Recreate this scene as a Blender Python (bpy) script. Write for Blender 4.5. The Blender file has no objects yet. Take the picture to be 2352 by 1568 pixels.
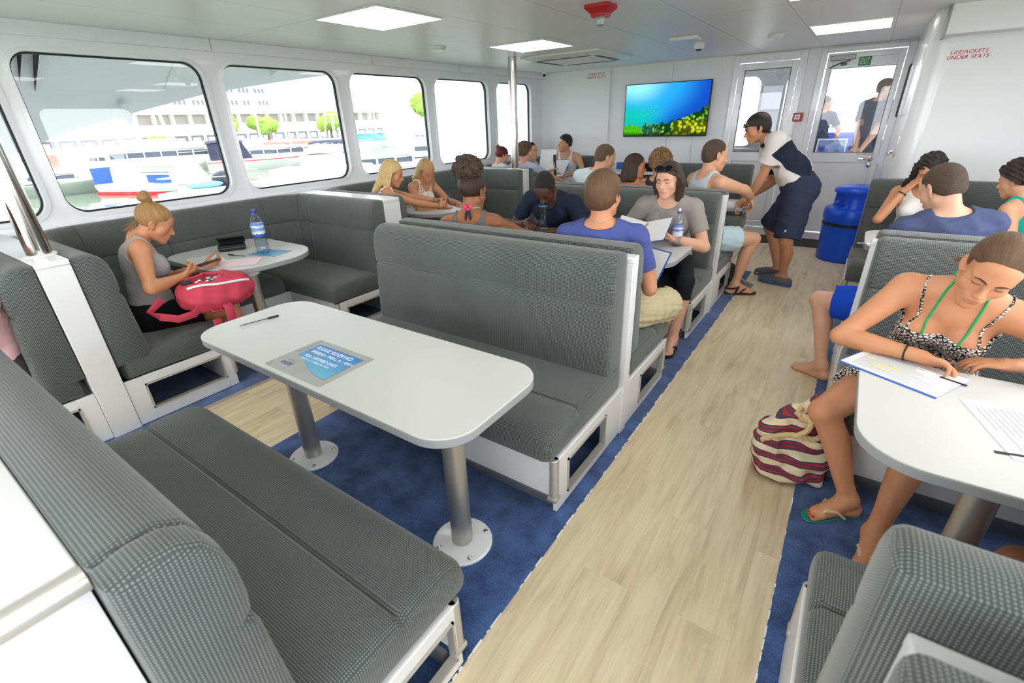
import bpy, bmesh, math, random
import numpy as np
from mathutils import Vector, Matrix
PI = math.pi
SC = bpy.context.scene
COL = SC.collection

# ---------------------------------------------------------------- helpers
def lin(c):
    out = []
    for v in c[:3]:
        v = v / 255.0
        out.append(v / 12.92 if v <= 0.04045 else ((v + 0.055) / 1.055) ** 2.4)
    return (*out, 1.0)

def new_mat(name):
    m = bpy.data.materials.new(name); m.use_nodes = True
    nt = m.node_tree
    return m, nt, nt.nodes['Principled BSDF']

def node(nt, typ, **kw):
    n = nt.nodes.new(typ)
    for k, v in kw.items():
        if k.startswith('i_'):
            key = k[2:]
            key = int(key) if key.isdigit() else key.replace('_', ' ')
            n.inputs[key].default_value = v
        else:
            setattr(n, k, v)
    return n

def mat(name, rgb, rough=0.5, metal=0.0, spec=0.5, var=0.0, vscale=8.0, bump=0.0, bscale=200.0, emit=None, estr=0.0, trans=0.0, ior=1.45, coat=0.0, sss=0.0, stretch=None):
    m, nt, b = new_mat(name)
    b.inputs['Base Color'].default_value = lin(rgb)
    b.inputs['Roughness'].default_value = rough
    b.inputs['Metallic'].default_value = metal
    b.inputs['Specular IOR Level'].default_value = spec
    b.inputs['Transmission Weight'].default_value = trans
    b.inputs['IOR'].default_value = ior
    b.inputs['Coat Weight'].default_value = coat
    if sss:
        b.inputs['Subsurface Weight'].default_value = sss
        b.inputs['Subsurface Radius'].default_value = (0.012, 0.005, 0.003)
        b.inputs['Subsurface Scale'].default_value = 0.6
    if emit:
        b.inputs['Emission Color'].default_value = lin(emit)
        b.inputs['Emission Strength'].default_value = estr
    tc = node(nt, 'ShaderNodeTexCoord')
    src = tc.outputs['Object']
    if stretch:
        mp = node(nt, 'ShaderNodeMapping'); mp.inputs['Scale'].default_value = stretch
        nt.links.new(src, mp.inputs['Vector']); src = mp.outputs['Vector']
    if var:
        nz = node(nt, 'ShaderNodeTexNoise', i_Scale=vscale, i_Detail=4.0)
        nt.links.new(src, nz.inputs['Vector'])
        mx = node(nt, 'ShaderNodeMix', data_type='RGBA')
        c = lin(rgb)
        mx.inputs[6].default_value = tuple(max(0, v * (1 - var)) for v in c[:3]) + (1,)
        mx.inputs[7].default_value = tuple(min(1, v * (1 + var)) for v in c[:3]) + (1,)
        nt.links.new(nz.outputs['Fac'], mx.inputs[0]); nt.links.new(mx.outputs[2], b.inputs['Base Color'])
    if bump:
        nb = node(nt, 'ShaderNodeTexNoise', i_Scale=bscale, i_Detail=3.0)
        nt.links.new(src, nb.inputs['Vector'])
        bp = node(nt, 'ShaderNodeBump', i_Strength=bump, i_Distance=0.004)
        nt.links.new(nb.outputs['Fac'], bp.inputs['Height']); nt.links.new(bp.outputs['Normal'], b.inputs['Normal'])
    return m

def box_uv(me):
    n = len(me.loops)
    if not n: return
    uv = me.uv_layers.new(name='UVMap')
    co = np.empty(len(me.vertices) * 3, np.float32); me.vertices.foreach_get('co', co); co = co.reshape(-1, 3)
    vi = np.empty(n, np.int32); me.loops.foreach_get('vertex_index', vi)
    pn = np.empty(len(me.polygons) * 3, np.float32); me.polygons.foreach_get('normal', pn); pn = np.abs(pn.reshape(-1, 3))
    tot = np.empty(len(me.polygons), np.int32); me.polygons.foreach_get('loop_total', tot)
    ax = np.repeat(pn.argmax(1), tot)
    P = co[vi]
    U = np.where(ax == 0, P[:, 1], P[:, 0]); V = np.where(ax == 2, P[:, 1], P[:, 2])
    uv.data.foreach_set('uv', np.stack([U, V], 1).astype(np.float32).ravel())

class MB:
    """collects closed shapes; build() links them as one mesh object"""
    def __init__(s): s.v = []; s.f = []; s.m = []; s.mi = 0
    def add(s, V, F):
        o = len(s.v); s.v += [tuple(map(float, p)) for p in V]
        s.f += [tuple(i + o for i in f) for f in F]; s.m += [s.mi] * len(F); return s
    def box(s, x0, x1, y0, y1, z0, z1):
        V = [(x, y, z) for x in (x0, x1) for y in (y0, y1) for z in (z0, z1)]
        return s.add(V, [(0, 1, 3, 2), (4, 6, 7, 5), (0, 4, 5, 1), (2, 3, 7, 6), (0, 2, 6, 4), (1, 5, 7, 3)])
    def obox(s, c, R, hx, hy, hz):
        """box with axes from the 3x3 matrix R (columns)"""
        c = Vector(c); V = [c + R @ Vector((x * hx, y * hy, z * hz)) for x in (-1, 1) for y in (-1, 1) for z in (-1, 1)]
        return s.add(V, [(0, 1, 3, 2), (4, 6, 7, 5), (0, 4, 5, 1), (2, 3, 7, 6), (0, 2, 6, 4), (1, 5, 7, 3)])
    def rings(s, R, cap0=True, cap1=True, closed=False):
        n = len(R[0]); V = [p for r in R for p in r]; F = []
        m = len(R)
        for i in range(m if closed else m - 1):
            a, b = i * n, ((i + 1) % m) * n
            for j in range(n):
                k = (j + 1) % n
                F.append((a + j, a + k, b + k, b + j))
        if not closed:
            if cap0: F.append(tuple(range(n))[::-1])
            if cap1: F.append(tuple((m - 1) * n + j for j in range(n)))
        return s.add(V, F)
    def prism(s, pts, z0, z1):
        """polygon in xy between two heights"""
        return s.rings([[(x, y, z0) for x, y in pts], [(x, y, z1) for x, y in pts]])
    def tube(s, pts, r, n=10, cap=True):
        pts = [Vector(p) for p in pts]; R = []
        up = None
        for i, p in enumerate(pts):
            t = (pts[min(i + 1, len(pts) - 1)] - pts[max(i - 1, 0)]).normalized()
            if up is None:
                up = Vector((0, 0, 1)) if abs(t.z) < 0.9 else Vector((1, 0, 0))
            u = t.cross(up).normalized(); w = u.cross(t).normalized(); up = w
            rr = r[i] if isinstance(r, (list, tuple)) else r
            R.append([p + (u * math.cos(2 * PI * j / n) + w * math.sin(2 * PI * j / n)) * rr for j in range(n)])
        return s.rings(R, cap, cap)
    def lathe(s, prof, c=(0, 0, 0), n=24, axis='z', M=None):
        R = []
        for (r, h) in prof:
            ring = []
            for j in range(n):
                a = 2 * PI * j / n
                p = Vector((r * math.cos(a), r * math.sin(a), h))
                if M is not None: p = M @ p
                ring.append(Vector(c) + p)
            R.append(ring)
        return s.rings(R)
    def ell(s, c, r, n=14, m=10, M=None):
        R = []
        for i in range(1, m):
            a = PI * i / m
            ring = []
            for j in range(n):
                b = 2 * PI * j / n
                p = Vector((r[0] * math.sin(a) * math.cos(b), r[1] * math.sin(a) * math.sin(b), -r[2] * math.cos(a)))
                if M is not None: p = M @ p
                ring.append(Vector(c) + p)
            R.append(ring)
        return s.rings(R)
    def build(s, name, mats, parent=None, smooth=40, bevel=0, segs=2, loc=None, sub=0, local=False):
        me = bpy.data.meshes.new(name)
        V = s.v
        if loc is not None:
            L = Vector(loc); V = [tuple(Vector(p) - L) for p in V]
        me.from_pydata(V, [], s.f)
        ms = mats if isinstance(mats, (list, tuple)) else [mats]
        for x in ms: me.materials.append(x)
        if len(ms) > 1: me.polygons.foreach_set('material_index', s.m)
        bm = bmesh.new(); bm.from_mesh(me)
        bmesh.ops.recalc_face_normals(bm, faces=bm.faces); bm.to_mesh(me); bm.free()
        me.update()
        box_uv(me)
        if smooth:
            me.polygons.foreach_set('use_smooth', [True] * len(me.polygons))
            me.set_sharp_from_angle(angle=math.radians(smooth))
        o = bpy.data.objects.new(name, me); COL.objects.link(o)
        if loc is not None and parent is None: o.location = loc
        if bevel:
            bv = o.modifiers.new('Bevel', 'BEVEL'); bv.width = bevel; bv.segments = segs; bv.limit_method = 'ANGLE'; bv.angle_limit = math.radians(40)
            bv.harden_normals = False
        if sub:
            sb = o.modifiers.new('Sub', 'SUBSURF'); sb.levels = sub; sb.render_levels = sub
        if parent is not None:
            o.parent = parent
            # points given in world space: undo the parent's placement
            if not local: o.matrix_parent_inverse = parent_inv(parent)
        return o

def parent_inv(p):
    M = Matrix.Identity(4)
    while p is not None:
        M = Matrix.Translation(p.location) @ p.rotation_euler.to_matrix().to_4x4() @ M if p.parent is None else p.matrix_parent_inverse @ Matrix.Translation(p.location) @ p.rotation_euler.to_matrix().to_4x4() @ M
        p = p.parent
    return M.inverted()

def tag(o, label=None, cat=None, group=None, kind=None):
    if label: o['label'] = label
    if cat: o['category'] = cat
    if group: o['group'] = group
    if kind: o['kind'] = kind
    return o
def thing(name, label, cat, loc, group=None, rotz=0):
    o = bpy.data.objects.new(name, None); COL.objects.link(o)
    o.location = loc; o.rotation_euler = (0, 0, rotz); o.empty_display_size = 0.1
    return tag(o, label, cat, group)
def struct(name, mb, m, label=None, parent=None, **kw):
    o = mb.build(name, m, parent, **kw)
    if parent is None:
        o['kind'] = 'structure'
        if label: o['label'] = label
    return o
def copy_tree(o, parent=None):
    c = o.copy(); COL.objects.link(c); c.parent = parent
    if parent is not None: c.matrix_parent_inverse = o.matrix_parent_inverse.copy()
    for ch in list(o.children): copy_tree(ch, c)
    return c
def rrect(x0, x1, y0, y1, r, n=6):
    """rounded rectangle; r may be a list of 4 radii (x0y0, x1y0, x1y1, x0y1)"""
    rs = r if isinstance(r, (list, tuple)) else [r] * 4
    P = []
    for (cx, cy, sx, sy, a0, rr) in ((x0, y0, 1, 1, PI, rs[0]), (x1, y0, -1, 1, 1.5 * PI, rs[1]), (x1, y1, -1, -1, 0, rs[2]), (x0, y1, 1, -1, 0.5 * PI, rs[3])):
        if rr <= 0: P.append((cx, cy)); continue
        for i in range(n + 1):
            a = a0 + 0.5 * PI * i / n
            P.append((cx + sx * rr + rr * math.cos(a), cy + sy * rr + rr * math.sin(a)))
    return P
def text_mesh(name, body, m, loc, rot, size, parent=None, ext=0.0006, align='LEFT', shear=0.0, xs=1.0, sp=1.0):
    cu = bpy.data.curves.new(name, 'FONT'); cu.body = body; cu.size = size; cu.extrude = ext; cu.align_x = align; cu.shear = shear
    cu.space_character = sp; cu.resolution_u = 3
    o = bpy.data.objects.new(name, cu); COL.objects.link(o)
    o.location = loc; o.rotation_euler = rot; o.scale = (xs, 1, 1)
    bpy.context.view_layer.update()
    dg = bpy.context.evaluated_depsgraph_get()
    me = bpy.data.meshes.new_from_object(o.evaluated_get(dg))
    me.transform(o.matrix_world)
    bpy.data.objects.remove(o)
    q = bpy.data.objects.new(name, me); COL.objects.link(q)
    me.materials.clear(); me.materials.append(m)
    if parent is not None:
        q.parent = parent; q.matrix_parent_inverse = parent_inv(parent)
    return q
RX90 = (PI / 2, 0, 0)

# ---------------------------------------------------------------- materials
WHITE = mat('white_laminate', (226, 226, 228), rough=0.32, var=0.02)
WALLW = mat('white_wall_panel', (234, 234, 237), rough=0.45, var=0.015)
GLOSSW = mat('gloss_white_paint', (232, 232, 236), rough=0.22, coat=0.3)
TABLE = mat('table_laminate', (202, 202, 201), rough=0.38, var=0.01)
EDGE = mat('grey_edge_band', (150, 152, 154), rough=0.4)
ALU = mat('brushed_aluminium', (190, 188, 182), rough=0.36, metal=0.85)
ALUM = mat('satin_aluminium_trim', (196, 194, 188), rough=0.42, metal=0.6)
STEEL = mat('polished_steel', (208, 205, 198), rough=0.13, metal=1.0)
BLACK = mat('black_rubber', (22, 23, 28), rough=0.5)
DARK = mat('dark_plastic', (40, 41, 44), rough=0.5)
KICK = mat('grey_kick_strip', (128, 130, 134), rough=0.4, metal=0.5)
RED = mat('red_plastic', (178, 30, 36), rough=0.35)
REDTXT = mat('red_vinyl', (196, 30, 52), rough=0.5)
DGREY = mat('mid_grey_plastic', (90, 92, 96), rough=0.5)  # plain grey plastic for seals, closer arm and zip
PAPER = mat('white_paper', (232, 233, 236), rough=0.6)
PINKP = mat('pale_pink_paper', (240, 214, 222), rough=0.6)
BLUEL = mat('blue_print', (52, 96, 190), rough=0.5)
GREYPR = mat('grey_print', (150, 155, 165), rough=0.6)
YELPR = mat('yellow_highlight', (238, 226, 70), rough=0.6)

def fabric(name, dark, light, pitch=0.0066):
    m, nt, b = new_mat(name)
    b.inputs['Roughness'].default_value = 0.85; b.inputs['Specular IOR Level'].default_value = 0.2
    b.inputs['Sheen Weight'].default_value = 0.25; b.inputs['Sheen Roughness'].default_value = 0.5
    uv = node(nt, 'ShaderNodeUVMap')
    sx = node(nt, 'ShaderNodeSeparateXYZ'); nt.links.new(uv.outputs['UV'], sx.inputs[0])
    def wave(sock, k):
        mu = node(nt, 'ShaderNodeMath', operation='MULTIPLY'); mu.inputs[1].default_value = 2 * PI / k
        nt.links.new(sock, mu.inputs[0])
        s = node(nt, 'ShaderNodeMath', operation='SINE'); nt.links.new(mu.outputs[0], s.inputs[0])
        return s.outputs[0]
    a = wave(sx.outputs[0], pitch); c = wave(sx.outputs[1], pitch)
    ad = node(nt, 'ShaderNodeMath', operation='ADD'); nt.links.new(a, ad.inputs[0]); nt.links.new(c, ad.inputs[1])
    mr = node(nt, 'ShaderNodeMapRange'); mr.inputs['From Min'].default_value = 0.35; mr.inputs['From Max'].default_value = 1.25
    nt.links.new(ad.outputs[0], mr.inputs['Value'])
    nz = node(nt, 'ShaderNodeTexNoise', i_Scale=3.5, i_Detail=2.0)
    tc = node(nt, 'ShaderNodeTexCoord'); nt.links.new(tc.outputs['Object'], nz.inputs['Vector'])
    mx = node(nt, 'ShaderNodeMix', data_type='RGBA'); mx.inputs[6].default_value = lin(dark); mx.inputs[7].default_value = lin(light)
    nt.links.new(mr.outputs[0], mx.inputs[0])
    m2 = node(nt, 'ShaderNodeMix', data_type='RGBA', blend_type='MULTIPLY'); m2.inputs[0].default_value = 0.35
    nt.links.new(mx.outputs[2], m2.inputs[6]); nt.links.new(nz.outputs['Fac'], m2.inputs[7])
    nt.links.new(m2.outputs[2], b.inputs['Base Color'])
    bp = node(nt, 'ShaderNodeBump', i_Strength=0.35, i_Distance=0.002)
    nt.links.new(mr.outputs[0], bp.inputs['Height']); nt.links.new(bp.outputs['Normal'], b.inputs['Normal'])
    return m
FAB = fabric('grey_dotted_upholstery', (75, 80, 80), (138, 143, 141))

def wood_mat():
    m, nt, b = new_mat('pale_oak_vinyl_planks')
    b.inputs['Roughness'].default_value = 0.42
    tc = node(nt, 'ShaderNodeTexCoord')
    mp = node(nt, 'ShaderNodeMapping'); mp.inputs['Rotation'].default_value = (0, 0, PI / 2 - 0.0)
    nt.links.new(tc.outputs['Object'], mp.inputs['Vector'])
    br = node(nt, 'ShaderNodeTexBrick', i_Scale=1.0, offset=0.37)
    br.inputs['Brick Width'].default_value = 1.2; br.inputs['Row Height'].default_value = 0.18; br.inputs['Mortar Size'].default_value = 0.0012
    br.inputs['Color1'].default_value = (0.25, 0.25, 0.25, 1); br.inputs['Color2'].default_value = (0.75, 0.75, 0.75, 1); br.inputs['Mortar'].default_value = (0.3, 0.3, 0.3, 1)
    nt.links.new(mp.outputs[0], br.inputs['Vector'])
    # grain, stretched along each plank and shifted from plank to plank
    ad = node(nt, 'ShaderNodeVectorMath', operation='MULTIPLY_ADD'); ad.inputs[1].default_value = (7.0, 3.0, 5.0)
    nt.links.new(br.outputs['Color'], ad.inputs[0]); nt.links.new(tc.outputs['Object'], ad.inputs[2])
    mp2 = node(nt, 'ShaderNodeMapping'); mp2.inputs['Scale'].default_value = (9.0, 1.1, 1.0); nt.links.new(ad.outputs[0], mp2.inputs['Vector'])
    n1 = node(nt, 'ShaderNodeTexNoise', i_Scale=1.6, i_Detail=6.0, i_Roughness=0.62, i_Distortion=0.6); nt.links.new(mp2.outputs[0], n1.inputs['Vector'])
    mp3 = node(nt, 'ShaderNodeMapping'); mp3.inputs['Scale'].default_value = (60.0, 2.5, 1.0); nt.links.new(ad.outputs[0], mp3.inputs['Vector'])
    n2 = node(nt, 'ShaderNodeTexNoise', i_Scale=2.0, i_Detail=3.0); nt.links.new(mp3.outputs[0], n2.inputs['Vector'])
    mp4 = node(nt, 'ShaderNodeMapping'); mp4.inputs['Scale'].default_value = (5.0, 1.6, 1.0); nt.links.new(ad.outputs[0], mp4.inputs['Vector'])
    n3 = node(nt, 'ShaderNodeTexNoise', i_Scale=1.0, i_Detail=2.0); nt.links.new(mp4.outputs[0], n3.inputs['Vector'])
    cr = node(nt, 'ShaderNodeValToRGB'); e = cr.color_ramp.elements
    e[0].position = 0.26; e[0].color = lin((176, 158, 130)); e[1].position = 0.60; e[1].color = lin((219, 202, 171))
    x = cr.color_ramp.elements.new(0.45); x.color = lin((208, 190, 158))
    nt.links.new(n1.outputs['Fac'], cr.inputs[0])
    m1 = node(nt, 'ShaderNodeMix', data_type='RGBA', blend_type='SOFT_LIGHT'); m1.inputs[0].default_value = 0.35
    nt.links.new(cr.outputs[0], m1.inputs[6]); nt.links.new(n2.outputs['Fac'], m1.inputs[7])
    kn = node(nt, 'ShaderNodeMapRange'); kn.inputs['From Min'].default_value = 0.70; kn.inputs['From Max'].default_value = 0.80; nt.links.new(n3.outputs['Fac'], kn.inputs['Value'])
    m2 = node(nt, 'ShaderNodeMix', data_type='RGBA'); m2.inputs[7].default_value = lin((140, 120, 92)); nt.links.new(kn.outputs[0], m2.inputs[0]); nt.links.new(m1.outputs[2], m2.inputs[6])
    m3 = node(nt, 'ShaderNodeMix', data_type='RGBA', blend_type='SOFT_LIGHT'); m3.inputs[0].default_value = 0.14
    nt.links.new(m2.outputs[2], m3.inputs[6]); nt.links.new(br.outputs['Color'], m3.inputs[7])
    nt.links.new(m3.outputs[2], b.inputs['Base Color'])
    return m
WOOD = wood_mat()
def carpet_mat():
    m, nt, b = new_mat('blue_carpet_pile')
    b.inputs['Roughness'].default_value = 0.95; b.inputs['Specular IOR Level'].default_value = 0.1
    b.inputs['Sheen Weight'].default_value = 0.3
    tc = node(nt, 'ShaderNodeTexCoord')
    n1 = node(nt, 'ShaderNodeTexNoise', i_Scale=260.0, i_Detail=3.0); n2 = node(nt, 'ShaderNodeTexNoise', i_Scale=9.0, i_Detail=3.0)
    for n in (n1, n2): nt.links.new(tc.outputs['Object'], n.inputs['Vector'])
    ad = node(nt, 'ShaderNodeMath', operation='MULTIPLY_ADD'); ad.inputs[1].default_value = 0.55
    nt.links.new(n2.outputs['Fac'], ad.inputs[0]); mh = node(nt, 'ShaderNodeMath', operation='MULTIPLY'); mh.inputs[1].default_value = 0.45
    nt.links.new(n1.outputs['Fac'], mh.inputs[0]); nt.links.new(mh.outputs[0], ad.inputs[2])
    cr = node(nt, 'ShaderNodeValToRGB'); e = cr.color_ramp.elements
    e[0].position = 0.36; e[0].color = lin((30, 54, 100)); e[1].position = 0.66; e[1].color = lin((76, 110, 168))
    nt.links.new(ad.outputs[0], cr.inputs[0]); nt.links.new(cr.outputs[0], b.inputs['Base Color'])
    bp = node(nt, 'ShaderNodeBump', i_Strength=0.7, i_Distance=0.006); nt.links.new(n1.outputs['Fac'], bp.inputs['Height']); nt.links.new(bp.outputs['Normal'], b.inputs['Normal'])
    return m
CARPET = carpet_mat()
def ceil_mat():
    m, nt, b = new_mat('white_ceiling_panels')
    b.inputs['Roughness'].default_value = 0.4; b.inputs['Specular IOR Level'].default_value = 0.3
    tc = node(nt, 'ShaderNodeTexCoord'); sx = node(nt, 'ShaderNodeSeparateXYZ'); nt.links.new(tc.outputs['Object'], sx.inputs[0])
    def line(sock, period, off):
        a = node(nt, 'ShaderNodeMath', operation='ADD'); a.inputs[1].default_value = off; nt.links.new(sock, a.inputs[0])
        d = node(nt, 'ShaderNodeMath', operation='PINGPONG'); d.inputs[1].default_value = period / 2; nt.links.new(a.outputs[0], d.inputs[0])
        l = node(nt, 'ShaderNodeMath', operation='LESS_THAN'); l.inputs[1].default_value = 0.0022; nt.links.new(d.outputs[0], l.inputs[0])
        return l.outputs[0]
    a = line(sx.outputs[0], 0.645, 0.635 + 6.45); c = line(sx.outputs[1], 1.98, -2.42 + 19.8)
    ad = node(nt, 'ShaderNodeMath', operation='MAXIMUM'); nt.links.new(a, ad.inputs[0]); nt.links.new(c, ad.inputs[1])
    mx = node(nt, 'ShaderNodeMix', data_type='RGBA'); mx.inputs[6].default_value = lin((238, 238, 238)); mx.inputs[7].default_value = lin((172, 173, 174))
    nt.links.new(ad.outputs[0], mx.inputs[0]); nt.links.new(mx.outputs[2], b.inputs['Base Color'])
    return m
CEIL = ceil_mat()
def glass_mat(name='window_glass', tint=(1, 1, 1), refl=0.5):
    m = bpy.data.materials.new(name); m.use_nodes = True; nt = m.node_tree
    for n in list(nt.nodes): nt.nodes.remove(n)
    out = node(nt, 'ShaderNodeOutputMaterial'); tr = node(nt, 'ShaderNodeBsdfTransparent'); tr.inputs[0].default_value = (*tint, 1)
    gl = node(nt, 'ShaderNodeBsdfGlossy'); gl.inputs['Roughness'].default_value = 0.01
    lw = node(nt, 'ShaderNodeLayerWeight', i_Blend=0.5); pw = node(nt, 'ShaderNodeMath', operation='POWER'); pw.inputs[1].default_value = 4.0
    nt.links.new(lw.outputs['Facing'], pw.inputs[0])
    mu = node(nt, 'ShaderNodeMath', operation='MULTIPLY_ADD'); mu.inputs[1].default_value = 0.5 * refl; mu.inputs[2].default_value = 0.045 * refl
    nt.links.new(pw.outputs[0], mu.inputs[0])
    mx = node(nt, 'ShaderNodeMixShader'); nt.links.new(mu.outputs[0], mx.inputs[0]); nt.links.new(tr.outputs[0], mx.inputs[1]); nt.links.new(gl.outputs[0], mx.inputs[2])
    nt.links.new(mx.outputs[0], out.inputs[0])
    return m
GLASS = glass_mat('tinted_window_glass', (0.665, 0.675, 0.685), 0.9)
def emis(name, rgb, s):
    m = bpy.data.materials.new(name); m.use_nodes = True; nt = m.node_tree
    for n in list(nt.nodes): nt.nodes.remove(n)
    out = node(nt, 'ShaderNodeOutputMaterial'); e = node(nt, 'ShaderNodeEmission', i_Strength=s); e.inputs[0].default_value = lin(rgb)
    nt.links.new(e.outputs[0], out.inputs[0]); return m
PANEL = emis('light_diffuser', (255, 251, 244), 5.2)
# ---------------------------------------------------------------- the cabin shell
XW, YB, ZC = -4.57, 7.6, 2.27
XR = 1.75            # right side wall of the cabin (seldom seen)
YF = -2.4            # wall behind the camera

fl = MB(); fl.box(XW - 0.1, XR + 0.1, YF - 0.1, YB + 0.1, -0.06, 0.0)
struct('floor', fl, WOOD, 'pale oak plank floor down the aisle', smooth=0)
# blue carpet lies under the seating blocks, 6 mm above the planks, with a ragged white cut edge along the aisle
def carpet(name, x0, x1, y0, y1, label):
    m = MB(); m.box(x0, x1, y0, y1, 0.0, 0.006)
    return struct(name, m, CARPET, label, smooth=0)
carpet('carpet', -2.33, -0.70, -1.6, 5.6, 'blue carpet under the middle block of benches')
carpet('carpet', XW, -3.08, -1.6, 7.0, 'blue carpet under the sofas along the windows')
carpet('carpet', 0.09, XR, -1.6, 5.5, 'blue carpet under the benches right of the aisle')
rng = random.Random(4)
def ragged(name, x, y0, y1, label):
    m = MB(); y = y0
    while y < y1:
        L = rng.uniform(0.01, 0.05); w = rng.uniform(0.0006, 0.0028)
        m.box(x - w, x + w, y, y + L, 0.0, 0.0075); y += L + rng.choice([0.0, 0.01, 0.03, 0.12])
    struct(name, m, PAPER, label, smooth=0)
ragged('trim_1', -0.70, -1.0, 4.9, 'ragged white cut edge of the blue carpet left of the aisle')
ragged('trim_2', 0.09, -1.0, 4.9, 'ragged white cut edge of the blue carpet right of the aisle')
m = MB(); m.box(-3.085, -3.065, -1.0, 7.0, 0, 0.012); struct('trim_3', m, ALUM, 'pale metal strip between blue carpet and planks by the window sofas')
m = MB(); m.box(-1.05, -0.18, 7.05, 7.5, 0.0, 0.012); tag(m.build('door_mat', mat('charcoal_mat', (62, 60, 60), rough=0.95, bump=0.4), loc=(-0.6, 7.3, 0)), 'dark grey door mat on the planks before the doors', 'mat')

c = MB(); c.box(XW - 0.1, XR + 0.1, YF - 0.1, YB + 0.1, ZC, ZC + 0.05); struct('ceiling', c, CEIL, 'white panelled ceiling with thin seams', smooth=0)
# long slim cornice above the windows
c = MB(); c.box(XW, XW + 0.035, YF, YB, 2.185, ZC)
for y in (-0.1, 2.29, 3.95, 5.4, 6.6): pass
struct('trim_4', c, GLOSSW, 'white cornice above the windows', bevel=0.004)
m = MB()
for y in (0.4, 2.31, 3.98, 5.42, 6.75): m.box(XW + 0.034, XW + 0.0362, y - 0.003, y + 0.003, 2.187, ZC)
struct('trim_5', m, EDGE, 'grey joints in the cornice')

def panel_y(holes, x0, x1, z0, z1, y, t):
    bm = bmesh.new()
    for yy_ in (y, y + t):
        ed = []
        for pts in [[(x0, z0), (x1, z0), (x1, z1), (x0, z1)]] + holes:
            vs = [bm.verts.new((p[0], yy_, p[1])) for p in pts]; ed += [bm.edges.new((vs[i], vs[(i + 1) % len(vs)])) for i in range(len(vs))]
        bmesh.ops.triangle_fill(bm, use_beauty=True, use_dissolve=False, edges=ed)
    bm.verts.index_update(); mb = MB(); mb.add([v.co[:] for v in bm.verts], [tuple(v.index for v in f.verts) for f in bm.faces]); bm.free()
    for pts in [[(x0, z0), (x1, z0), (x1, z1), (x0, z1)]] + holes:
        n = len(pts); mb.add([(p[0], y, p[1]) for p in pts] + [(p[0], y + t, p[1]) for p in pts], [(i, (i + 1) % n, n + (i + 1) % n, n + i) for i in range(n)])
    return mb
# window wall: one slab pierced by rounded windows
WZ0, WZ1 = 1.085, 2.10
WINS = [(-1.75, -0.50), (-0.30, 0.92), (1.03, 2.20), (2.35, 3.50), (3.65, 4.79), (4.94, 6.05), (6.25, 7.19)]
def wall_with_holes(name, holes, y0, y1, z0, z1, x0, x1, m_, label):
    """slab at x0..x1; every hole is a rounded rectangle (y, z)"""
    bm = bmesh.new()
    def loop(pts, x):
        vs = [bm.verts.new((x, p[0], p[1])) for p in pts]
        return vs, [bm.edges.new((vs[i], vs[(i + 1) % len(vs)])) for i in range(len(vs))]
    for x in (x0, x1):
        ed = loop([(y0, z0), (y1, z0), (y1, z1), (y0, z1)], x)[1]
        for h in holes: ed += loop(h, x)[1]
        bmesh.ops.triangle_fill(bm, use_beauty=True, use_dissolve=False, edges=ed)
    mb = MB()
    bm.verts.index_update()
    mb.add([v.co[:] for v in bm.verts], [tuple(v.index for v in f.verts) for f in bm.faces]); bm.free()
    def side(pts):
        n = len(pts); V = [(x0, *p) for p in pts] + [(x1, *p) for p in pts]
        mb.add(V, [(i, (i + 1) % n, n + (i + 1) % n, n + i) for i in range(n)])
    side([(y0, z0), (y1, z0), (y1, z1), (y0, z1)])
    for h in holes: side(h)
    return struct(name, mb, m_, label, smooth=35)
wall_with_holes('wall_left', [rrect(a, b, WZ0, WZ1, 0.125, 8) for a, b in WINS], YF - 0.1, YB + 0.1, -0.06, ZC + 0.05, XW - 0.07, XW, GLOSSW, 'gloss white wall with the row of windows')
for i, (a, b) in enumerate(WINS):
    w = bpy.data.objects.new('window_%d' % (i + 1), None); COL.objects.link(w); w.location = (XW - 0.05, (a + b) / 2, WZ0)
    w['kind'] = 'structure'; w['label'] = 'rounded window number %d from the front of the cabin' % (i + 1)
    g = MB(); P = rrect(a - 0.01, b + 0.01, WZ0 - 0.01, WZ1 + 0.01, 0.13, 8)
    g.rings([[(XW - 0.058, *p) for p in P], [(XW - 0.052, *p) for p in P]])
    g.build('pane', GLASS, w, smooth=0)
    s = MB(); P0 = rrect(a, b, WZ0, WZ1, 0.125, 8); P1 = rrect(a + 0.011, b - 0.011, WZ0 + 0.011, WZ1 - 0.011, 0.115, 8)
    n = len(P0); xs = (XW - 0.052, XW - 0.028)
    R = [[(xs[0], *p) for p in P0], [(xs[1], *p) for p in P0], [(xs[1], *p) for p in P1], [(xs[0], *p) for p in P1]]
    s.rings(R, closed=True)
    s.build('rubber_seal', BLACK, w, smooth=30)
    f = MB(); P0 = rrect(a - 0.03, b + 0.03, WZ0 - 0.03, WZ1 + 0.03, 0.15, 8); P1 = rrect(a - 0.002, b + 0.002, WZ0 - 0.002, WZ1 + 0.002, 0.127, 8)
    f.rings([[(XW - 0.01, *p) for p in P0], [(XW + 0.012, *p) for p in P0], [(XW + 0.016, *p) for p in P1], [(XW - 0.03, *p) for p in P1]], closed=True)
    f.build('window_frame', GLOSSW, w, smooth=30)
# sill ledge between sofa backs and windows
m = MB(); m.box(XW, XW + 0.13, YF, YB, 0.985, 1.02); struct('trim_6', m, GLOSSW, 'white ledge below the windows', bevel=0.008)

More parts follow.
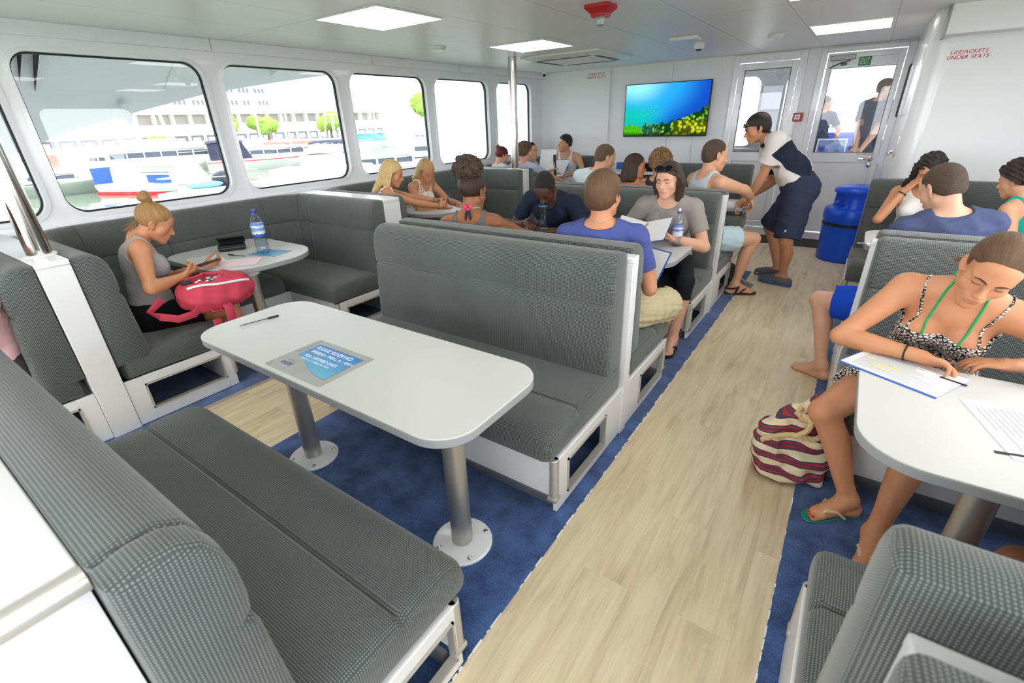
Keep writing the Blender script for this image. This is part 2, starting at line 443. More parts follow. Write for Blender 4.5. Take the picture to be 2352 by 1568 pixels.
# back wall in panels
m = MB(); m.box(XW - 0.1, -1.62, YB, YB + 0.08, 0, ZC); m.box(-1.62, -0.80, YB, YB + 0.08, 2.24, ZC); m.box(-0.80, -0.64, YB, YB + 0.08, 0, ZC); m.box(-0.64, 0.255, YB, YB + 0.08, 2.22, ZC); m.box(0.255, 0.34, YB + 0.06, YB + 0.08, 0, ZC)
struct('wall_back', m, WALLW, 'white end wall behind the screen')
m = MB(); m.box(XW, -3.36, YB - 0.05, YB, 0, ZC); struct('trim_7', m, WALLW, 'raised white panel left of the screen', bevel=0.006)
m = MB(); m.box(-2.432, -2.428, YB - 0.003, YB, 0.3, ZC); m.box(-2.06, -2.056, YB - 0.003, YB, 0.3, 1.3); struct('trim_8', m, EDGE, 'thin joint in the end wall')
m = MB()
for x in (-2.62, -2.16): m.box(x - 0.085, x + 0.085, YB - 0.006, YB, 1.10, 1.19)
for x in (-2.62, -2.16): tag(MB().box(x - 0.085, x + 0.085, YB - 0.008, YB, 1.09, 1.18).build('wall_socket', WALLW, bevel=0.003, loc=(x, YB, 1.09)), 'white wall socket plate below the screen, %s one' % ('nearer the windows' if x < -2.4 else 'nearer the doors'), 'socket')
wall_with_holes('wall_right', [rrect(a, b, WZ0, 2.0, 0.125, 6) for a, b in ((-1.9, -0.6), (-0.4, 0.9), (1.1, 2.4), (2.6, 3.9))], YF - 0.1, 5.6, -0.06, ZC + 0.05, XR, XR + 0.07, WALLW, 'white wall with unseen windows added for daylight on the right side of the cabin')  # unseen window openings, added to let more sky light in
struct('wall_front', panel_y([rrect(-4.40, -2.3, 0.6, 2.1, 0.06), rrect(-2.1, -0.2, 0.6, 2.1, 0.06), rrect(0.1, 1.4, 0.9, 2.1, 0.06)], XW - 0.1, XR + 0.1, -0.06, ZC + 0.05, YF - 0.1, 0.1), WALLW, 'white wall with large openings added for fill light behind the viewer', smooth=0)  # wide unseen openings, added so sky light fills the cabin from behind
# compartment right of the aisle: wall facing the camera, rounded corner post, side wall by the exit door
m = MB(); m.box(0.395, XR, 5.503, 5.56, 0, ZC); struct('wall_compartment', m, WALLW, 'white wall with the red lifejacket notice')
m = MB(); m.box(0.33, XR, 5.30, 5.5, 2.075, ZC); struct('trim_9', m, WALLW, 'white bulkhead above the lifejacket notice', bevel=0.004)
m = MB(); m.box(0.322, 0.332, 5.29, 5.5, 2.06, ZC); struct('trim_10', m, EDGE, 'grey strip standing in for the shadow edge of the bulkhead')  # the shadow along the bulkhead edge is put in as a grey strip
m = MB(); m.box(0.26, 0.33, 5.62, YB + 0.05, 0, ZC); m.prism([(0.26, 5.62)] + [(0.26 + 0.12 - 0.12 * math.cos(a), 5.62 - 0.12 * math.sin(a)) for a in [PI / 2 * i / 8 for i in range(9)]] + [(0.40, 5.5), (0.40, 5.62)], 0, ZC)
struct('wall_side', m, GLOSSW, 'white side wall with rounded corner by the exit door', smooth=50)
text_mesh('lettering', 'LIFEJACKETS\nUNDER SEATS', REDTXT, (0.523, 5.50, 1.955), RX90, 0.036, align='CENTER', shear=0.12, sp=1.12)
o = bpy.data.objects['lettering']; o.name = 'lifejacket_notice'; tag(o, 'red lettering LIFEJACKETS UNDER SEATS on the white wall right of the exit door', 'notice')
q = text_mesh('lifejacket_notice', 'LIFEJACKETS\nUNDER SEATS', REDTXT, (-3.60, YB - 0.052, 2.18), RX90, 0.045, align='CENTER', shear=0.12, sp=1.1)
tag(q, 'small faded red lifejacket lettering on the panel left of the screen', 'notice')

# doors ------------------------------------------------------------------------
def frame_box(mb, x0, x1, z0, z1, w, y0, y1, ins=None):
    mb.box(x0, x0 + w, y0, y1, z0, z1); mb.box(x1 - w, x1, y0, y1, z0, z1)
    mb.box(x0 + w, x1 - w, y0, y1, z1 - w, z1); mb.box(x0 + w, x1 - w, y0, y1, z0, z0 + w)
dr = bpy.data.objects.new('door_1', None); COL.objects.link(dr); dr.location = (-1.2, YB, 0.1); tag(dr, 'white glazed inner door beside the screen', kind='structure')
m = MB(); m.box(-1.62, -1.56, YB - 0.035, YB + 0.05, 0, 2.26); m.box(-0.86, -0.78, YB - 0.035, YB + 0.05, 0, 2.26); m.box(-1.56, -0.86, YB - 0.035, YB + 0.05, 2.17, 2.26); m.box(-1.62, -0.78, YB - 0.035, YB + 0.05, 0, 0.1)
m.build('door_frame', GLOSSW, dr, bevel=0.004)
m = MB(); frame_box(m, -1.55, -0.865, 0.11, 2.16, 0.075, YB - 0.02, YB + 0.04); m.box(-1.475, -0.94, YB - 0.02, YB + 0.04, 0.98, 1.10); m.box(-1.475, -0.94, YB - 0.0, YB + 0.03, 0.19, 0.98)
m.build('door_leaf', GLOSSW, dr, bevel=0.004)
m = MB(); m.box(-1.475, -0.94, YB + 0.008, YB + 0.014, 1.10, 2.085); m.build('pane', GLASS, dr, smooth=0)
m = MB(); frame_box(m, -1.478, -0.937, 1.097, 2.088, 0.008, YB - 0.023, YB - 0.018); frame_box(m, -1.478, -0.937, 0.19, 0.985, 0.006, YB - 0.003, YB + 0.0); m.build('door_seal', DARK, dr)
dr = bpy.data.objects.new('door_2', None); COL.objects.link(dr); dr.location = (-0.2, YB, 0.1); tag(dr, 'white exit door with large glass pane', kind='structure')
m = MB(); m.box(-0.64, -0.575, YB - 0.05, YB + 0.05, 0, 2.25); m.box(0.19, 0.26, YB - 0.05, YB + 0.05, 0, 2.25); m.box(-0.575, 0.19, YB - 0.05, YB + 0.05, 2.20, 2.25); m.box(-0.64, 0.26, YB - 0.05, YB + 0.05, 0, 0.09)
m.build('door_frame', GLOSSW, dr, bevel=0.005)
m = MB(); frame_box(m, -0.565, 0.185, 0.10, 2.195, 0.06, YB - 0.02, YB + 0.03); m.box(-0.505, 0.125, YB - 0.02, YB + 0.03, 2.03, 2.135); m.box(-0.505, 0.125, YB - 0.02, YB + 0.03, 0.98, 1.10); m.box(-0.505, 0.125, YB - 0.005, YB + 0.02, 0.16, 0.98)
m.build('door_leaf', GLOSSW, dr, bevel=0.004)
m = MB(); m.box(-0.505, 0.125, YB + 0.0, YB + 0.006, 1.10, 2.03); m.build('pane', glass_mat('door_glass', (0.55, 0.56, 0.58), 1.0), dr, smooth=0)
m = MB(); frame_box(m, -0.508, 0.128, 1.097, 2.033, 0.006, YB - 0.024, YB - 0.019); m.build('door_seal', DGREY, dr)
h = MB(); h.lathe([(0.026, 0), (0.026, 0.008), (0.014, 0.012), (0.014, 0.03)], (0.115, YB - 0.02, 1.03), 16, M=Matrix.Rotation(PI / 2, 3, 'X'))
h.tube([(0.115, YB - 0.05, 1.03), (0.10, YB - 0.06, 1.03), (0.03, YB - 0.062, 1.028), (0.0, YB - 0.055, 1.032)], 0.010, 8)
h.lathe([(0.024, 0), (0.024, 0.01), (0.012, 0.012), (0.012, 0.016)], (0.115, YB - 0.02, 0.955), 16, M=Matrix.Rotation(PI / 2, 3, 'X'))
h.build('door_handle', STEEL, dr)
t = text_mesh('door_lettering', 'MIND YOUR STEP', REDTXT, (-0.04, YB - 0.0215, 1.072), RX90, 0.022, dr, sp=1.05)
# door closer
dc = thing('door_closer', 'grey hydraulic door closer with bent arm above the exit door', 'door closer', (-0.42, YB, 2.1))
m = MB(); m.box(-0.535, -0.285, YB - 0.075, YB - 0.02, 2.115, 2.165); m.build('closer_body', mat('closer_grey', (150, 150, 152), rough=0.4, metal=0.4), dc, bevel=0.006)
m = MB(); m.tube([(-0.33, YB - 0.05, 2.11), (-0.42, YB - 0.1, 2.085), (-0.49, YB - 0.06, 2.06), (-0.53, YB - 0.03, 2.04)], 0.007, 6); m.box(-0.42, -0.36, YB - 0.05, YB - 0.02, 2.06, 2.085); m.build('closer_arm', DGREY, dc)
# exit sign
es = thing('exit_sign', 'small green EXIT sign above the exit door glass', 'sign', (-0.185, YB - 0.02, 2.05))
m = MB(); m.box(-0.247, -0.127, YB - 0.03, YB - 0.0205, 2.045, 2.135); m.build('sign_plate', mat('exit_green', (30, 128, 66), rough=0.4), es)
text_mesh('sign_lettering', 'EXIT', mat('exit_letters', (214, 240, 214), rough=0.5), (-0.187, YB - 0.031, 2.060), RX90, 0.088, es, align='CENTER', xs=0.52)
# alarm call point
fa = thing('fire_call_point', 'red square fire alarm call point on the wall between the doors', 'alarm', (-0.755, YB, 1.48))
m = MB(); m.box(-0.815, -0.705, YB - 0.045, YB, 1.465, 1.565); m.build('case', RED, fa, bevel=0.006)
m = MB(); m.box(-0.795, -0.735, YB - 0.048, YB - 0.044, 1.49, 1.545); m.build('glass_plate', PAPER, fa)
m = MB(); m.box(-0.782, -0.748, YB - 0.050, YB - 0.0475, 1.513, 1.521); m.build('button', BLACK, fa)
# pull handle on the side wall and latch, white cable box
hd = thing('door_bar', 'black twin bar handle on the white side wall by the exit', 'handle', (0.26, 6.75, 1.5))
m = MB(); m.box(0.222, 0.235, 6.92, 6.96, 1.50, 1.98); m.build('bar', BLACK, hd, bevel=0.003)
m = MB(); m.box(0.222, 0.235, 6.68, 6.72, 1.50, 1.98); m.build('bar', BLACK, hd, bevel=0.003)
m = MB(); m.box(0.232, 0.26, 6.66, 6.98, 1.52, 1.96); m.build('back_plate', PAPER, hd, bevel=0.003)
lt = MB(); lt.box(0.235, 0.26, 5.66, 5.72, 1.21, 1.26); lt.tube([(0.24, 5.69, 1.24), (0.215, 5.69, 1.225), (0.21, 5.69, 1.20)], 0.012, 8); lt.box(0.25, 0.26, 5.665, 5.715, 1.19, 1.36)
tag(lt.build('wall_latch', STEEL, bevel=0.002, loc=(0.26, 5.69, 1.2)), 'small chrome latch on the white corner post', 'latch')
m = MB(); m.box(0.145, 0.20, YB - 0.10, YB - 0.05, 0.62, 0.98); tag(m.build('conduit_box', WHITE, bevel=0.006, loc=(0.17, YB - 0.07, 0.62)), 'narrow white box on the frame right of the exit door', 'box')

# screen -----------------------------------------------------------------------
def screen_mat():
    m = bpy.data.materials.new('reef_picture'); m.use_nodes = True; nt = m.node_tree
    for n in list(nt.nodes): nt.nodes.remove(n)
    out = node(nt, 'ShaderNodeOutputMaterial'); em = node(nt, 'ShaderNodeEmission', i_Strength=0.95); nt.links.new(em.outputs[0], out.inputs[0])
    tc = node(nt, 'ShaderNodeTexCoord'); sx = node(nt, 'ShaderNodeSeparateXYZ'); nt.links.new(tc.outputs['Generated'], sx.inputs[0])
    X, Z = sx.outputs[0], sx.outputs[2]
    def M(op, a, b=None, c=None):
        n = node(nt, 'ShaderNodeMath', operation=op)
        for i, v in enumerate((a, b, c)):
            if v is None: continue
            if hasattr(v, 'links') or hasattr(v, 'is_linked'): nt.links.new(v, n.inputs[i])
            else: n.inputs[i].default_value = v
        return n.outputs[0]
    def mix(f, a, b):
        n = node(nt, 'ShaderNodeMix', data_type='RGBA')
        nt.links.new(f, n.inputs[0])
        for i, v in ((6, a), (7, b)):
            if isinstance(v, tuple): n.inputs[i].default_value = lin(v)
            else: nt.links.new(v, n.inputs[i])
        return n.outputs[2]
    def sstep(v, a, b):
        n = node(nt, 'ShaderNodeMapRange', interpolation_type='SMOOTHSTEP'); n.inputs['From Min'].default_value = a; n.inputs['From Max'].default_value = b
        nt.links.new(v, n.inputs['Value']); return n.outputs[0]
    def noise(s, d=4.0, sy=1.0):
        mp = node(nt, 'ShaderNodeMapping'); mp.inputs['Scale'].default_value = (1.75, 1, sy); nt.links.new(tc.outputs['Generated'], mp.inputs[0])
        n = node(nt, 'ShaderNodeTexNoise', i_Scale=s, i_Detail=d); nt.links.new(mp.outputs[0], n.inputs['Vector']); return n.outputs['Fac']
    def vor(s):
        mp = node(nt, 'ShaderNodeMapping'); mp.inputs['Scale'].default_value = (1.75, 1, 1.0); nt.links.new(tc.outputs['Generated'], mp.inputs[0])
        n = node(nt, 'ShaderNodeTexVoronoi', i_Scale=s); nt.links.new(mp.outputs[0], n.inputs['Vector']); return n.outputs['Distance']
    # water: cyan light top left, deep blue right and low
    dist = M('SQRT', M('ADD', M('POWER', M('MULTIPLY', M('SUBTRACT', X, 0.14), 1.2), 2.0), M('POWER', M('SUBTRACT', Z, 1.05), 2.0)))
    water = mix(sstep(dist, 0.05, 0.55), (150, 238, 252), (40, 165, 235))
    water = mix(sstep(dist, 0.5, 1.05), water, (18, 78, 190))
    band = M('MULTIPLY', sstep(M('ADD', Z, M('MULTIPLY', noise(5.0), 0.25)), 0.88, 0.55), sstep(X, 0.62, 0.2))
    water = mix(M('MULTIPLY', band, 0.85), water, (14, 190, 170))
    fish = M('MULTIPLY', M('GREATER_THAN', noise(26.0, 2.0, 3.0), 0.60), M('MULTIPLY', sstep(M('ABSOLUTE', M('SUBTRACT', X, 0.30)), 0.26, 0.1), sstep(M('ABSOLUTE', M('SUBTRACT', Z, 0.52)), 0.22, 0.08)))
    water = mix(M('MULTIPLY', fish, 0.55), water, (78, 222, 220))
    # reef: rises to the right
    edge = M('ADD', M('ADD', M('MULTIPLY', M('POWER', X, 3.0), 0.36), 0.20), M('MULTIPLY', M('SUBTRACT', noise(7.0, 5.0), 0.5), 0.35))
    edge = M('ADD', edge, M('MULTIPLY', sstep(M('ABSOLUTE', M('SUBTRACT', X, 0.10)), 0.16, 0.0), 0.05))
    reefm = sstep(M('SUBTRACT', edge, Z), -0.008, 0.012)
    v = vor(15.0)
    reef = mix(sstep(v, 0.18, 0.60), (150, 206, 52), (16, 62, 24))
    reef2 = mix(sstep(vor(24.0), 0.15, 0.55), (160, 206, 110), (26, 84, 64))
    reef3 = mix(sstep(vor(13.0), 0.2, 0.62), (200, 214, 40), (70, 80, 12))
    r = mix(sstep(M('ADD', X, M('MULTIPLY', noise(6.0), 0.3)), 0.5, 0.62), reef2, reef)
    r = mix(M('MULTIPLY', sstep(X, 0.60, 0.66), sstep(Z, 0.30, 0.24)), r, reef3)
    r = mix(M('MULTIPLY', sstep(X, 0.25, 0.20), sstep(M('ADD', Z, M('MULTIPLY', X, 0.3)), 0.32, 0.2)), r, mix(noise(30.0), (20, 110, 10), (96, 222, 24)))
    r = mix(M('MULTIPLY', sstep(Z, 0.36, 0.52), 0.75), r, mix(sstep(vor(18.0), 0.1, 0.45), (26, 150, 92), (8, 44, 44)))
    r = mix(M('MULTIPLY', sstep(Z, 0.09, 0.0), 0.8), r, (16, 30, 18))
    col = mix(reefm, water, r)
    nt.links.new(col, em.inputs[0])
    return m
tv = thing('television', 'wall television showing a coral reef under blue water', 'television', (-2.47, YB, 1.3))
m = MB(); m.box(-3.085, -1.855, YB - 0.085, YB - 0.05, 1.305, 2.015); m.build('tv_case', BLACK, tv, bevel=0.004)
m = MB(); m.box(-2.75, -2.2, YB - 0.05, YB, 1.4, 1.8); m.build('wall_bracket', DARK, tv)
m = MB(); m.box(-3.073, -1.867, YB - 0.0865, YB - 0.0848, 1.325, 2.004); m.build('tv_screen', screen_mat(), tv, smooth=0)
# cabinet below the screen
cb = thing('side_cabinet', 'low dark brown cabinet with white top below the television', 'cabinet', (-2.75, YB, 0))
m = MB(); m.box(-3.30, -2.1, YB - 0.42, YB - 0.01, 0.0, 0.80); m.build('carcass', mat('dark_brown_laminate', (72, 62, 58), rough=0.5), cb, bevel=0.004)
m = MB(); m.box(-3.33, -2.07, YB - 0.45, YB - 0.008, 0.80, 0.84); m.build('worktop', WHITE, cb, bevel=0.006)
m = MB(); m.box(-3.15, -2.45, YB - 0.12, YB - 0.01, 0.841, 0.935); tag(m.build('brochure_box', BLUEL, bevel=0.004, loc=(-2.8, YB - 0.1, 0.841)), 'long blue box on the cabinet below the television', 'box')

# ceiling fittings -------------------------------------------------------------
lights = [(-3.28, -2.66, 2.43, 3.03, 'square ceiling light panel above the sofas, nearer one'), (-3.28, -2.66, 4.41, 5.01, 'square ceiling light panel above the steel pole in the middle'),
          (-0.61, -0.02, 5.62, 6.26, 'ceiling light panel before the exit door')]
lights += [(-3.28, -2.66, 0.45, 1.05, None), (-3.28, -2.66, -1.53, -0.93, None), (-0.61, -0.02, 3.64, 4.24, None), (-0.61, -0.02, 1.66, 2.26, None), (-0.61, -0.02, -0.34, 0.26, None), (0.9, 1.5, 1.66, 2.26, None), (0.9, 1.5, 3.64, 4.24, None), (-0.61, -0.02, -2.0, -1.4, None)]
k = 0
for (a, b, c_, d, lab) in lights:
    k += 1
    t = thing('ceiling_light', lab or 'square ceiling light panel out of the picture', 'ceiling light', ((a + b) / 2, (c_ + d) / 2, ZC), 'flat ceiling light panels')
    m = MB(); m.box(a, b, c_, d, ZC - 0.006, ZC - 0.001); m.build('diffuser', PANEL, t, smooth=0)
    m = MB()
    for (p, q_, r_, s_) in ((a - .008, a, c_ - .008, d + .008), (b, b + .008, c_ - .008, d + .008), (a, b, c_ - .008, c_), (a, b, d, d + .008)): m.box(p, q_, r_, s_, ZC - 0.008, ZC)
    m.build('light_frame', WHITE, t, smooth=0)
# cassette air conditioner
ac = thing('air_conditioner', 'white ceiling cassette air conditioner with dark slots near the end wall', 'air conditioner', (-3.1, 5.95, ZC))
P0 = rrect(-3.60, -2.56, 5.42, 6.46, 0.05); P1 = rrect(-3.54, -2.62, 5.48, 6.40, 0.05)
m = MB(); m.rings([[(x, y, ZC - 0.001) for x, y in P0], [(x, y, ZC - 0.02) for x, y in P0], [(x, y, ZC - 0.045) for x, y in P1]]); m.build('fascia', WHITE, ac, smooth=30)
m = MB(); m.box(-3.33, -2.83, 5.69, 6.19, ZC - 0.052, ZC - 0.044); m.build('intake_grille', WHITE, ac, bevel=0.01)
for (a, b, c_, d) in ((-3.42, -2.74, 5.55, 5.61), (-3.42, -2.74, 6.27, 6.33), (-3.50, -3.44, 5.62, 6.26), (-2.72, -2.66, 5.62, 6.26)):
    m = MB(); m.box(a, b, c_, d, ZC - 0.047, ZC - 0.040); m.build('air_slot', DARK, ac, smooth=0)
# red strobe alarm
al = thing('strobe_alarm', 'red ceiling strobe alarm with clear lamp', 'alarm', (-1.63, 3.45, ZC))
m = MB(); cx, cy = -1.63, 3.45
m.rings([[(x, y, ZC) for x, y in rrect(cx - .085, cx + .085, cy - .085, cy + .085, .012)], [(x, y, ZC - 0.02) for x, y in rrect(cx - .085, cx + .085, cy - .085, cy + .085, .012)], [(x, y, ZC - 0.05) for x, y in rrect(cx - .055, cx + .055, cy - .055, cy + .055, .012)], [(x, y, ZC - 0.07) for x, y in rrect(cx - .05, cx + .05, cy - .05, cy + .05, .012)]])
m.build('alarm_base', RED, al, smooth=30)
m = MB(); m.lathe([(0.032, 0), (0.034, -0.02), (0.028, -0.042), (0.012, -0.05)], (cx, cy, ZC - 0.07), 18); m.build('lamp', mat('clear_lens', (225, 228, 230), rough=0.1, trans=0.6), al)
for (x, y, r0, h0, lab) in ((-3.66, 4.08, 0.075, 0.028, 'round white ceiling vent beside the near light panel'), (-0.93, 5.95, 0.07, 0.03, 'round white ceiling detector left of the far light panel')):
    m = MB(); m.lathe([(r0, ZC), (r0, ZC - h0 * .5), (r0 * .8, ZC - h0), (r0 * .3, ZC - h0 * 1.05)], (x, y, 0), 24); tag(m.build('ceiling_disc', WHITE, loc=(x, y, ZC)), lab, 'detector')
sd = thing('smoke_detector', 'white smoke detector with dark opening on the ceiling by the emergency lamp', 'detector', (-1.64, 5.9, ZC))
m = MB(); m.lathe([(0.055, ZC), (0.055, ZC - 0.045), (0.045, ZC - 0.06)], (-1.64, 5.9, 0), 20); m.build('detector_body', WHITE, sd)
m = MB(); m.lathe([(0.03, ZC - 0.060), (0.026, ZC - 0.072), (0.01, ZC - 0.075)], (-1.64, 5.9, 0), 14); m.build('sensor', DARK, sd)
m = MB(); m.box(-1.76, -1.50, 5.28, 5.46, ZC - 0.035, ZC); tag(m.build('emergency_lamp', WHITE, bevel=0.012, loc=(-1.63, 5.37, ZC)), 'flat white emergency lamp box on the ceiling', 'lamp')
cm = thing('security_camera', 'tiny white security camera in the corner above the last window', 'camera', (-4.3, 7.3, ZC))
m = MB(); m.lathe([(0.05, ZC), (0.05, ZC - 0.02), (0.035, ZC - 0.05)], (-4.38, 7.32, 0), 16); m.build('dome_base', WHITE, cm)
m = MB(); m.ell((-4.37, 7.29, ZC - 0.05), (0.024, 0.024, 0.02)); m.build('lens', BLACK, cm)
# ---------------------------------------------------------------- seating
# side profile of a padded back: (distance from the partition, height)
BACKP = [(0.0, 1.025), (0.05, 1.035), (0.095, 1.03), (0.128, 1.008), (0.148, 0.968), (0.158, 0.91), (0.160, 0.85), (0.156, 0.812), (0.146, 0.803), (0.156, 0.794), (0.164, 0.76), (0.170, 0.66), (0.178, 0.55), (0.184, 0.46), (0.178, 0.415), (0.15, 0.395), (0.0, 0.395)]
def seat_prof(d0, d1, top=0.445, bot=0.30, groove=True):
    g = d0 + (d1 - d0) * 0.62
    P = [(d0, bot), (d0, top)]
    P += [(g - 0.05, top + 0.004), (g - 0.012, top), (g, top - 0.013), (g + 0.012, top), (g + 0.05, top + 0.006)] if groove else []
    P += [(d1 - 0.09, top + 0.004), (d1 - 0.045, top - 0.008), (d1 - 0.016, top - 0.034), (d1 - 0.002, top - 0.075), (d1, bot + 0.05), (d1 - 0.008, bot + 0.015), (d1 - 0.03, bot)]
    return P
def offset_poly(P, r):
    """shrink a closed 2-d polygon by r along its averaged edge normals"""
    n = len(P); area = sum(P[i][0] * P[(i + 1) % n][1] - P[(i + 1) % n][0] * P[i][1] for i in range(n)); sg = 1 if area > 0 else -1
    out = []
    for i in range(n):
        a, b, c = Vector(P[i - 1]), Vector(P[i]), Vector(P[(i + 1) % n])
        e1 = (b - a).normalized(); e2 = (c - b).normalized()
        nn = Vector((-(e1.y + e2.y), e1.x + e2.x)) * sg
        if nn.length < 1e-6: nn = Vector((-e1.y, e1.x)) * sg
        nn.normalize(); k = max(0.5, nn.dot(Vector((-e1.y, e1.x)) * sg))
        out.append(tuple(b + nn * (r / k)))
    return out
def padded(prof, x0, x1, yr, s, rnd=0.022, seams=(), wob=0.0):
    """pad with the given (d, z) profile, running along x, with rounded ends and stitched cross seams"""
    mb = MB(); st = [(x0, rnd * 0.9), (x0 + rnd * 0.25, rnd * 0.42), (x0 + rnd * 0.8, rnd * 0.08), (x0 + rnd * 1.3, 0)]
    inner = [(x, 0.0) for x in np.linspace(x0 + 0.1, x1 - 0.1, max(2, int((x1 - x0) / 0.12)))]
    for q in seams: inner += [(q - 0.016, 0), (q - 0.005, 0.003), (q, 0.009), (q + 0.005, 0.003), (q + 0.016, 0)]
    st += sorted(inner) + [(x1 - rnd * 1.3, 0), (x1 - rnd * 0.8, rnd * 0.08), (x1 - rnd * 0.25, rnd * 0.42), (x1, rnd * 0.9)]
    R = []
    for x, ins in st:
        P = offset_poly(prof, ins) if ins else prof
        R.append([(x, yr + s * d, z) for d, z in P])
    return mb.rings(R)
def end_panel(mb, x, t, ya, yb, z0, z1, ho):
    """upright panel in the plane of x with one rectangular opening ho = (y0, y1, z0, z1)"""
    a, b = x - t / 2, x + t / 2
    if not ho: mb.box(a, b, ya, yb, z0, z1); return
    mb.box(a, b, ya, ho[0], z0, z1); mb.box(a, b, ho[1], yb, z0, z1); mb.box(a, b, ho[0], ho[1], z0, ho[2]); mb.box(a, b, ho[0], ho[1], ho[3], z1)
def bench(x0, x1, yr, s, depth, label, aisle=1, hole=(0.20, 0.60), seams=(), group='grey upholstered benches', other_end=True, xback=0.02):
    """bench against a partition at y = yr, facing s (+1 away from the camera); aisle = which end shows"""
    xe = x1 if aisle > 0 else x0
    t = thing('bench', label, 'bench', ((x0 + x1) / 2, yr + s * depth / 2, 0), group)
    padded(seat_prof(0.03, depth + 0.03), x0 + 0.005, x1 - 0.005, yr, s, 0.03).build('seat_cushion', FAB, t, smooth=38)
    padded(BACKP, x0 + (0 if aisle > 0 else xback), x1 - (xback if aisle > 0 else 0), yr, s, 0.022, seams).build('back_cushion', FAB, t, smooth=38)
    m = MB(); fy = yr + s * (depth - 0.035)
    ya, yb = sorted((yr, fy))
    h = sorted((yr + s * hole[0], yr + s * hole[1])) if hole else None
    end_panel(m, xe - aisle * 0.012, 0.02, ya, yb, 0.012, 0.30, (h[0], h[1], 0.06, 0.245) if h else None)
    m.box(x0 + 0.02, x1 - 0.03, min(fy, fy - s * 0.018), max(fy, fy - s * 0.018), 0.075, 0.30)
    if other_end: m.box(*( (x0, x0 + 0.02) if aisle > 0 else (x1 - 0.02, x1)), ya, yb, 0.012, 0.30)
    m.box(x0, x1, ya, yb, 0.288, 0.298)
    m.build('base', WHITE, t, bevel=0.002)
    if h:
        f = MB(); a, b = xe - aisle * 0.026, xe + aisle * 0.004; a, b = min(a, b), max(a, b)
        f.box(a, b, h[0], h[0] + 0.008, 0.06, 0.245); f.box(a, b, h[1] - 0.008, h[1], 0.06, 0.245); f.box(a, b, h[0], h[1], 0.06, 0.068); f.box(a, b, h[0], h[1], 0.237, 0.245)
        f.build('opening_trim', ALUM, t)
    k = MB(); k.box(x0 + 0.03, x1 - 0.04, min(fy - s * 0.03, fy - s * 0.045), max(fy - s * 0.03, fy - s * 0.045), 0.006, 0.075); k.box(x0 + 0.03, x1 - 0.03, min(fy, fy + s * 0.006), max(fy, fy + s * 0.006), 0.072, 0.088)
    k.build('kick_strip', KICK, t)
    c = MB(); cx, cy = xe - aisle * 0.018, fy - s * 0.002
    c.lathe([(0.021, 0.095), (0.021, 0.30)], (cx, cy, 0), 16); c.box(cx - 0.022, cx + 0.022, cy - 0.024, cy + 0.024, 0.075, 0.097)
    c.build('corner_tube', ALUM, t, bevel=0.004)
    return t
def partition(x0, x1, y0, y1, label, aisle=1, top=1.0, name='partition'):
    t = thing(name, label, 'partition', ((x0 + x1) / 2, (y0 + y1) / 2, 0), 'white partitions between the benches')
    m = MB(); m.box(x0, x1, y0 + 0.002, y1 - 0.002, 0.0, top - 0.03); m.build('panel', WHITE, t, bevel=0.002)
    m = MB(); m.box(x0 - 0.002, x1 + 0.002, y0 + 0.001, y1 - 0.001, top - 0.03, top); m.build('top_cap', WHITE, t, bevel=0.006)
    return t
XA = -0.765          # aisle ends, middle block
bench(-2.33, -0.70, 0.03, 1, 0.66, 'grey bench in the foreground facing the empty reserved table, its back to the viewer', seams=(-0.80,))
bench(-2.42, XA, 2.075, -1, 0.73, 'grey bench with high back behind the empty reserved table')
partition(-2.42, XA + 0.004, 2.075, 2.15, 'white partition behind the bench of the reserved table')
bench(-2.42, XA, 2.15, 1, 0.68, 'grey bench under the man in the blue t-shirt and khaki shorts')
bench(-2.50, -0.80, 4.13, -1, 0.68, 'grey bench under the woman in the grey t-shirt, opposite the blue t-shirt')
partition(-2.50, -0.796, 4.13, 4.21, 'white partition behind the woman with sunglasses on her hair')
bench(-2.50, -0.80, 4.21, 1, 0.68, 'grey bench under the man in grey singlet and black sandals')
bench(-1.95, -0.98, 6.55, -1, 0.78, 'far grey bench facing the viewer beside the bending man', hole=None)
# right block
XB = 0.145
bench(XB, 1.60, 0.66, 1, 0.66, 'grey bench at the lower right corner with its back to the viewer', aisle=-1, hole=None)
partition(XB + 0.06, 1.60, 0.54, 0.66, 'white partition at the lower right between two bench backs', aisle=-1, top=0.93)
bench(XB, 1.60, 0.54, -1, 0.66, 'grey bench at the bottom edge of the lower right corner', aisle=-1, hole=None)
bench(XB, 1.60, 2.93, -1, 0.72, 'grey bench under the woman in the black and white dress', aisle=-1, hole=None)
partition(XB, 1.60, 2.93, 2.99, 'white partition behind the woman in the black and white dress', aisle=-1)
bench(XB, 1.60, 2.99, 1, 0.70, 'grey bench under the man in blue swim shorts', aisle=-1, hole=None)
bench(XB - 0.03, 1.70, 5.44, -1, 0.80, 'far grey bench below the red lifejacket notice', aisle=-1, hole=None, seams=(1.02,))

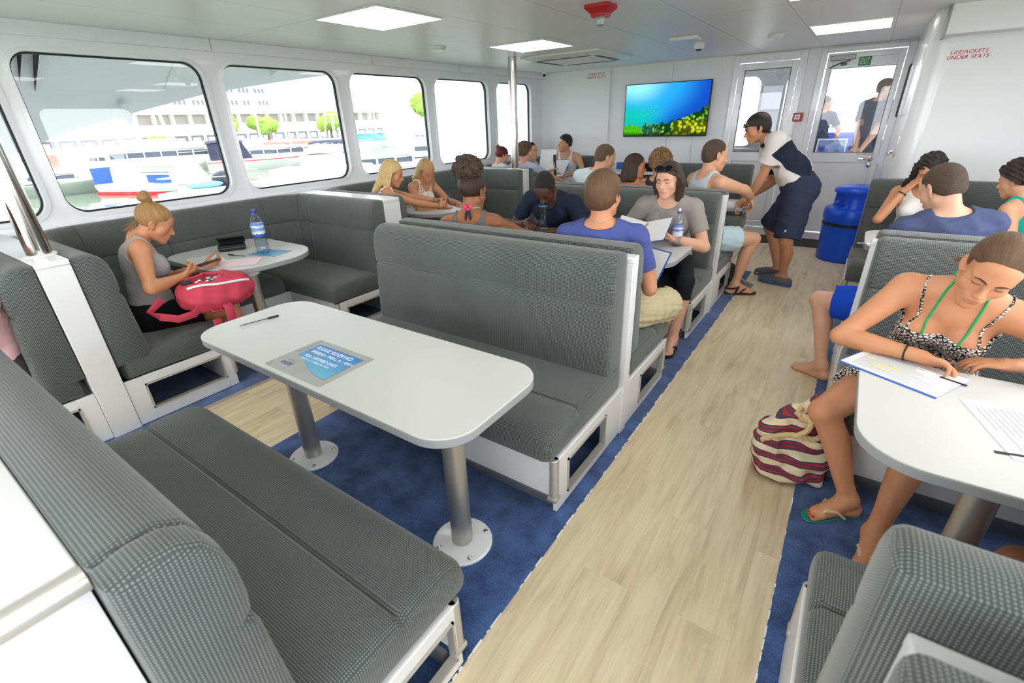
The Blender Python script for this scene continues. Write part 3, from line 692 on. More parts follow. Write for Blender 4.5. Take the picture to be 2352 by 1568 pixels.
# sofas along the windows: padded back swept round three sides
def sweep_back(path, prof, seams=()):
    """path: (x, y, nx, ny, arclength) points of the back's rear face with inward normals"""
    mb = MB(); L = path[-1][4]; R = []
    ins_at = {0: 0.020, 1: 0.008, len(path) - 2: 0.008, len(path) - 1: 0.020}
    for i, (x, y, nx, ny, l) in enumerate(path):
        ins = ins_at.get(i, 0)
        for q in seams:
            if abs(l - q) < 0.004: ins = max(ins, 0.009)
            elif abs(l - q) < 0.008: ins = max(ins, 0.003)
        P = offset_poly(prof, ins) if ins else prof
        R.append([(x + nx * d, y + ny * d, z) for d, z in P])
    return mb.rings(R)
def u_path(xe0, xe1, y0, y1, xw, r, seams=(), step=0.06):
    """from (xe0, y0) along the near partition to the wall xw, along it and back to (xe1, y1)"""
    segs = []
    l1 = xe0 - (xw + r); l2 = PI / 2 * r; l3 = (y1 - r) - (y0 + r); l4 = l2; l5 = xe1 - (xw + r)
    T = l1 + l2 + l3 + l4 + l5
    ls = set([0, 0.006, 0.024, T - 0.024, T - 0.006, T]); k = 0.1
    while k < T - 0.1: ls.add(round(k, 4)); k += step
    for q in seams:
        for e in (-0.014, -0.006, 0, 0.006, 0.014): ls.add(q + e)
    out = []
    for l in sorted(ls):
        if l <= l1: p = (xe0 - l, y0, 0, 1)
        elif l <= l1 + l2:
            a = (l - l1) / r; p = (xw + r - r * math.sin(a), y0 + r - r * math.cos(a), math.sin(a), math.cos(a))
        elif l <= l1 + l2 + l3: p = (xw, y0 + r + (l - l1 - l2), 1, 0)
        elif l <= l1 + l2 + l3 + l4:
            a = (l - l1 - l2 - l3) / r; p = (xw + r - r * math.cos(a), y1 - r + r * math.sin(a), math.cos(a), -math.sin(a))
        else: p = (xw + r + (l - l1 - l2 - l3 - l4), y1, 0, -1)
        out.append((*p, l))
    return out
def sofa(xe0, xe1, y0, y1, label, d0=0.60, d1=0.62, holes=True):
    xw = XW + 0.12; r = 0.34
    t = thing('corner_sofa', label, 'sofa', (-3.9, (y0 + y1) / 2, 0), 'u-shaped grey sofas along the windows')
    T = (xe0 - xw - r) + PI * r + (y1 - y0 - 2 * r) + (xe1 - xw - r)
    l1 = xe0 - xw - r
    seams = [l1 + 0.05, l1 + PI / 2 * r * 0.95, l1 + PI / 2 * r + (y1 - y0 - 2 * r) * 0.35, l1 + PI / 2 * r + (y1 - y0 - 2 * r) * 0.93, l1 + PI * r + (y1 - y0 - 2 * r) - 0.16, l1 + PI * r + (y1 - y0 - 2 * r) + 0.03]
    sweep_back(u_path(xe0, xe1, y0, y1, xw, r, seams), BACKP, seams).build('back_cushion', FAB, t, smooth=42)
    padded(seat_prof(0.03, d0 + 0.03, groove=False), xw + 0.02, xe0 - 0.005, y0, 1, 0.03).build('seat_cushion', FAB, t, smooth=38)
    padded(seat_prof(0.03, d1 + 0.03, groove=False), xw + 0.02, xe1 - 0.005, y1, -1, 0.03).build('seat_cushion', FAB, t, smooth=38)
    m = MB(); P = seat_prof(0.03, 0.62, groove=False); ya, yb = y0 + d0 + 0.04, y1 - d1 - 0.04
    m.rings([[(xw + d, y, z) for d, z in (offset_poly(P, i) if i else P)] for y, i in ((ya, 0.02), (ya + 0.01, 0.005), (ya + 0.03, 0), (yb - 0.03, 0), (yb - 0.01, 0.005), (yb, 0.02))]); m.build('seat_cushion', FAB, t, smooth=38)
    m = MB()
    fy = y0 + d0 - 0.01
    end_panel(m, xe0 - 0.012, 0.02, y0, fy, 0.01, 0.30, (y0 + 0.09, y0 + d0 - 0.07, 0.085, 0.25) if holes else None)
    m.box(xw, xe0 - 0.02, fy - 0.02, fy, 0.01, 0.30)
    gy = y1 - d1 + 0.01
    end_panel(m, xe1 - 0.012, 0.02, gy, y1, 0.01, 0.30, (y1 - d1 + 0.09, y1 - 0.08, 0.085, 0.25) if holes else None)
    m.box(xw, xe1 - 0.02, gy, gy + 0.02, 0.01, 0.30); m.box(xw + 0.555, xw + 0.575, fy, gy, 0.01, 0.30)
    m.build('base', WHITE, t, bevel=0.002)
    if holes:
        for (xe, a, b) in ((xe0, y0 + 0.09, y0 + d0 - 0.07), (xe1, y1 - d1 + 0.09, y1 - 0.08)):
            f = MB(); f.box(xe - 0.026, xe + 0.004, a, a + 0.008, 0.085, 0.25); f.box(xe - 0.026, xe + 0.004, b - 0.008, b, 0.085, 0.25); f.box(xe - 0.026, xe + 0.004, a, b, 0.085, 0.093); f.box(xe - 0.026, xe + 0.004, a, b, 0.242, 0.25)
            f.build('opening_trim', ALUM, t)
    for xe, yy in ((xe0, fy), (xe1, gy)):
        c = MB(); c.lathe([(0.021, 0.095), (0.021, 0.30)], (xe - 0.018, yy, 0), 16); c.build('corner_tube', ALUM, t)
    return t
XL = -3.20
sofa(XL, XL, 0.64, 2.72, 'grey u-shaped sofa under the woman with the hair bun')
partition(XW + 0.10, XL + 0.002, 0.50, 0.64, 'white partition carrying the near steel pole', top=1.035)
sofa(XL, XL, -1.35, 0.50, 'grey sofa cut by the left edge of the picture, in front of the near pole')
partition(XW + 0.10, XL - 0.0, 2.72, 2.90, 'white partition behind the two blonde women', top=1.03)
sofa(-3.28, -3.45, 2.90, 5.24, 'grey u-shaped sofa under the two blonde women')
partition(XW + 0.10, -3.45, 5.24, 5.37, 'white partition carrying the far steel pole', top=1.03)
sofa(-3.45, -3.55, 5.37, 7.53, 'far grey u-shaped sofa in the corner by the last windows')
# foreground counter behind the nearest bench
pc = thing('low_counter', 'white counter behind the nearest bench with a rounded aluminium edge', 'counter', (-1.4, -0.25, 0))
m = MB(); m.box(-2.36, -0.83, -0.55, 0.025, 0.0, 1.0); m.build('cabinet', WHITE, pc)
m = MB(); m.box(-2.36, -0.84, -0.55, 0.028, 0.985, 1.012); m.build('worktop', WHITE, pc, bevel=0.003)
m = MB(); m.tube([(-0.825, -0.55, 0.995), (-0.825, 0.028, 0.995)], 0.021, 16); m.build('edge_tube', ALUM, pc)

# ---------------------------------------------------------------- tables
def table(label, outline, legs, group='white dining tables', top=0.735, th=0.036, base=True, plate=0.125):
    x = sum(p[0] for p in outline) / len(outline); y = sum(p[1] for p in outline) / len(outline)
    t = thing('table', label, 'table', (x, y, 0), group)
    m = MB(); m.prism(outline, top - 0.006, top); tt = m.build('tabletop', TABLE, t, smooth=30, bevel=0.002)
    m = MB(); m.prism(outline, top - th, top - 0.0055); m.build('edge_band', EDGE, tt, smooth=30, bevel=0.003)
    for (lx, ly) in legs:
        m = MB(); m.lathe([(0.043, 0.012), (0.043, top - th + 0.002)], (lx, ly, 0), 24); lg = m.build('leg', ALU, t)
        m = MB(); m.lathe([(0.06, top - th - 0.05), (0.06, top - th)], (lx, ly, 0), 24); m.build('leg_collar', WHITE, lg)
        m = MB(); m.lathe([(plate, 0.006), (plate, 0.012), (plate - 0.006, 0.018), (0.05, 0.024), (0.044, 0.024)], (lx, ly, 0), 32); p = m.build('base_plate', GLOSSW, t)
        for i in range(4):
            a = PI / 4 + i * PI / 2 + 0.2
            m = MB(); m.lathe([(0.010, 0.0), (0.010, 0.006), (0.006, 0.010)], (lx + 0.102 * math.cos(a), ly + 0.102 * math.sin(a), 0.016), 10); m.build('bolt', STEEL, p)
    return t
table('long white table carrying the blue reserved sign, empty of people', rrect(-2.42, -0.80, 0.785, 1.355, 0.14, 10), [(-1.02, 1.03), (-2.055, 1.03)])
table('white table under the bottles, between the blue t-shirt and the grey t-shirt', rrect(-2.42, -0.84, 2.92, 3.58, 0.16, 10), [(-1.15, 3.22), (-2.0, 3.22)])
table('white table between the man in grey singlet and the far bench', rrect(-2.42, -0.82, 5.2, 5.75, 0.14, 10), [(-1.15, 5.5), (-2.0, 5.5)])
table('white table the woman in the black and white dress writes on', rrect(0.17, 1.60, 1.395, 2.10, 0.17, 10), [(0.53, 1.68), (1.3, 1.68)])
table('white table between the man in navy and the woman with curly black hair', rrect(0.165, 1.60, 3.98, 4.64, 0.14, 10), [(0.5, 4.3), (1.3, 4.3)])
table('white window table with the tall water bottle and black wallet', rrect(-4.24, -3.27, 1.36, 2.14, [0.16, 0.32, 0.32, 0.16], 12), [(-3.45, 1.62)])
table('white window table in front of the two blonde women', rrect(-4.24, -3.42, 3.58, 4.30, [0.16, 0.32, 0.32, 0.16], 12), [(-3.72, 3.95)])
table('white window table in the far corner before the man in the white singlet', rrect(-4.24, -3.50, 6.15, 6.80, [0.16, 0.3, 0.3, 0.16], 12), [(-3.8, 6.5)])

# steel poles
def pole(x, y, r, z0, label):
    t = thing('steel_pole', label, 'pole', (x, y, z0), 'polished steel poles')
    m = MB(); m.lathe([(r, z0), (r, ZC)], (x, y, 0), 32); m.build('pole_tube', STEEL, t)
    m = MB(); m.lathe([(r + 0.018, z0 - 0.002), (r + 0.016, z0 + 0.006), (r + 0.002, z0 + 0.008)], (x, y, 0), 32); m.build('pole_flange', WHITE, t)
pole(-3.44, 0.585, 0.052, 1.035, 'thick polished steel pole on the partition by the near window')
pole(-3.62, 5.305, 0.050, 1.03, 'polished steel pole standing on the far partition')
pole(0.345, 0.60, 0.036, 0.932, 'steel pole on the partition in the lower right corner')
# ---------------------------------------------------------------- outside: our own upper deck, the marina, the hotel
ZW = -1.4
HULLW = mat('white_gelcoat', (236, 236, 234), rough=0.3)
OFFW = mat('cream_canvas', (222, 214, 202), rough=0.8)
NAVY = mat('navy_canvas', (58, 60, 84), rough=0.8)
TEAL = mat('teal_canvas', (96, 190, 190), rough=0.7)
SMOKE = mat('smoked_boat_glass', (78, 86, 100), rough=0.15)
BLUEH = mat('blue_hull_paint', (52, 92, 190), rough=0.4)
REDH = mat('red_hull_paint', (206, 36, 44), rough=0.4)
OLIVE = mat('grey_green_hull', (150, 160, 150), rough=0.4)
BLACKM = mat('outboard_black', (42, 44, 56), rough=0.4)
ORANGE = mat('lifebuoy_orange', (226, 84, 60), rough=0.5)
CONC = mat('hotel_white_render', (232, 231, 226), rough=0.7)
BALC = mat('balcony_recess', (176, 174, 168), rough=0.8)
HWIN = mat('hotel_window', (120, 122, 132), rough=0.3)
BRICK = mat('red_brick_quay', (186, 150, 138), rough=0.9, var=0.1)
SHOP = mat('shop_front_dark', (122, 124, 130), rough=0.5)
m = bpy.data.materials.new('harbour_water'); m.use_nodes = True
nt = m.node_tree; b = nt.nodes['Principled BSDF']; b.inputs['Base Color'].default_value = lin((128, 142, 120)); b.inputs['Roughness'].default_value = 0.08
tc = node(nt, 'ShaderNodeTexCoord'); mp = node(nt, 'ShaderNodeMapping'); mp.inputs['Scale'].default_value = (0.5, 1.6, 1); nt.links.new(tc.outputs['Object'], mp.inputs[0])
nz = node(nt, 'ShaderNodeTexNoise', i_Scale=1.3, i_Detail=3.0); nt.links.new(mp.outputs[0], nz.inputs['Vector'])
bp = node(nt, 'ShaderNodeBump', i_Strength=0.25, i_Distance=0.12); nt.links.new(nz.outputs['Fac'], bp.inputs['Height']); nt.links.new(bp.outputs[0], b.inputs['Normal'])
WATER = m
wm = MB(); wm.box(-124, 60, -60, 160, ZW - 0.4, ZW); struct('water', wm, WATER, 'green harbour water beyond the windows', smooth=0)
hm = MB(); hm.box(XW - 0.25, XR + 0.4, -4, 15.0, -1.7, -0.07); struct('trim_11', hm, HULLW, 'white hull of this vessel below the cabin floor', smooth=0)

# sloping wing of the deck above, outside the windows
UNDER = mat('grey_white_soffit', (206, 208, 212), rough=0.45)
wing = thing('upper_deck_wing', 'grey sloping underside of the upper deck wing outside the near windows', 'deck', (-6.0, 2.5, 2.3))
edge = [(-1.2, 0.9), (0.3, 1.20), (1.3, 1.50), (1.64, 1.64), (2.18, 1.78), (3.0, 1.98), (3.88, 2.12), (4.75, 2.25), (6.5, 2.42), (8.5, 2.55)]
m = MB(); R = []
for (y, z) in edge:
    R.append([(-4.66, y, 2.50), (-5.4, y, 2.50 - (2.5 - z) * 0.30), (-6.05, y, z + 0.16), (-6.17, y, z + 0.03), (-6.20, y, z), (-6.27, y, z + 0.02), (-6.30, y, z + 0.12), (-6.1, y, z + 0.32), (-5.4, y, 2.72), (-4.66, y, 2.75)])
m.rings(R); m.build('soffit', UNDER, wing, smooth=50)
for (y, zz) in ((1.35, 1.9), (2.55, 2.12), (3.75, 2.28)):
    m = MB(); m.rings([[(x, y - 0.05, z) for x, z in ((-4.70, 2.44), (-5.4, 2.36), (-6.05, zz - 0.12), (-6.05, zz + 0.05), (-4.70, 2.55))], [(x, y + 0.05, z) for x, z in ((-4.70, 2.44), (-5.4, 2.36), (-6.05, zz - 0.12), (-6.05, zz + 0.05), (-4.70, 2.55))]])
    m.build('deck_beam', UNDER, wing, bevel=0.01)
for (y, z) in ((2.10, 1.86), (3.05, 2.06)):
    m = MB(); m.lathe([(0.045, 0.0), (0.045, -0.06), (0.02, -0.16), (0.012, -0.18)], (-6.05, y, z), 12); m.build('hanging_bracket', UNDER, wing)
m = MB(); m.box(-5.3, -4.68, -3, 9, -0.12, 0.0); m.tube([(-5.28, -3, 0.0), (-5.28, 9, 0.0)], 0.05, 8); struct('trim_12', m, HULLW, 'white side deck outside the windows', smooth=30)

def boat(label, pos, ang, L, W, H, hull=None, stripe=None, cabin=None, canopy=None, mast=0, tower=0, outboards=0, group='boats in the marina', rail=True, lip=None):
    """boat with stern at the origin, bow along +x; cabin = (x0, x1, height, window?)"""
    t = thing('boat', label, 'boat', (pos[0], pos[1], ZW), group, ang)
    hull = hull or HULLW
    H *= 0.5
    if cabin: cabin = [(a0, b0, zb * 0.62, h * 0.62, wd, wi) for a0, b0, zb, h, wd, wi in cabin]
    if canopy: canopy = (canopy[0], canopy[1], canopy[2] * 0.62, canopy[3], canopy[4])
    m = MB(); R = []
    for i in range(13):
        u = i / 12; w = W / 2 * (1 - max(0, (u - 0.45) / 0.55) ** 2.2) + 0.02; sh = H * (1 + 0.28 * u * u); fl_ = 0.72 - 0.2 * u
        x = u * L; xb = x - (0.16 * L * max(0, u - 0.6) / 0.4) * 0.5
        R.append([(xb, -w * fl_, -0.25), (x, -w, sh * 0.75), (x, -w, sh), (x, -w * 0.92, sh + 0.02), (x, w * 0.92, sh + 0.02), (x, w, sh), (x, w, sh * 0.75), (xb, w * fl_, -0.25)])
    m.rings(R); m.build('hull', hull, t, smooth=35, local=True)
    if stripe:
        m = MB(); R = []
        for i in range(13):
            u = i / 12; w = W / 2 * (1 - max(0, (u - 0.45) / 0.55) ** 2.2) + 0.045; sh = H * (1 + 0.28 * u * u); x = u * L + 0.02
            z0, z1 = (sh * 0.72, sh * 0.92) if lip is None else (sh * lip[0], sh * lip[1])
            R.append([(x, -w, z0), (x, -w, z1), (x, w, z1), (x, w, z0)])
        m.rings(R); m.build('hull_stripe', stripe, t, local=True)
    if cabin:
        for (x0, x1, zb, h, wd, win) in cabin:
            m = MB(); a, b_ = x0 * L, x1 * L; y = W / 2 * wd; z = H + zb
            m.rings([[(a, -y, z), (b_ , -y * 0.9, z), (b_, y * 0.9, z), (a, y, z)], [(a + 0.05 * h, -y * 0.92, z + h), (b_ - 0.55 * h, -y * 0.8, z + h), (b_ - 0.55 * h, y * 0.8, z + h), (a + 0.05 * h, y * 0.92, z + h)]])
            c = m.build('cabin', HULLW, t, bevel=0.08, segs=3, local=True)
            m = MB(); m.box(a - 0.2, b_ - 0.5 * h + 0.1, -y * 0.97, y * 0.97, z + h, z + h + 0.08); m.build('cabin_roof', HULLW, t, bevel=0.03, local=True)
            if win:
                m = MB(); e = 0.02; k = lambda zz: (zz - z) / h
                za, zb2 = z + h * 0.42, z + h * 0.84
                m.rings([[(a + 0.25, -y * (1 - 0.08 * k(za)) - e, za), (b_ - 0.55 * h * k(za) + e, -y * (0.9 - 0.1 * k(za)) - e, za), (b_ - 0.55 * h * k(za) + e, y * (0.9 - 0.1 * k(za)) + e, za), (a + 0.25, y * (1 - 0.08 * k(za)) + e, za)],
                         [(a + 0.25, -y * (1 - 0.08 * k(zb2)) - e, zb2), (b_ - 0.55 * h * k(zb2) + e, -y * (0.9 - 0.1 * k(zb2)) - e, zb2), (b_ - 0.55 * h * k(zb2) + e, y * (0.9 - 0.1 * k(zb2)) + e, zb2), (a + 0.25, y * (1 - 0.08 * k(zb2)) + e, zb2)]])
                w = m.build('cabin_window', SMOKE, t, smooth=0, local=True)
                m = MB()
                for q in np.linspace(a + 0.3, b_ - 0.4 * h, max(2, int((b_ - a) / 1.1) + 1)): m.box(q - 0.04, q + 0.04, -y - 0.05, y + 0.05, za - 0.02, zb2 + 0.02)
                m.build('window_post', HULLW, w, local=True)
    if canopy:
        x0, x1, zc, cm_, sides = canopy; a, b_ = x0 * L, x1 * L; y = W / 2 * 0.86; z = H + zc
        m = MB(); R = []
        for i in range(7):
            u = i / 6; hh = 0.22 * math.sin(PI * (0.15 + 0.7 * u))
            R.append([(a + (b_ - a) * u, -y, z + hh - 0.14), (a + (b_ - a) * u, -y * 0.5, z + hh), (a + (b_ - a) * u, y * 0.5, z + hh), (a + (b_ - a) * u, y, z + hh - 0.14), (a + (b_ - a) * u, y, z + hh - 0.2), (a + (b_ - a) * u, y * 0.5, z + hh - 0.05), (a + (b_ - a) * u, -y * 0.5, z + hh - 0.05), (a + (b_ - a) * u, -y, z + hh - 0.2)])
        m.rings(R); m.build('canopy', cm_, t, local=True)
        if sides:
            m = MB(); m.rings([[(a + 0.1, -y, H), (b_ + 0.5, -y, H), (b_ + 0.5, y, H), (a + 0.1, y, H)], [(a + 0.1, -y * 0.95, z - 0.05), (b_ - 0.1, -y * 0.95, z - 0.05), (b_ - 0.1, y * 0.95, z - 0.05), (a + 0.1, y * 0.95, z - 0.05)]]); m.build('canopy_sides', sides, t, local=True)
        else:
            for (px, py) in ((a + .1, -y), (a + .1, y), (b_ - .1, -y), (b_ - .1, y)):
                m = MB(); m.tube([(px, py, H - 0.1), (px, py, z)], 0.03, 6); m.build('canopy_post', STEEL, t, local=True)
    if mast:
        m = MB(); m.tube([(0.45 * L, 0, H), (0.45 * L, 0, H + mast)], [0.09, 0.05], 8); mm = m.build('mast', HULLW, t, local=True)
        m = MB(); m.tube([(0.45 * L, -mast * 0.1, H + mast * 0.6), (0.45 * L, mast * 0.1, H + mast * 0.6)], 0.03, 6); m.tube([(0.45 * L, 0, H + 1.0), (0.05 * L, 0, H + 1.05)], 0.07, 8); m.build('spar', HULLW, mm, local=True)
    if tower:
        for sx in (0.32, 0.5):
            for sy in (-0.34, 0.34):
                m = MB(); m.tube([(sx * L, sy * W, H + 0.5), ((sx * 0.6 + 0.41 * 0.4) * L, sy * W * 0.4, H + tower)], 0.05, 6); m.build('tower_leg', HULLW, t, local=True)
        m = MB(); m.box(0.34 * L, 0.48 * L, -0.2 * W, 0.2 * W, H + tower, H + tower + 0.12); m.build('tower_top', HULLW, t, local=True)
    if rail:
        for sgn in (-1, 1):
            m = MB(); P = []
            for i in range(6):
                u = 0.5 + 0.48 * i / 5; w = W / 2 * (1 - max(0, (u - 0.45) / 0.55) ** 2.2) * 0.92; P.append((u * L, sgn * w, H * (1 + 0.28 * u * u) + 0.55))
            m.tube(P, 0.022, 6); m.build('bow_rail', STEEL, t, local=True)
    for i in range(outboards):
        yy = (i - (outboards - 1) / 2) * 0.9
        m = MB(); m.box(-0.55, -0.05, yy - 0.2, yy + 0.2, 0.15, 0.85); m.box(-0.4, -0.1, yy - 0.08, yy + 0.08, -0.4, 0.15); o = m.build('outboard_motor', BLACKM, t, bevel=0.07, local=True)
        m = MB(); m.box(-0.57, -0.03, yy - 0.21, yy + 0.21, 0.42, 0.52); m.build('motor_band', HULLW, o, bevel=0.02, local=True)
    return t
A = math.atan2
# first window: the red and blue workboat with outboards
wb = boat('white workboat with red hull stripe and blue stern panel', (-34.2, 10.2), A(2.2, 5.8), 6.6, 2.4, 1.0, stripe=REDH, lip=(0.02, 0.30), cabin=[(0.16, 0.86, 0.0, 1.45, 0.86, False)], outboards=2, rail=False)
m = MB(); m.box(-0.06, -0.0, -1.12, 1.12, 0.15, 1.35); m.build('stern_panel', BLUEL, wb, local=True)
m = MB(); m.lathe([(0.30, -0.05), (0.40, -0.05), (0.40, 0.05), (0.30, 0.05)], (0, 0, 0), 18, M=Matrix.Rotation(PI / 2, 3, 'Y')); lb = m.build('lifebuoy', ORANGE, wb, local=True); lb.location = (-0.12, -0.2, 0.95)
m = MB(); m.box(3.6, 5.0, -1.10, -1.04, 0.62, 1.0); m.build('blue_board', BLUEL, wb, local=True)
m = MB(); m.box(1.6, 2.4, -1.08, -1.02, 1.02, 1.2); m.build('side_hatch', PAPER, wb, local=True)
m = MB(); m.box(3.3, 5.0, -1.07, -1.0, 1.1, 1.16); m.build('window_ledge', SHOP, wb, local=True)
boat('grey-green hulled sailing yacht with white deck left of the workboat', (-37.5, 6.0), A(3.0, 1.0), 5.0, 2.6, 1.2, hull=OLIVE, cabin=[(0.2, 0.7, 0.1, 0.7, 0.6, True)], mast=0, rail=False)
boat('white flybridge cruiser with antenna tower behind the workboat', (-50, 13.5), A(8.0, 2.5), 12, 4.2, 1.6, cabin=[(0.1, 0.72, 0.0, 1.5, 0.86, True), (0.2, 0.55, 1.5, 1.1, 0.7, False)], tower=5.5)
boat('white cruiser with navy cockpit cover at the right of the first window', (-43.5, 19.5), A(6.0, 3.0), 9.5, 3.6, 1.6, cabin=[(0.3, 0.8, 0.0, 1.2, 0.8, True)], canopy=(0.02, 0.3, 2.1, NAVY, NAVY), stripe=REDH, lip=(0.8, 0.88), mast=9)
boat('small white motorboat by the brick quay', (-62, 16.2), A(2, 4), 6, 2.3, 0.9, cabin=[(0.3, 0.75, 0, 1.1, 0.8, True)])
boat('small white motorboat behind the flybridge cruiser', (-66, 22.0), A(2, 5), 6, 2.3, 0.9, cabin=[(0.3, 0.75, 0, 1.1, 0.8, True)], stripe=REDH)
boat('long low white barge moored at the far left of the first window', (-52, 8.6), A(1.5, 6.0), 9, 2.8, 0.8, stripe=BLUEH, cabin=[(0.05, 0.5, 0, 1.2, 0.7, False)], rail=False)
boat('white yacht with tall bare mast in front of the hotel terrace', (-62, 27.5), A(3, 5), 10, 3.2, 1.2, cabin=[(0.25, 0.65, 0, 0.7, 0.6, True)], mast=13)
# second window
boat('white motorboat whose bare foredeck fills the bottom of the second window', (-22.6, 18.6), A(-10.5, 0.8), 11.0, 4.2, 1.3, cabin=[(0.1, 0.3, 0.0, 0.7, 0.6, False)], stripe=BLUEH, lip=(0.60, 0.68))
gb = thing('gear_bundle', 'dark bundle of dive gear and blue cover on the white foredeck', 'bundle', (-23.2, 10.7, -0.62), None)
m = MB(); m.ell((-23.2, 11.0, -0.36), (0.5, 0.62, 0.36)); m.build('gear_pile', BLACKM, gb)
m = MB(); m.ell((-22.9, 9.9, -0.5), (0.4, 0.75, 0.14)); m.build('blue_cover', mat('sky_blue_cover', (120, 190, 224), rough=0.7), gb)
boat('white and blue trawler with boxy wheelhouse', (-55.5, 27.6), A(5.6, 1.4), 8.0, 2.8, 1.1, hull=BLUEH, stripe=HULLW, lip=(0.6, 1.0), cabin=[(0.0, 0.42, 0.0, 2.3, 0.8, False)], rail=False)
boat('cruiser with cream canvas cockpit tent in the second window', (-31.2, 18.2), A(2.6, 3.8), 7.5, 2.6, 1.2, canopy=(0.25, 0.62, 1.4, OFFW, OFFW), cabin=[(0.55, 0.8, 0, 0.6, 0.6, False)])
boat('motorboat with navy bimini top in the second window', (-38.5, 25.8), A(2, 4), 6.5, 2.6, 1.2, canopy=(0.05, 0.55, 1.9, NAVY, None), stripe=NAVY, lip=(0.5, 0.95))
boat('white hardtop cruiser with wide side windows at the right of the second window', (-25.3, 18.2), A(4.4, 1.6), 6.5, 2.7, 1.15, cabin=[(0.12, 0.75, 0.0, 1.15, 0.84, True)], stripe=REDH, lip=(0.93, 0.97))
boat('sailing yacht with two white masts before the balconies', (-60, 33.0), A(2, 6), 11, 3.2, 1.2, cabin=[(0.2, 0.6, 0, 0.7, 0.6, True)], mast=14)
boat('small open white boat behind the cream canvas tent', (-52, 28.2), A(3, 5), 6, 2.4, 1.0, hull=OLIVE, cabin=[(0.4, 0.7, 0, 0.9, 0.7, True)])
boat('white game boat behind the navy bimini', (-58, 39.0), A(2, 6), 9, 3.2, 1.3, cabin=[(0.2, 0.7, 0, 1.4, 0.8, True)], tower=3.6)
# third window
boat('ketch with teal covers on deck in the third window', (-64, 49.0), A(3, 6), 11, 3.4, 1.5, canopy=(0.1, 0.5, 1.6, TEAL, TEAL), mast=12)
boat('white catamaran with dark wheelhouse windows in the third window', (-29.5, 27.0), A(4.4, 3.4), 9.0, 3.9, 1.6, cabin=[(0.1, 0.78, 0.0, 1.2, 0.9, True)], stripe=SMOKE, lip=(0.78, 0.92))
boat('white passenger boat with slanted windows behind the catamaran', (-44, 44.0), A(3, 5), 12, 4.2, 2.4, cabin=[(0.1, 0.7, 0.0, 2.2, 0.85, True)])
boat('small white dinghy below the teal covers', (-33, 31.0), A(5, 2), 5.5, 2.1, 0.9, canopy=(0.1, 0.6, 1.5, HULLW, None))
boat('yacht with furled sail before the green tree', (-70, 66), A(2, 6), 11, 3.2, 1.3, mast=12, cabin=[(0.25, 0.6, 0, 0.7, 0.6, True)])
boat('white motor cruiser seen through the last window', (-24, 36), A(3, 4), 8, 3.0, 1.5, cabin=[(0.15, 0.75, 0.0, 1.6, 0.85, True), (0.25, 0.6, 1.7, 0.9, 0.7, True)], stripe=BLUEH, lip=(0.6, 0.75))
# the big pale ferry side
fr_ = thing('ferry', 'huge pale white ship side filling the fourth window', 'ship', (-10, 12, ZW), None)
m = MB(); m.rings([[(x, y0_ + y, z) for y, z in ((0, ZW), (3.4, ZW), (3.9, 1.0), (4.0, 6.0), (0, 6.0))] for x, y0_ in ((-9.3, 9.75), (-16, 17.2))]); m.build('ship_side', HULLW, fr_, smooth=0)
m = MB(); m.box(-9.33, -9.27, 9.75, 13.3, 1.28, 1.62); m.build('shading_band', mat('pale_grey_band', (214, 215, 218), rough=0.5), fr_)  # pale grey band puts the side's horizontal shading into colour
# quay, terrace, hotel, trees
q = MB(); q.box(-126, -82, -20, 62, ZW, -0.55); struct('wall_quay', q, BRICK, 'red brick quay wall along the marina', smooth=0)
hot = thing('hotel', 'long white hotel with rows of balconies and windows across the marina', 'building', (-130, 60, ZW))
XH = -130.0
def zz(z): return 1.6 + (z - 1.6) * 1.733
def yy(y): return y * 1.733
m = MB(); m.box(XH - 14, XH, yy(-4), yy(64.5), -3, zz(6.0)); m.box(XH - 14, XH, yy(47.0), yy(70.5), zz(6.0), zz(9.6)); m.box(XH - 14, XH, yy(52.0), yy(66.5), zz(9.6), zz(10.6))
m.build('main_block', CONC, hot, smooth=0)
m = MB(); m.box(XH, XH + 5, yy(-4), yy(66), zz(1.05), zz(1.95)); m.build('terrace_roof', CONC, hot, bevel=0.3)
m = MB(); m.box(XH, XH + 2.5, yy(-4), yy(66), zz(3.6), zz(4.2)); m.build('upper_slab', CONC, hot, bevel=0.1)
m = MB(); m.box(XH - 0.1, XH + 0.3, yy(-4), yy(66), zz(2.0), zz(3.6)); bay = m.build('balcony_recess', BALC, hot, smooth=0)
m = MB()
k = -4.0
while k < 66:
    m.box(XH, XH + 2.0, yy(k), yy(k) + 0.35, zz(1.95), zz(3.62)); k += 2.15
m.build('balcony_divider', CONC, hot, smooth=0)
m = MB(); m.box(XH + 1.8, XH + 2.1, yy(-4), yy(66), zz(1.95), zz(2.38)); m.build('balcony_rail', CONC, hot, smooth=0)
for (z0, z1, a, b_) in ((4.75, 5.35, 20, 44), (6.35, 6.95, 22, 44), (4.75, 5.35, 49, 66), (6.35, 6.95, 49, 66), (7.6, 8.1, 49, 66), (8.7, 9.2, 53, 66)):
    m = MB(); m.box(XH - 0.1, XH + 0.08, yy(a) - 1, yy(b_) + 0.5, zz(z0) - 0.3, zz(z1) + 0.1); m.build('window_band', CONC, hot, smooth=0)
    k = a
    while k < b_ - 1:
        n = 3 if b_ < 46 else 1
        m = MB()
        for j in range(n):
            w = 0.62 if n == 3 else 1.5
            m.box(XH + 0.05, XH + 0.16, yy(k) + j * 1.0, yy(k) + j * 1.0 + w, zz(z0), zz(z1))
        m.build('window', HWIN if n == 3 else BALC, hot, smooth=0); k += 2.3
m = MB(); m.box(XH, XH + 0.2, yy(-4), yy(66), -1.6, zz(1.05)); m.build('shop_front', SHOP, hot, smooth=0)
m = MB(); k = -4.0
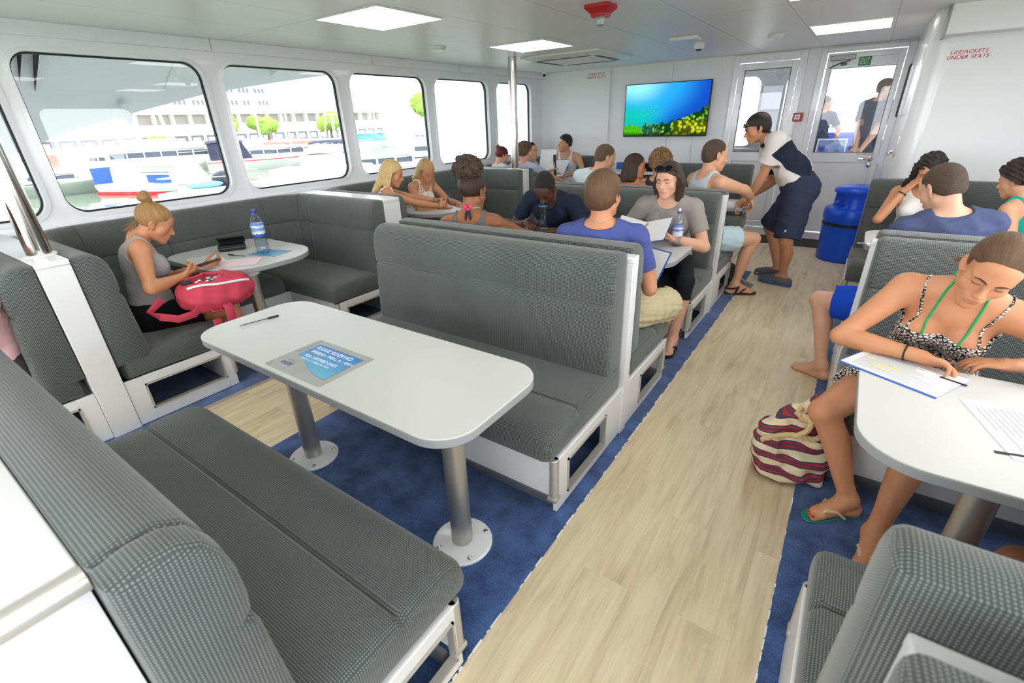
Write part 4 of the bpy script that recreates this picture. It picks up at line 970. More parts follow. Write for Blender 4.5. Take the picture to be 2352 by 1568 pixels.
while k < 66:
    m.box(XH + 0.1, XH + 0.6, yy(k), yy(k) + 0.5, -1.6, zz(1.05)); m.box(XH + 0.1, XH + 0.4, yy(k) + 1.0, yy(k) + 2.6, -0.9, 0.15); k += 2.0
m.build('shop_pillar', CONC, hot, smooth=0)
LEAF = mat('marina_foliage', (140, 176, 70), rough=0.8, var=0.35, vscale=2.0)
TRUNK = mat('tree_bark', (128, 108, 88), rough=0.9)
def tree(label, x, y, z0, h, w, n=9, seed=1):
    rg = random.Random(seed)
    t = thing('tree', label, 'tree', (x, y, z0), 'trees in front of the hotel')
    m = MB()
    for i in range(n):
        a = rg.uniform(0, 2 * PI); rr = rg.uniform(0, w * 0.42); r_ = w * rg.uniform(0.22, 0.34)
        m.ell((x + rr * math.cos(a), y + rr * math.sin(a), z0 + h * rg.uniform(0.55, 0.9)), (r_, r_, r_ * 0.75), 10, 7)
    o = m.build('crown', LEAF, t, smooth=0)
    dm = o.modifiers.new('lumps', 'DISPLACE'); tx = bpy.data.textures.new('leaf_lumps', 'CLOUDS'); tx.noise_scale = 0.8; dm.texture = tx; dm.strength = 0.8
    sb = o.modifiers.new('fine', 'SUBSURF'); sb.levels = 2; sb.render_levels = 2; o.modifiers.move(1, 0)
    m = MB(); m.tube([(x, y, z0), (x + 0.1, y, z0 + h * 0.65)], [0.25, 0.15], 8); m.build('trunk', TRUNK, t)
tree('green tree at the right of the first window', -84, 42.3, -0.6, 4.2, 4.4, seed=2)
tree('green tree at the left of the second window', -84, 48.6, -0.6, 3.6, 4.6, seed=3)
tree('green tree in the middle of the second window', -84, 61.2, -0.6, 4.2, 5.4, seed=4)
tree('spreading green tree in the third window', -84, 92, -0.6, 7.2, 11, n=14, seed=5)
tree('low hedge-like tree on the quay behind the workboat', -79, 30, -0.8, 1.6, 3.0, seed=6)
# foredeck beyond the doors
m = MB(); m.box(XW, XR, YB + 0.08, 15, -0.07, 0.03); struct('trim_13', m, HULLW, 'white foredeck beyond the doors', smooth=0)
m = MB(); m.box(XW, XR + 0.4, YB + 0.08, 9.9, 2.42, 2.55); m.box(XW, XR + 0.4, 9.8, 9.9, 2.20, 2.42); struct('trim_14', m, HULLW, 'white deckhead over the foredeck', smooth=0)
rl = thing('foredeck_rail', 'white foredeck railing with blue cover beyond the exit door', 'railing', (-0.3, 11.2, 0))
for z in (1.52, 1.30):
    m = MB(); m.tube([(-1.6, 11.2, z), (1.4, 11.2, z)], 0.02, 8); m.build('rail_tube', STEEL, rl)
for x in (-1.2, -0.1, 1.0):
    m = MB(); m.tube([(x, 11.2, 0.03), (x, 11.2, 1.52)], 0.02, 8); m.build('rail_post', STEEL, rl)
m = MB(); m.box(-1.6, 1.4, 11.21, 11.24, 0.5, 1.2); m.build('rail_cover', mat('blue_vinyl_cover', (60, 92, 200), rough=0.5), rl)
pb = thing('photo_board', 'framed blue photo board leaning by the foredeck railing', 'board', (-0.38, 10.4, 0))
def photo_mat():
    m, nt, b = new_mat('underwater_print'); tc = node(nt, 'ShaderNodeTexCoord'); nz = node(nt, 'ShaderNodeTexNoise', i_Scale=7.0, i_Detail=4.0); nt.links.new(tc.outputs['Object'], nz.inputs['Vector'])
    cr = node(nt, 'ShaderNodeValToRGB'); e = cr.color_ramp.elements; e[0].position = 0.38; e[0].color = lin((40, 62, 130)); e[1].position = 0.68; e[1].color = lin((170, 186, 215)); nt.links.new(nz.outputs['Fac'], cr.inputs[0]); nt.links.new(cr.outputs[0], b.inputs['Base Color']); return m
m = MB(); m.box(-0.66, -0.22, 10.4, 10.43, 0.7, 1.13); m.build('board_frame', HULLW, pb)
m = MB(); m.box(-0.64, -0.24, 10.392, 10.401, 0.72, 1.11); m.build('board_print', photo_mat(), pb)
m = MB(); m.box(-0.62, -0.57, 10.44, 10.47, 0.03, 0.75); m.box(-0.31, -0.26, 10.44, 10.47, 0.03, 0.75); m.build('board_stand', HULLW, pb)
# deckhouse seen through the inner door
m = MB()
GREYW = mat('deckhouse_grey', (150, 150, 154), rough=0.6)  # even grey of the deckhouse frame
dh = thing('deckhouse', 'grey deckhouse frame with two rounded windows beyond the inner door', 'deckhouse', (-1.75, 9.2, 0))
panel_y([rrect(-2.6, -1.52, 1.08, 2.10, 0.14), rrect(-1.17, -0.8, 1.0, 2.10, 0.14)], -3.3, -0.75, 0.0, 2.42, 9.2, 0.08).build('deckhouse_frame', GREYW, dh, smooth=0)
m = MB(); m.box(-1.47, -1.2, 9.14, 9.19, 1.62, 1.95); m.build('notice_panel', mat('lilac_grey_panel', (196, 196, 210), rough=0.6), dh)
m = MB(); m.box(-3.2, -0.9, 8.8, 9.18, 0.0, 1.06); m.build('console', mat('console_brown_grey', (120, 114, 112), rough=0.6), dh, bevel=0.02)
# ---------------------------------------------------------------- people: skeleton
def V3(*a): return np.array(a, float)
def nrm(v):
    v = np.asarray(v, float); return v / max(1e-9, np.linalg.norm(v))
def rotv(v, ax, deg):
    a = math.radians(deg); ax = nrm(ax); v = np.asarray(v, float)
    return v * math.cos(a) + np.cross(ax, v) * math.sin(a) + ax * (ax @ v) * (1 - math.cos(a))
def ik(a, t, l1, l2, hint):
    """two-bone chain from a to t, bending towards hint: (joint, end)"""
    d = t - a; D = np.linalg.norm(d); D2 = min(max(D, abs(l1 - l2) + 0.01), (l1 + l2) * 0.998)
    u = d / max(D, 1e-9); x = (l1 * l1 - l2 * l2 + D2 * D2) / (2 * D2); h_ = math.sqrt(max(0, l1 * l1 - x * x))
    w = np.asarray(hint, float); w = w - u * (w @ u); w = nrm(w)
    return a + u * x + w * h_, a + u * D2
def skeleton(pel, yaw, lean=8, side=0, twist=0, head=(0, 10, 0), H=1.72, fem=False, hands=None, elbows=None, feet=None, knees=None, curve=1.0, neckf=0.0, wide=1.0, shrug=(0, 0), shfwd=(0, 0), hdir=None, palm=None, toe=None, **kw):
    k = H / 1.72; a = math.radians(yaw)
    f = V3(math.sin(a), math.cos(a), 0); r = V3(math.cos(a), -math.sin(a), 0); z = V3(0, 0, 1)
    P0 = V3(*pel)
    def up(deg, f=f): return z * math.cos(math.radians(deg)) + f * math.sin(math.radians(deg))
    u0 = up(lean * (1 - 0.45 * curve)); u1 = up(lean * (1 + 0.3 * curve))
    u0 = rotv(u0, f, side * 0.6); u1 = rotv(u1, f, side * 1.2)
    P1 = P0 + u0 * 0.20 * k; P2 = P1 + u1 * 0.305 * k
    R0 = nrm(np.cross(f, u0)); F0 = np.cross(u0, R0)
    Rc = nrm(np.cross(f, u1)); Rc = rotv(Rc, u1, -twist); Fc = np.cross(u1, Rc)
    sw = (0.158 if fem else 0.178) * k * wide
    SL = P2 - u1 * 0.055 * k - Rc * sw + u1 * shrug[0] + Fc * shfwd[0]; SR = P2 - u1 * 0.055 * k + Rc * sw + u1 * shrug[1] + Fc * shfwd[1]
    hy, hp, hr = head
    fa = math.radians(yaw + hy); hf = V3(math.sin(fa), math.cos(fa), 0); hr_ = V3(math.cos(fa), -math.sin(fa), 0)
    hf = rotv(hf, hr_, -hp); hz = np.cross(hr_, hf); hr_ = rotv(hr_, hf, hr); hz = rotv(hz, hf, hr)
    nd = nrm(u1 * 0.55 + hz * 0.35 + z * 0.25 + Fc * (0.12 + neckf))
    N = P2 + u1 * 0.005 * k
    Hp = N + nd * 0.085 * k
    hk = (0.228 if not fem else 0.222) / 0.228 * (0.5 + 0.5 * k)
    Hc = Hp + hz * 0.06 * hk + hf * 0.022 * hk
    J = dict(k=k, hk=hk, f=f, r=r, P0=P0, P1=P1, P2=P2, u0=u0, u1=u1, R0=R0, F0=F0, Rc=Rc, Fc=Fc, SL=SL, SR=SR, N=N, Hp=Hp, Hc=Hc, hx=hr_, hy=hf, hz=hz, fem=fem, wide=wide)
    ua, fo, th, sh = 0.285 * k, 0.25 * k, 0.43 * k, 0.415 * k
    hands = hands or {}; elbows = elbows or {}; feet = feet or {}; knees = knees or {}
    for s, S, sg in (('L', SL, -1), ('R', SR, 1)):
        t = V3(*hands[s]) if s in hands else S - z * 0.45 + f * 0.15
        e, w = ik(S, t, ua, fo, elbows.get(s, r * sg * 0.6 - z - f * 0.3))
        J['E' + s] = e; J['W' + s] = w
        d = nrm(hdir[s]) if hdir and s in hdir else nrm(w - e)
        n = nrm(palm[s]) if palm and s in palm else -z
        n = nrm(n - d * (n @ d)); J['D' + s] = d; J['M' + s] = n
        hip = P0 + R0 * sg * 0.088 * k * (1.05 if fem else 1); J['HP' + s] = hip
        t = V3(*feet[s]) if s in feet else hip + f * 0.45 - z * 0.45
        kn, an = ik(hip, t, th, sh, knees.get(s, f + z * 0.6))
        J['K' + s] = kn; J['A' + s] = an
        ty = toe[s] if toe and s in toe else yaw
        J['T' + s] = V3(math.sin(math.radians(ty)), math.cos(math.radians(ty)), 0)
    return J
# ---------------------------------------------------------------- people: smooth blended volumes turned into one closed surface
class Vol:
    """list of blended shapes; prim = (kind, data, k, tag)"""
    def __init__(s): s.p = []
    def cone(s, a, b, r1, r2, k=0.02, tag='', sq=None):
        s.p.append(('c', (V3(*a), V3(*b), r1, r2, sq), k, tag)); return s
    def ell(s, c, r, R=None, k=0.02, tag=''):
        s.p.append(('e', (V3(*c), V3(*r), np.eye(3) if R is None else np.asarray(R, float)), k, tag)); return s
    def sub(s, c, r, R=None, k=0.01, tag=''):
        s.p.append(('s', (V3(*c), V3(*r), np.eye(3) if R is None else np.asarray(R, float)), k, tag)); return s
    def chain(s, pts, rs, k=0.02, tag='', sq=None):
        s.p.append(('h', [(V3(*pts[i]), V3(*pts[i + 1]), rs[i], rs[i + 1], sq) for i in range(len(pts) - 1)], k, tag)); return s
def d_cone(P, a, b, r1, r2, sq):
    X, Y, Z = (P[i] - a[i] for i in range(3)); ba = b - a
    if sq is not None:
        w, sc = sq; t = (X * w[0] + Y * w[1] + Z * w[2]) * (1 / sc - 1)
        X = X + w[0] * t; Y = Y + w[1] * t; Z = Z + w[2] * t
        ba = ba + w * ((ba @ w) * (1 / sc - 1))
    l2 = max(ba @ ba, 1e-10)
    h_ = np.clip((X * ba[0] + Y * ba[1] + Z * ba[2]) / l2, 0, 1)
    d = np.sqrt((X - ba[0] * h_) ** 2 + (Y - ba[1] * h_) ** 2 + (Z - ba[2] * h_) ** 2) - (r1 + (r2 - r1) * h_)
    return d * (0.5 + 0.5 * sq[1]) if sq is not None and sq[1] < 1 else d
def d_ell(P, c, r, R):
    X, Y, Z = (P[i] - c[i] for i in range(3))
    x = (X * R[0, 0] + Y * R[1, 0] + Z * R[2, 0]) / r[0]; y = (X * R[0, 1] + Y * R[1, 1] + Z * R[2, 1]) / r[1]; z = (X * R[0, 2] + Y * R[1, 2] + Z * R[2, 2]) / r[2]
    k0 = np.sqrt(x * x + y * y + z * z); k1 = np.sqrt((x / r[0]) ** 2 + (y / r[1]) ** 2 + (z / r[2]) ** 2)
    return k0 * (k0 - 1) / np.maximum(k1, 1e-6)
def extent(p):
    t, d = p[0], p[1]
    if t == 'c':
        a, b, r1, r2, sq = d; r = max(r1, r2); return np.minimum(a, b) - r, np.maximum(a, b) + r
    if t == 'h':
        e = [extent(('c', q)) for q in d]; return np.min([x[0] for x in e], 0), np.max([x[1] for x in e], 0)
    c, r, R = d; e = np.sqrt(((R * r) ** 2).sum(1)); return c - e, c + e
def mesh_volume(vol, h, inflate=0.0, clip=(), post=None, tags=None, kscale=1.0):
    """clip: (point, normal) half spaces that are cut away on the normal's side"""
    pr = [p for p in vol.p if tags is None or p[3] in tags]
    E = [extent(p) for p in pr if p[0] != 's']
    lo = np.min([e[0] for e in E], 0) - inflate - 3 * h - 0.012; hi = np.max([e[1] for e in E], 0) + inflate + 3 * h + 0.012
    n = np.ceil((hi - lo) / h).astype(int) + 1
    ax = [(lo[i] + np.arange(n[i]) * h).astype(np.float32) for i in range(3)]
    D = np.full(tuple(n), 0.08, np.float32)
    for (t, d, k, tag) in pr:
        e0, e1 = extent((t, d)); k = k * kscale; m = 0.012 + k + inflate + 2 * h
        i0 = np.maximum(0, np.floor((e0 - m - lo) / h).astype(int)); i1 = np.minimum(n, np.ceil((e1 + m - lo) / h).astype(int) + 1)
        if (i1 <= i0).any(): continue
        sl = tuple(slice(i0[q], i1[q]) for q in range(3))
        P = (ax[0][sl[0]][:, None, None], ax[1][sl[1]][None, :, None], ax[2][sl[2]][None, None, :])
        old = D[sl]
        if t == 'c': q = d_cone(P, *d) - inflate
        elif t == 'e': q = d_ell(P, *d) - inflate
        elif t == 'h':
            q = None
            for e_ in d:
                w = d_cone(P, *e_); q = w if q is None else np.minimum(q, w)
            q = q - inflate
        else:
            q = -(d_ell(P, *d))
            hh = np.maximum(k - np.abs(old - q), 0) / k; D[sl] = np.maximum(old, q) + hh * hh * k * 0.25; continue
        hh = np.maximum(k - np.abs(old - q), 0) / k
        D[sl] = np.minimum(old, q) - hh * hh * k * 0.25
    G = (ax[0][:, None, None], ax[1][None, :, None], ax[2][None, None, :])
    if post is not None: D = post(G, D)
    for (pt, nm) in clip:
        nm = nrm(nm); q = (G[0] - pt[0]) * nm[0] + (G[1] - pt[1]) * nm[1] + (G[2] - pt[2]) * nm[2]
        D = np.maximum(D, q)
    D[0], D[-1] = 0.05, 0.05; D[:, 0], D[:, -1] = 0.05, 0.05; D[:, :, 0], D[:, :, -1] = 0.05, 0.05
    return surface_nets(D, lo, h)
def surface_nets(D, lo, h):
    S = D < 0
    c = S[:-1, :-1, :-1].astype(np.int8)
    tot = np.zeros_like(c)
    for i in (0, 1):
        for j in (0, 1):
            for k in (0, 1): tot += S[i:S.shape[0] - 1 + i, j:S.shape[1] - 1 + j, k:S.shape[2] - 1 + k]
    act = (tot > 0) & (tot < 8)
    I = np.argwhere(act)
    if len(I) == 0: return np.zeros((0, 3)), np.zeros((0, 4), int)
    idx = np.full(act.shape, -1, np.int32); idx[act] = np.arange(len(I))
    cv = {}
    for i in (0, 1):
        for j in (0, 1):
            for k in (0, 1): cv[(i, j, k)] = D[I[:, 0] + i, I[:, 1] + j, I[:, 2] + k]
    acc = np.zeros((len(I), 3)); cnt = np.zeros(len(I))
    for a in cv:
        for q in range(3):
            if a[q] == 1: continue
            b = list(a); b[q] = 1; b = tuple(b)
            va, vb = cv[a], cv[b]; m = (va < 0) != (vb < 0)
            t = np.where(m, va / np.where(m, va - vb, 1), 0)
            p = np.tile(np.array(a, float), (len(I), 1)); p[:, q] = t
            acc[m] += p[m]; cnt[m] += 1
    Vt = lo + (I + acc / cnt[:, None]) * h
    F = []
    for q in range(3):
        sl0 = [slice(None)] * 3; sl1 = [slice(None)] * 3; sl0[q] = slice(0, -1); sl1[q] = slice(1, None)
        A, B = S[tuple(sl0)], S[tuple(sl1)]
        e = np.argwhere(A != B); u, v = (q + 1) % 3, (q + 2) % 3
        ok = (e[:, u] > 0) & (e[:, v] > 0) & (e[:, u] < S.shape[u] - 1) & (e[:, v] < S.shape[v] - 1); e = e[ok]
        def at_(du, dv):
            w = e.copy(); w[:, u] -= du; w[:, v] -= dv; return idx[w[:, 0], w[:, 1], w[:, 2]]
        quad = np.stack([at_(1, 1), at_(0, 1), at_(0, 0), at_(1, 0)], 1)
        fl = ~A[e[:, 0], e[:, 1], e[:, 2]]
        quad[fl] = quad[fl][:, ::-1]
        F.append(quad)
    return Vt, np.concatenate(F)
def relax(Vt, F, it=1, lam=0.5):
    n = len(Vt); e = np.concatenate([F[:, [0, 1]], F[:, [1, 2]], F[:, [2, 3]], F[:, [3, 0]]]); e = np.concatenate([e, e[:, ::-1]])
    cnt = np.bincount(e[:, 0], minlength=n).astype(float); cnt[cnt == 0] = 1
    for _ in range(it):
        for l in (lam, -lam * 1.03):
            S_ = np.stack([np.bincount(e[:, 0], weights=Vt[e[:, 1], q], minlength=n) for q in range(3)], 1) / cnt[:, None]
            Vt = Vt + l * (S_ - Vt)
    return Vt
def vol_obj(name, VF, mats, parent=None, origin=None, smooth=True, it=1, frame=None, faces_mat=None):
    """one mesh object from a surface; frame = 4x4 local frame of the object (so shaders can use object space)"""
    Vt, F = VF
    if it: Vt = relax(Vt, F, it)
    M = Matrix(frame.tolist()) if frame is not None else Matrix.Translation(Vector(origin if origin is not None else (0, 0, 0)))
    inv = np.array(M.inverted()); L = Vt @ inv[:3, :3].T + inv[:3, 3]
    me = bpy.data.meshes.new(name); me.vertices.add(len(L)); me.vertices.foreach_set('co', L.astype(np.float32).ravel())
    me.loops.add(len(F) * 4); me.loops.foreach_set('vertex_index', F.astype(np.int32).ravel())
    me.polygons.add(len(F)); me.polygons.foreach_set('loop_start', (np.arange(len(F)) * 4).astype(np.int32))
    for x in (mats if isinstance(mats, (list, tuple)) else [mats]): me.materials.append(x)
    if faces_mat is not None: me.polygons.foreach_set('material_index', faces_mat(Vt[F].mean(1)).astype(np.int32))
    me.polygons.foreach_set('use_smooth', [smooth] * len(F))
    me.update(); me.validate()
    o = bpy.data.objects.new(name, me); COL.objects.link(o)
    if parent is None: o.matrix_world = M
    else:
        o.parent = parent; o.matrix_parent_inverse = parent_inv(parent); o.matrix_basis = M
    return o

def dist_at(v, P):
    P = np.atleast_2d(np.asarray(P, float)); G = (P[:, 0], P[:, 1], P[:, 2]); D = np.full(len(P), 0.2)
    for (t, d, k, tag) in v.p:
        if t == 'c': q = d_cone(G, *d)
        elif t == 'e': q = d_ell(G, *d)
        elif t == 'h': q = np.min([d_cone(G, *e_) for e_ in d], 0)
        else:
            q = -d_ell(G, *d); hh = np.maximum(k - np.abs(D - q), 0) / k; D = np.maximum(D, q) + hh * hh * k * 0.25; continue
        hh = np.maximum(k - np.abs(D - q), 0) / k; D = np.minimum(D, q) - hh * hh * k * 0.25
    return D
def snap(v, pts, off, it=6, only_out=False, fine=0):
    """move points onto the body surface, off metres outside it"""
    P = np.array([np.asarray(p, float) for p in pts])
    if fine: # resample the polyline
        t = np.linspace(0, len(P) - 1, fine); i = np.minimum(t.astype(int), len(P) - 2); P = P[i] + (P[i + 1] - P[i]) * (t - i)[:, None]
    e = 0.002
    for _ in range(it):
        d = dist_at(v, P); g = np.stack([dist_at(v, P + np.eye(3)[q] * e) - d for q in range(3)], 1) / e
        g /= np.maximum(np.linalg.norm(g, axis=1, keepdims=True), 0.2)
        st = (off - d)
        if only_out: st = np.maximum(st, 0)
        P = P + g * st[:, None] * 0.9
    return P
# ---------------------------------------------------------------- people: anatomy
def add_hand(v, J, s, curl=0.35, spread=0.12, thumb=0.5, sc=1.0, curls=None, k_=0.008):
    W, d, n = J['W' + s], J['D' + s], J['M' + s]; k = J['k'] * (0.92 if J['fem'] else 1.0) * sc
    side = np.cross(n, d) * (1 if s == 'L' else -1)         # towards the thumb
    B = np.stack([side, d, n], 1)
    v.ell(W + d * 0.052 * k + n * 0.002, (0.040 * k, 0.055 * k, 0.0155 * k), B, 0.014, 'hand')
    v.ell(W + d * 0.040 * k + side * 0.022 * k + n * 0.010 * k, (0.018 * k, 0.034 * k, 0.014 * k), B, 0.012, 'hand')
    for i, (off, L, r) in enumerate(((0.028, 0.95, 0.0084), (0.009, 1.05, 0.0088), (-0.011, 0.98, 0.0084), (-0.029, 0.78, 0.0074))):
        p = W + d * (0.088 - 0.007 * (i == 3) - 0.002 * (i == 0)) * k + side * off * k
        c = curls[i] if curls else curl * (1 + 0.12 * i)
        dd = nrm(d + side * spread * (off / 0.03)); pts = [p]; an = 0
        for j, sl in enumerate((0.042, 0.026, 0.021)):
            an += c * (0.75, 1.0, 0.7)[j]
            q = dd * math.cos(an) + n * math.sin(an)
            pts.append(pts[-1] + q * sl * L * k)
        v.chain(pts, [r * k * 1.06, r * k, r * k * 0.93, r * k * 0.82], k_, 'hand')
    p0 = W + d * 0.022 * k + side * 0.026 * k + n * 0.004 * k
    t1 = nrm(d * 0.72 + side * 0.62 + n * (0.25 + 0.5 * thumb)); t2 = nrm(d * 0.95 + side * (0.25 - 0.5 * thumb) + n * (0.15 + 0.5 * thumb))
    q1 = p0 + t1 * 0.042 * k; q2 = q1 + nrm(t1 * 0.5 + t2) * 0.032 * k; q3 = q2 + t2 * 0.026 * k
    v.chain([p0, q1, q2, q3], [0.0125 * k, 0.0105 * k, 0.0098 * k, 0.008 * k], k_, 'hand')
def add_foot(v, J, s, shoe=False):
    A, t = J['A' + s], J['T' + s]; k = J['k'] * (0.93 if J['fem'] else 1.0); z = V3(0, 0, 1); sg = -1 if s == 'L' else 1
    rr = V3(t[1], -t[0], 0) * sg                            # outer side
    g = A - z * (0.085 * k)                                 # ground below the ankle (sole plane)
    v.cone(A, g + z * 0.03 * k - t * 0.03 * k, 0.034 * k, 0.030 * k, 0.02, 'foot')
    v.ell(g + z * 0.030 * k - t * 0.035 * k, (0.031 * k, 0.036 * k, 0.030 * k), np.stack([rr, t, z], 1), 0.02, 'foot')
    v.chain([A + t * 0.005, g + t * 0.065 * k + z * 0.045 * k, g + t * 0.125 * k + z * 0.022 * k], [0.034 * k, 0.032 * k, 0.026 * k], 0.025, 'foot', sq=(rr, 1.18))
    v.cone(g - t * 0.03 * k + z * 0.02 * k, g + t * 0.12 * k + z * 0.016 * k, 0.024 * k, 0.020 * k, 0.02, 'foot', sq=(rr, 1.4))
    for i, (off, L, r) in enumerate(((-0.028, 0.060, 0.0125), (-0.008, 0.054, 0.009), (0.008, 0.047, 0.0085), (0.022, 0.040, 0.008), (0.035, 0.032, 0.0075))):
        p = g + t * (0.135 - abs(off) * 0.25 - 0.012 * (i == 4)) * k + rr * off * k + z * 0.016 * k
        v.cone(p, p + t * L * 0.72 * k - z * 0.004, r * 1.1 * k, r * k, 0.008, 'foot')
FACE = {}
def add_head(v, J, fem=False, jaw=1.0, nose=1.0, cheek=1.0, fat=0.0):
    c, X, Y, Z, k = J['Hc'], J['hx'], J['hy'], J['hz'], J['hk']
    B = np.stack([X, Y, Z], 1)
    def p(x, y, z): return c + (X * x + Y * y + Z * z) * k
    def e(x, y, z, r, kk=0.02, tag='head'): v.ell(p(x, y, z), np.array(r) * k, B, kk, tag)
    e(0, -0.014, 0.036, (0.074, 0.092, 0.080), 0.03)
    e(0, 0.030, -0.030, (0.0565 + fat, 0.060, 0.082), 0.03)
    e(0, 0.050, 0.040, (0.056, 0.040, 0.045), 0.03)
    for s in (-1, 1): v.cone(p(s * 0.047 * jaw, -0.004, -0.058), p(s * 0.013 * jaw, 0.068, -0.098), 0.019 * k, 0.0165 * k, 0.028, 'head')
    e(0, 0.074, -0.100, (0.019 * jaw, 0.017, 0.016), 0.028)
    for s in (-1, 1):
        e(s * 0.041, 0.052, -0.030 , (0.023 * cheek + fat, 0.024, 0.024), 0.025)
        v.sub(p(s * 0.032, 0.106, 0.002), np.array((0.021, 0.021, 0.015)) * k, B, 0.016, 'head')
        e(s * 0.032, 0.071, 0.000, (0.0155, 0.0160, 0.0135), 0.008)
        v.cone(p(s * 0.014, 0.086, 0.017), p(s * 0.046, 0.072, 0.019), 0.0095 * k, 0.0085 * k, 0.016, 'head')
        e(s * 0.0105 * nose, 0.100, -0.036, (0.0085 * nose, 0.010, 0.0075), 0.008)
        # ear
        R = np.stack([rotv(X, Z, s * 22), rotv(Y, Z, s * 22), Z], 1)
        v.ell(p(s * 0.077, -0.006, -0.004), np.array((0.0075, 0.020, 0.032)) * k, R, 0.010, 'ear')
        v.sub(p(s * 0.086, 0.001, -0.002), np.array((0.008, 0.010, 0.017)) * k, R, 0.006, 'ear')
        v.ell(p(s * 0.072, 0.006, -0.030), np.array((0.006, 0.009, 0.010)) * k, R, 0.008, 'ear')
    v.chain([p(0, 0.084, 0.010), p(0, 0.099, -0.012), p(0, 0.111 * (0.97 + 0.03 * nose), -0.031)], [0.0085 * k, 0.0092 * k, 0.0118 * k * nose], 0.014, 'head')
    e(0, 0.0945, -0.0605, (0.022, 0.0085, 0.0058), 0.007); e(0, 0.0925, -0.0705, (0.0195, 0.0095, 0.0068), 0.007)
    e(0, 0.080, -0.066, (0.030, 0.016, 0.022), 0.02)
    v.sub(p(0, 0.104, -0.0655), np.array((0.022, 0.006, 0.0013)) * k, B, 0.004, 'head')
def body_volume(J, fem=False, belly=0.0, fatlimb=1.0, curl=0.35, curlR=None, curlL=None, thumb=0.5, bust=1.0, shoes=False, handsc=1.0, head_kw=None, feet=True, curls=None):
    v = Vol(); k, w = J['k'], J['wide']; P0, P1, P2 = J['P0'], J['P1'], J['P2']; R0, F0, u0, Rc, Fc, u1 = J['R0'], J['F0'], J['u0'], J['Rc'], J['Fc'], J['u1']
    B0 = np.stack([R0, F0, u0], 1); B1 = np.stack([Rc, Fc, u1], 1); Rm = nrm(R0 + Rc); um = nrm(u0 + u1); Fm = nrm(F0 + Fc); Bm = np.stack([Rm, Fm, um], 1)
    hipw = 0.168 if fem else 0.158
    v.ell(P0 + u0 * 0.03 * k, (hipw * k * w, (0.118 + belly * 0.3) * k, 0.125 * k), B0, 0.035, 'pelvis')
    for s in (-1, 1): v.ell(P0 + R0 * s * 0.078 * k * w - F0 * 0.035 * k - u0 * 0.025 * k, (0.082 * k * w, 0.088 * k, 0.085 * k), B0, 0.035, 'pelvis')
    wx = (0.128 if fem else 0.142)
    v.ell(P1 - um * 0.01 + Fm * belly * 0.25, ((wx + belly * 0.35) * k * w, (0.090 + belly * 0.7) * k, 0.13 * k), Bm, 0.04, 'torso')
    v.ell(P0 * 0.5 + P1 * 0.5 + Fm * (0.012 + belly * 0.4), ((wx + 0.012 + belly * 0.3) * k * w, (0.094 + belly * 0.7) * k, 0.11 * k), Bm, 0.04, 'torso')
    cx = 0.140 if fem else 0.155
    v.ell(P1 + (P2 - P1) * 0.48 - Fc * 0.004, (cx * k * w, 0.102 * k, 0.160 * k), B1, 0.035, 'torso')
    v.ell(P1 + (P2 - P1) * 0.70 - Fc * 0.012 * k, ((cx + 0.012) * k * w, 0.086 * k, 0.095 * k), B1, 0.035, 'torso')
    if fem:
        for s in (-1, 1): v.ell(P1 + (P2 - P1) * 0.46 + Fc * 0.082 * k + Rc * s * 0.068 * k * w, (0.058 * k * bust, 0.050 * k * bust, 0.056 * k * bust), B1, 0.03, 'torso')
    else:
        for s in (-1, 1): v.ell(P1 + (P2 - P1) * 0.58 + Fc * 0.066 * k + Rc * s * 0.065 * k * w, (0.068 * k, 0.032 * k, 0.055 * k), B1, 0.04, 'torso')
    for S in ('SL', 'SR'):
        q = J[S]; inn = P2 + (q - P2) * 0.32 + u1 * 0.004
        v.cone(inn, q, 0.044 * k, 0.044 * k, 0.035, 'torso'); v.cone(P2 + u1 * 0.020 * k - Fc * 0.010, q + u1 * 0.008 * k - (q - P2) * 0.18, 0.034 * k, 0.028 * k, 0.035, 'torso')
    nr = (0.046 if fem else 0.054) * (0.5 + 0.5 * k)
    v.chain([P2 - u1 * 0.03 * k, J['N'] + (J['Hp'] - J['N']) * 0.35, J['Hp'] + J['hz'] * 0.012], [nr * 1.2, nr, nr * 0.98], 0.018, 'neck')
    g = fatlimb * (0.93 if fem else 1.0)
    for s in 'LR':
        S, E_, W_ = J['S' + s], J['E' + s], J['W' + s]; d1 = nrm(E_ - S); d2 = nrm(W_ - E_)
        v.chain([S + u1 * 0.0, S + (E_ - S) * 0.18, S + (E_ - S) * 0.5, S + (E_ - S) * 0.8, E_], [0.052 * k * g, 0.051 * k * g, 0.045 * k * g, 0.038 * k * g, 0.036 * k * g], 0.035, 'uarm' + s)
        v.chain([E_, E_ + (W_ - E_) * 0.15, E_ + (W_ - E_) * 0.32, E_ + (W_ - E_) * 0.65, W_, W_ + J['D' + s] * 0.02], [0.036 * k * g, 0.0395 * k * g, 0.0395 * k * g, 0.031 * k * g, 0.0245 * k * g, 0.024 * k * g], 0.012, 'farm' + s)
        add_hand(v, J, s, curl=(curlR if s == 'R' else curlL) if (curlR if s == 'R' else curlL) is not None else curl, thumb=thumb, sc=handsc, curls=(curls or {}).get(s))
        H_, K_, A_ = J['HP' + s], J['K' + s], J['A' + s]
        gl = g if not fem else fatlimb
        v.chain([H_, H_ + (K_ - H_) * 0.3, H_ + (K_ - H_) * 0.65, K_], [0.086 * k * gl, 0.080 * k * gl, 0.066 * k * gl, 0.052 * k * gl], 0.04, 'thigh' + s)
        sd = nrm(A_ - K_); bk = -nrm(np.cross(np.cross(sd, J['T' + s]), sd))
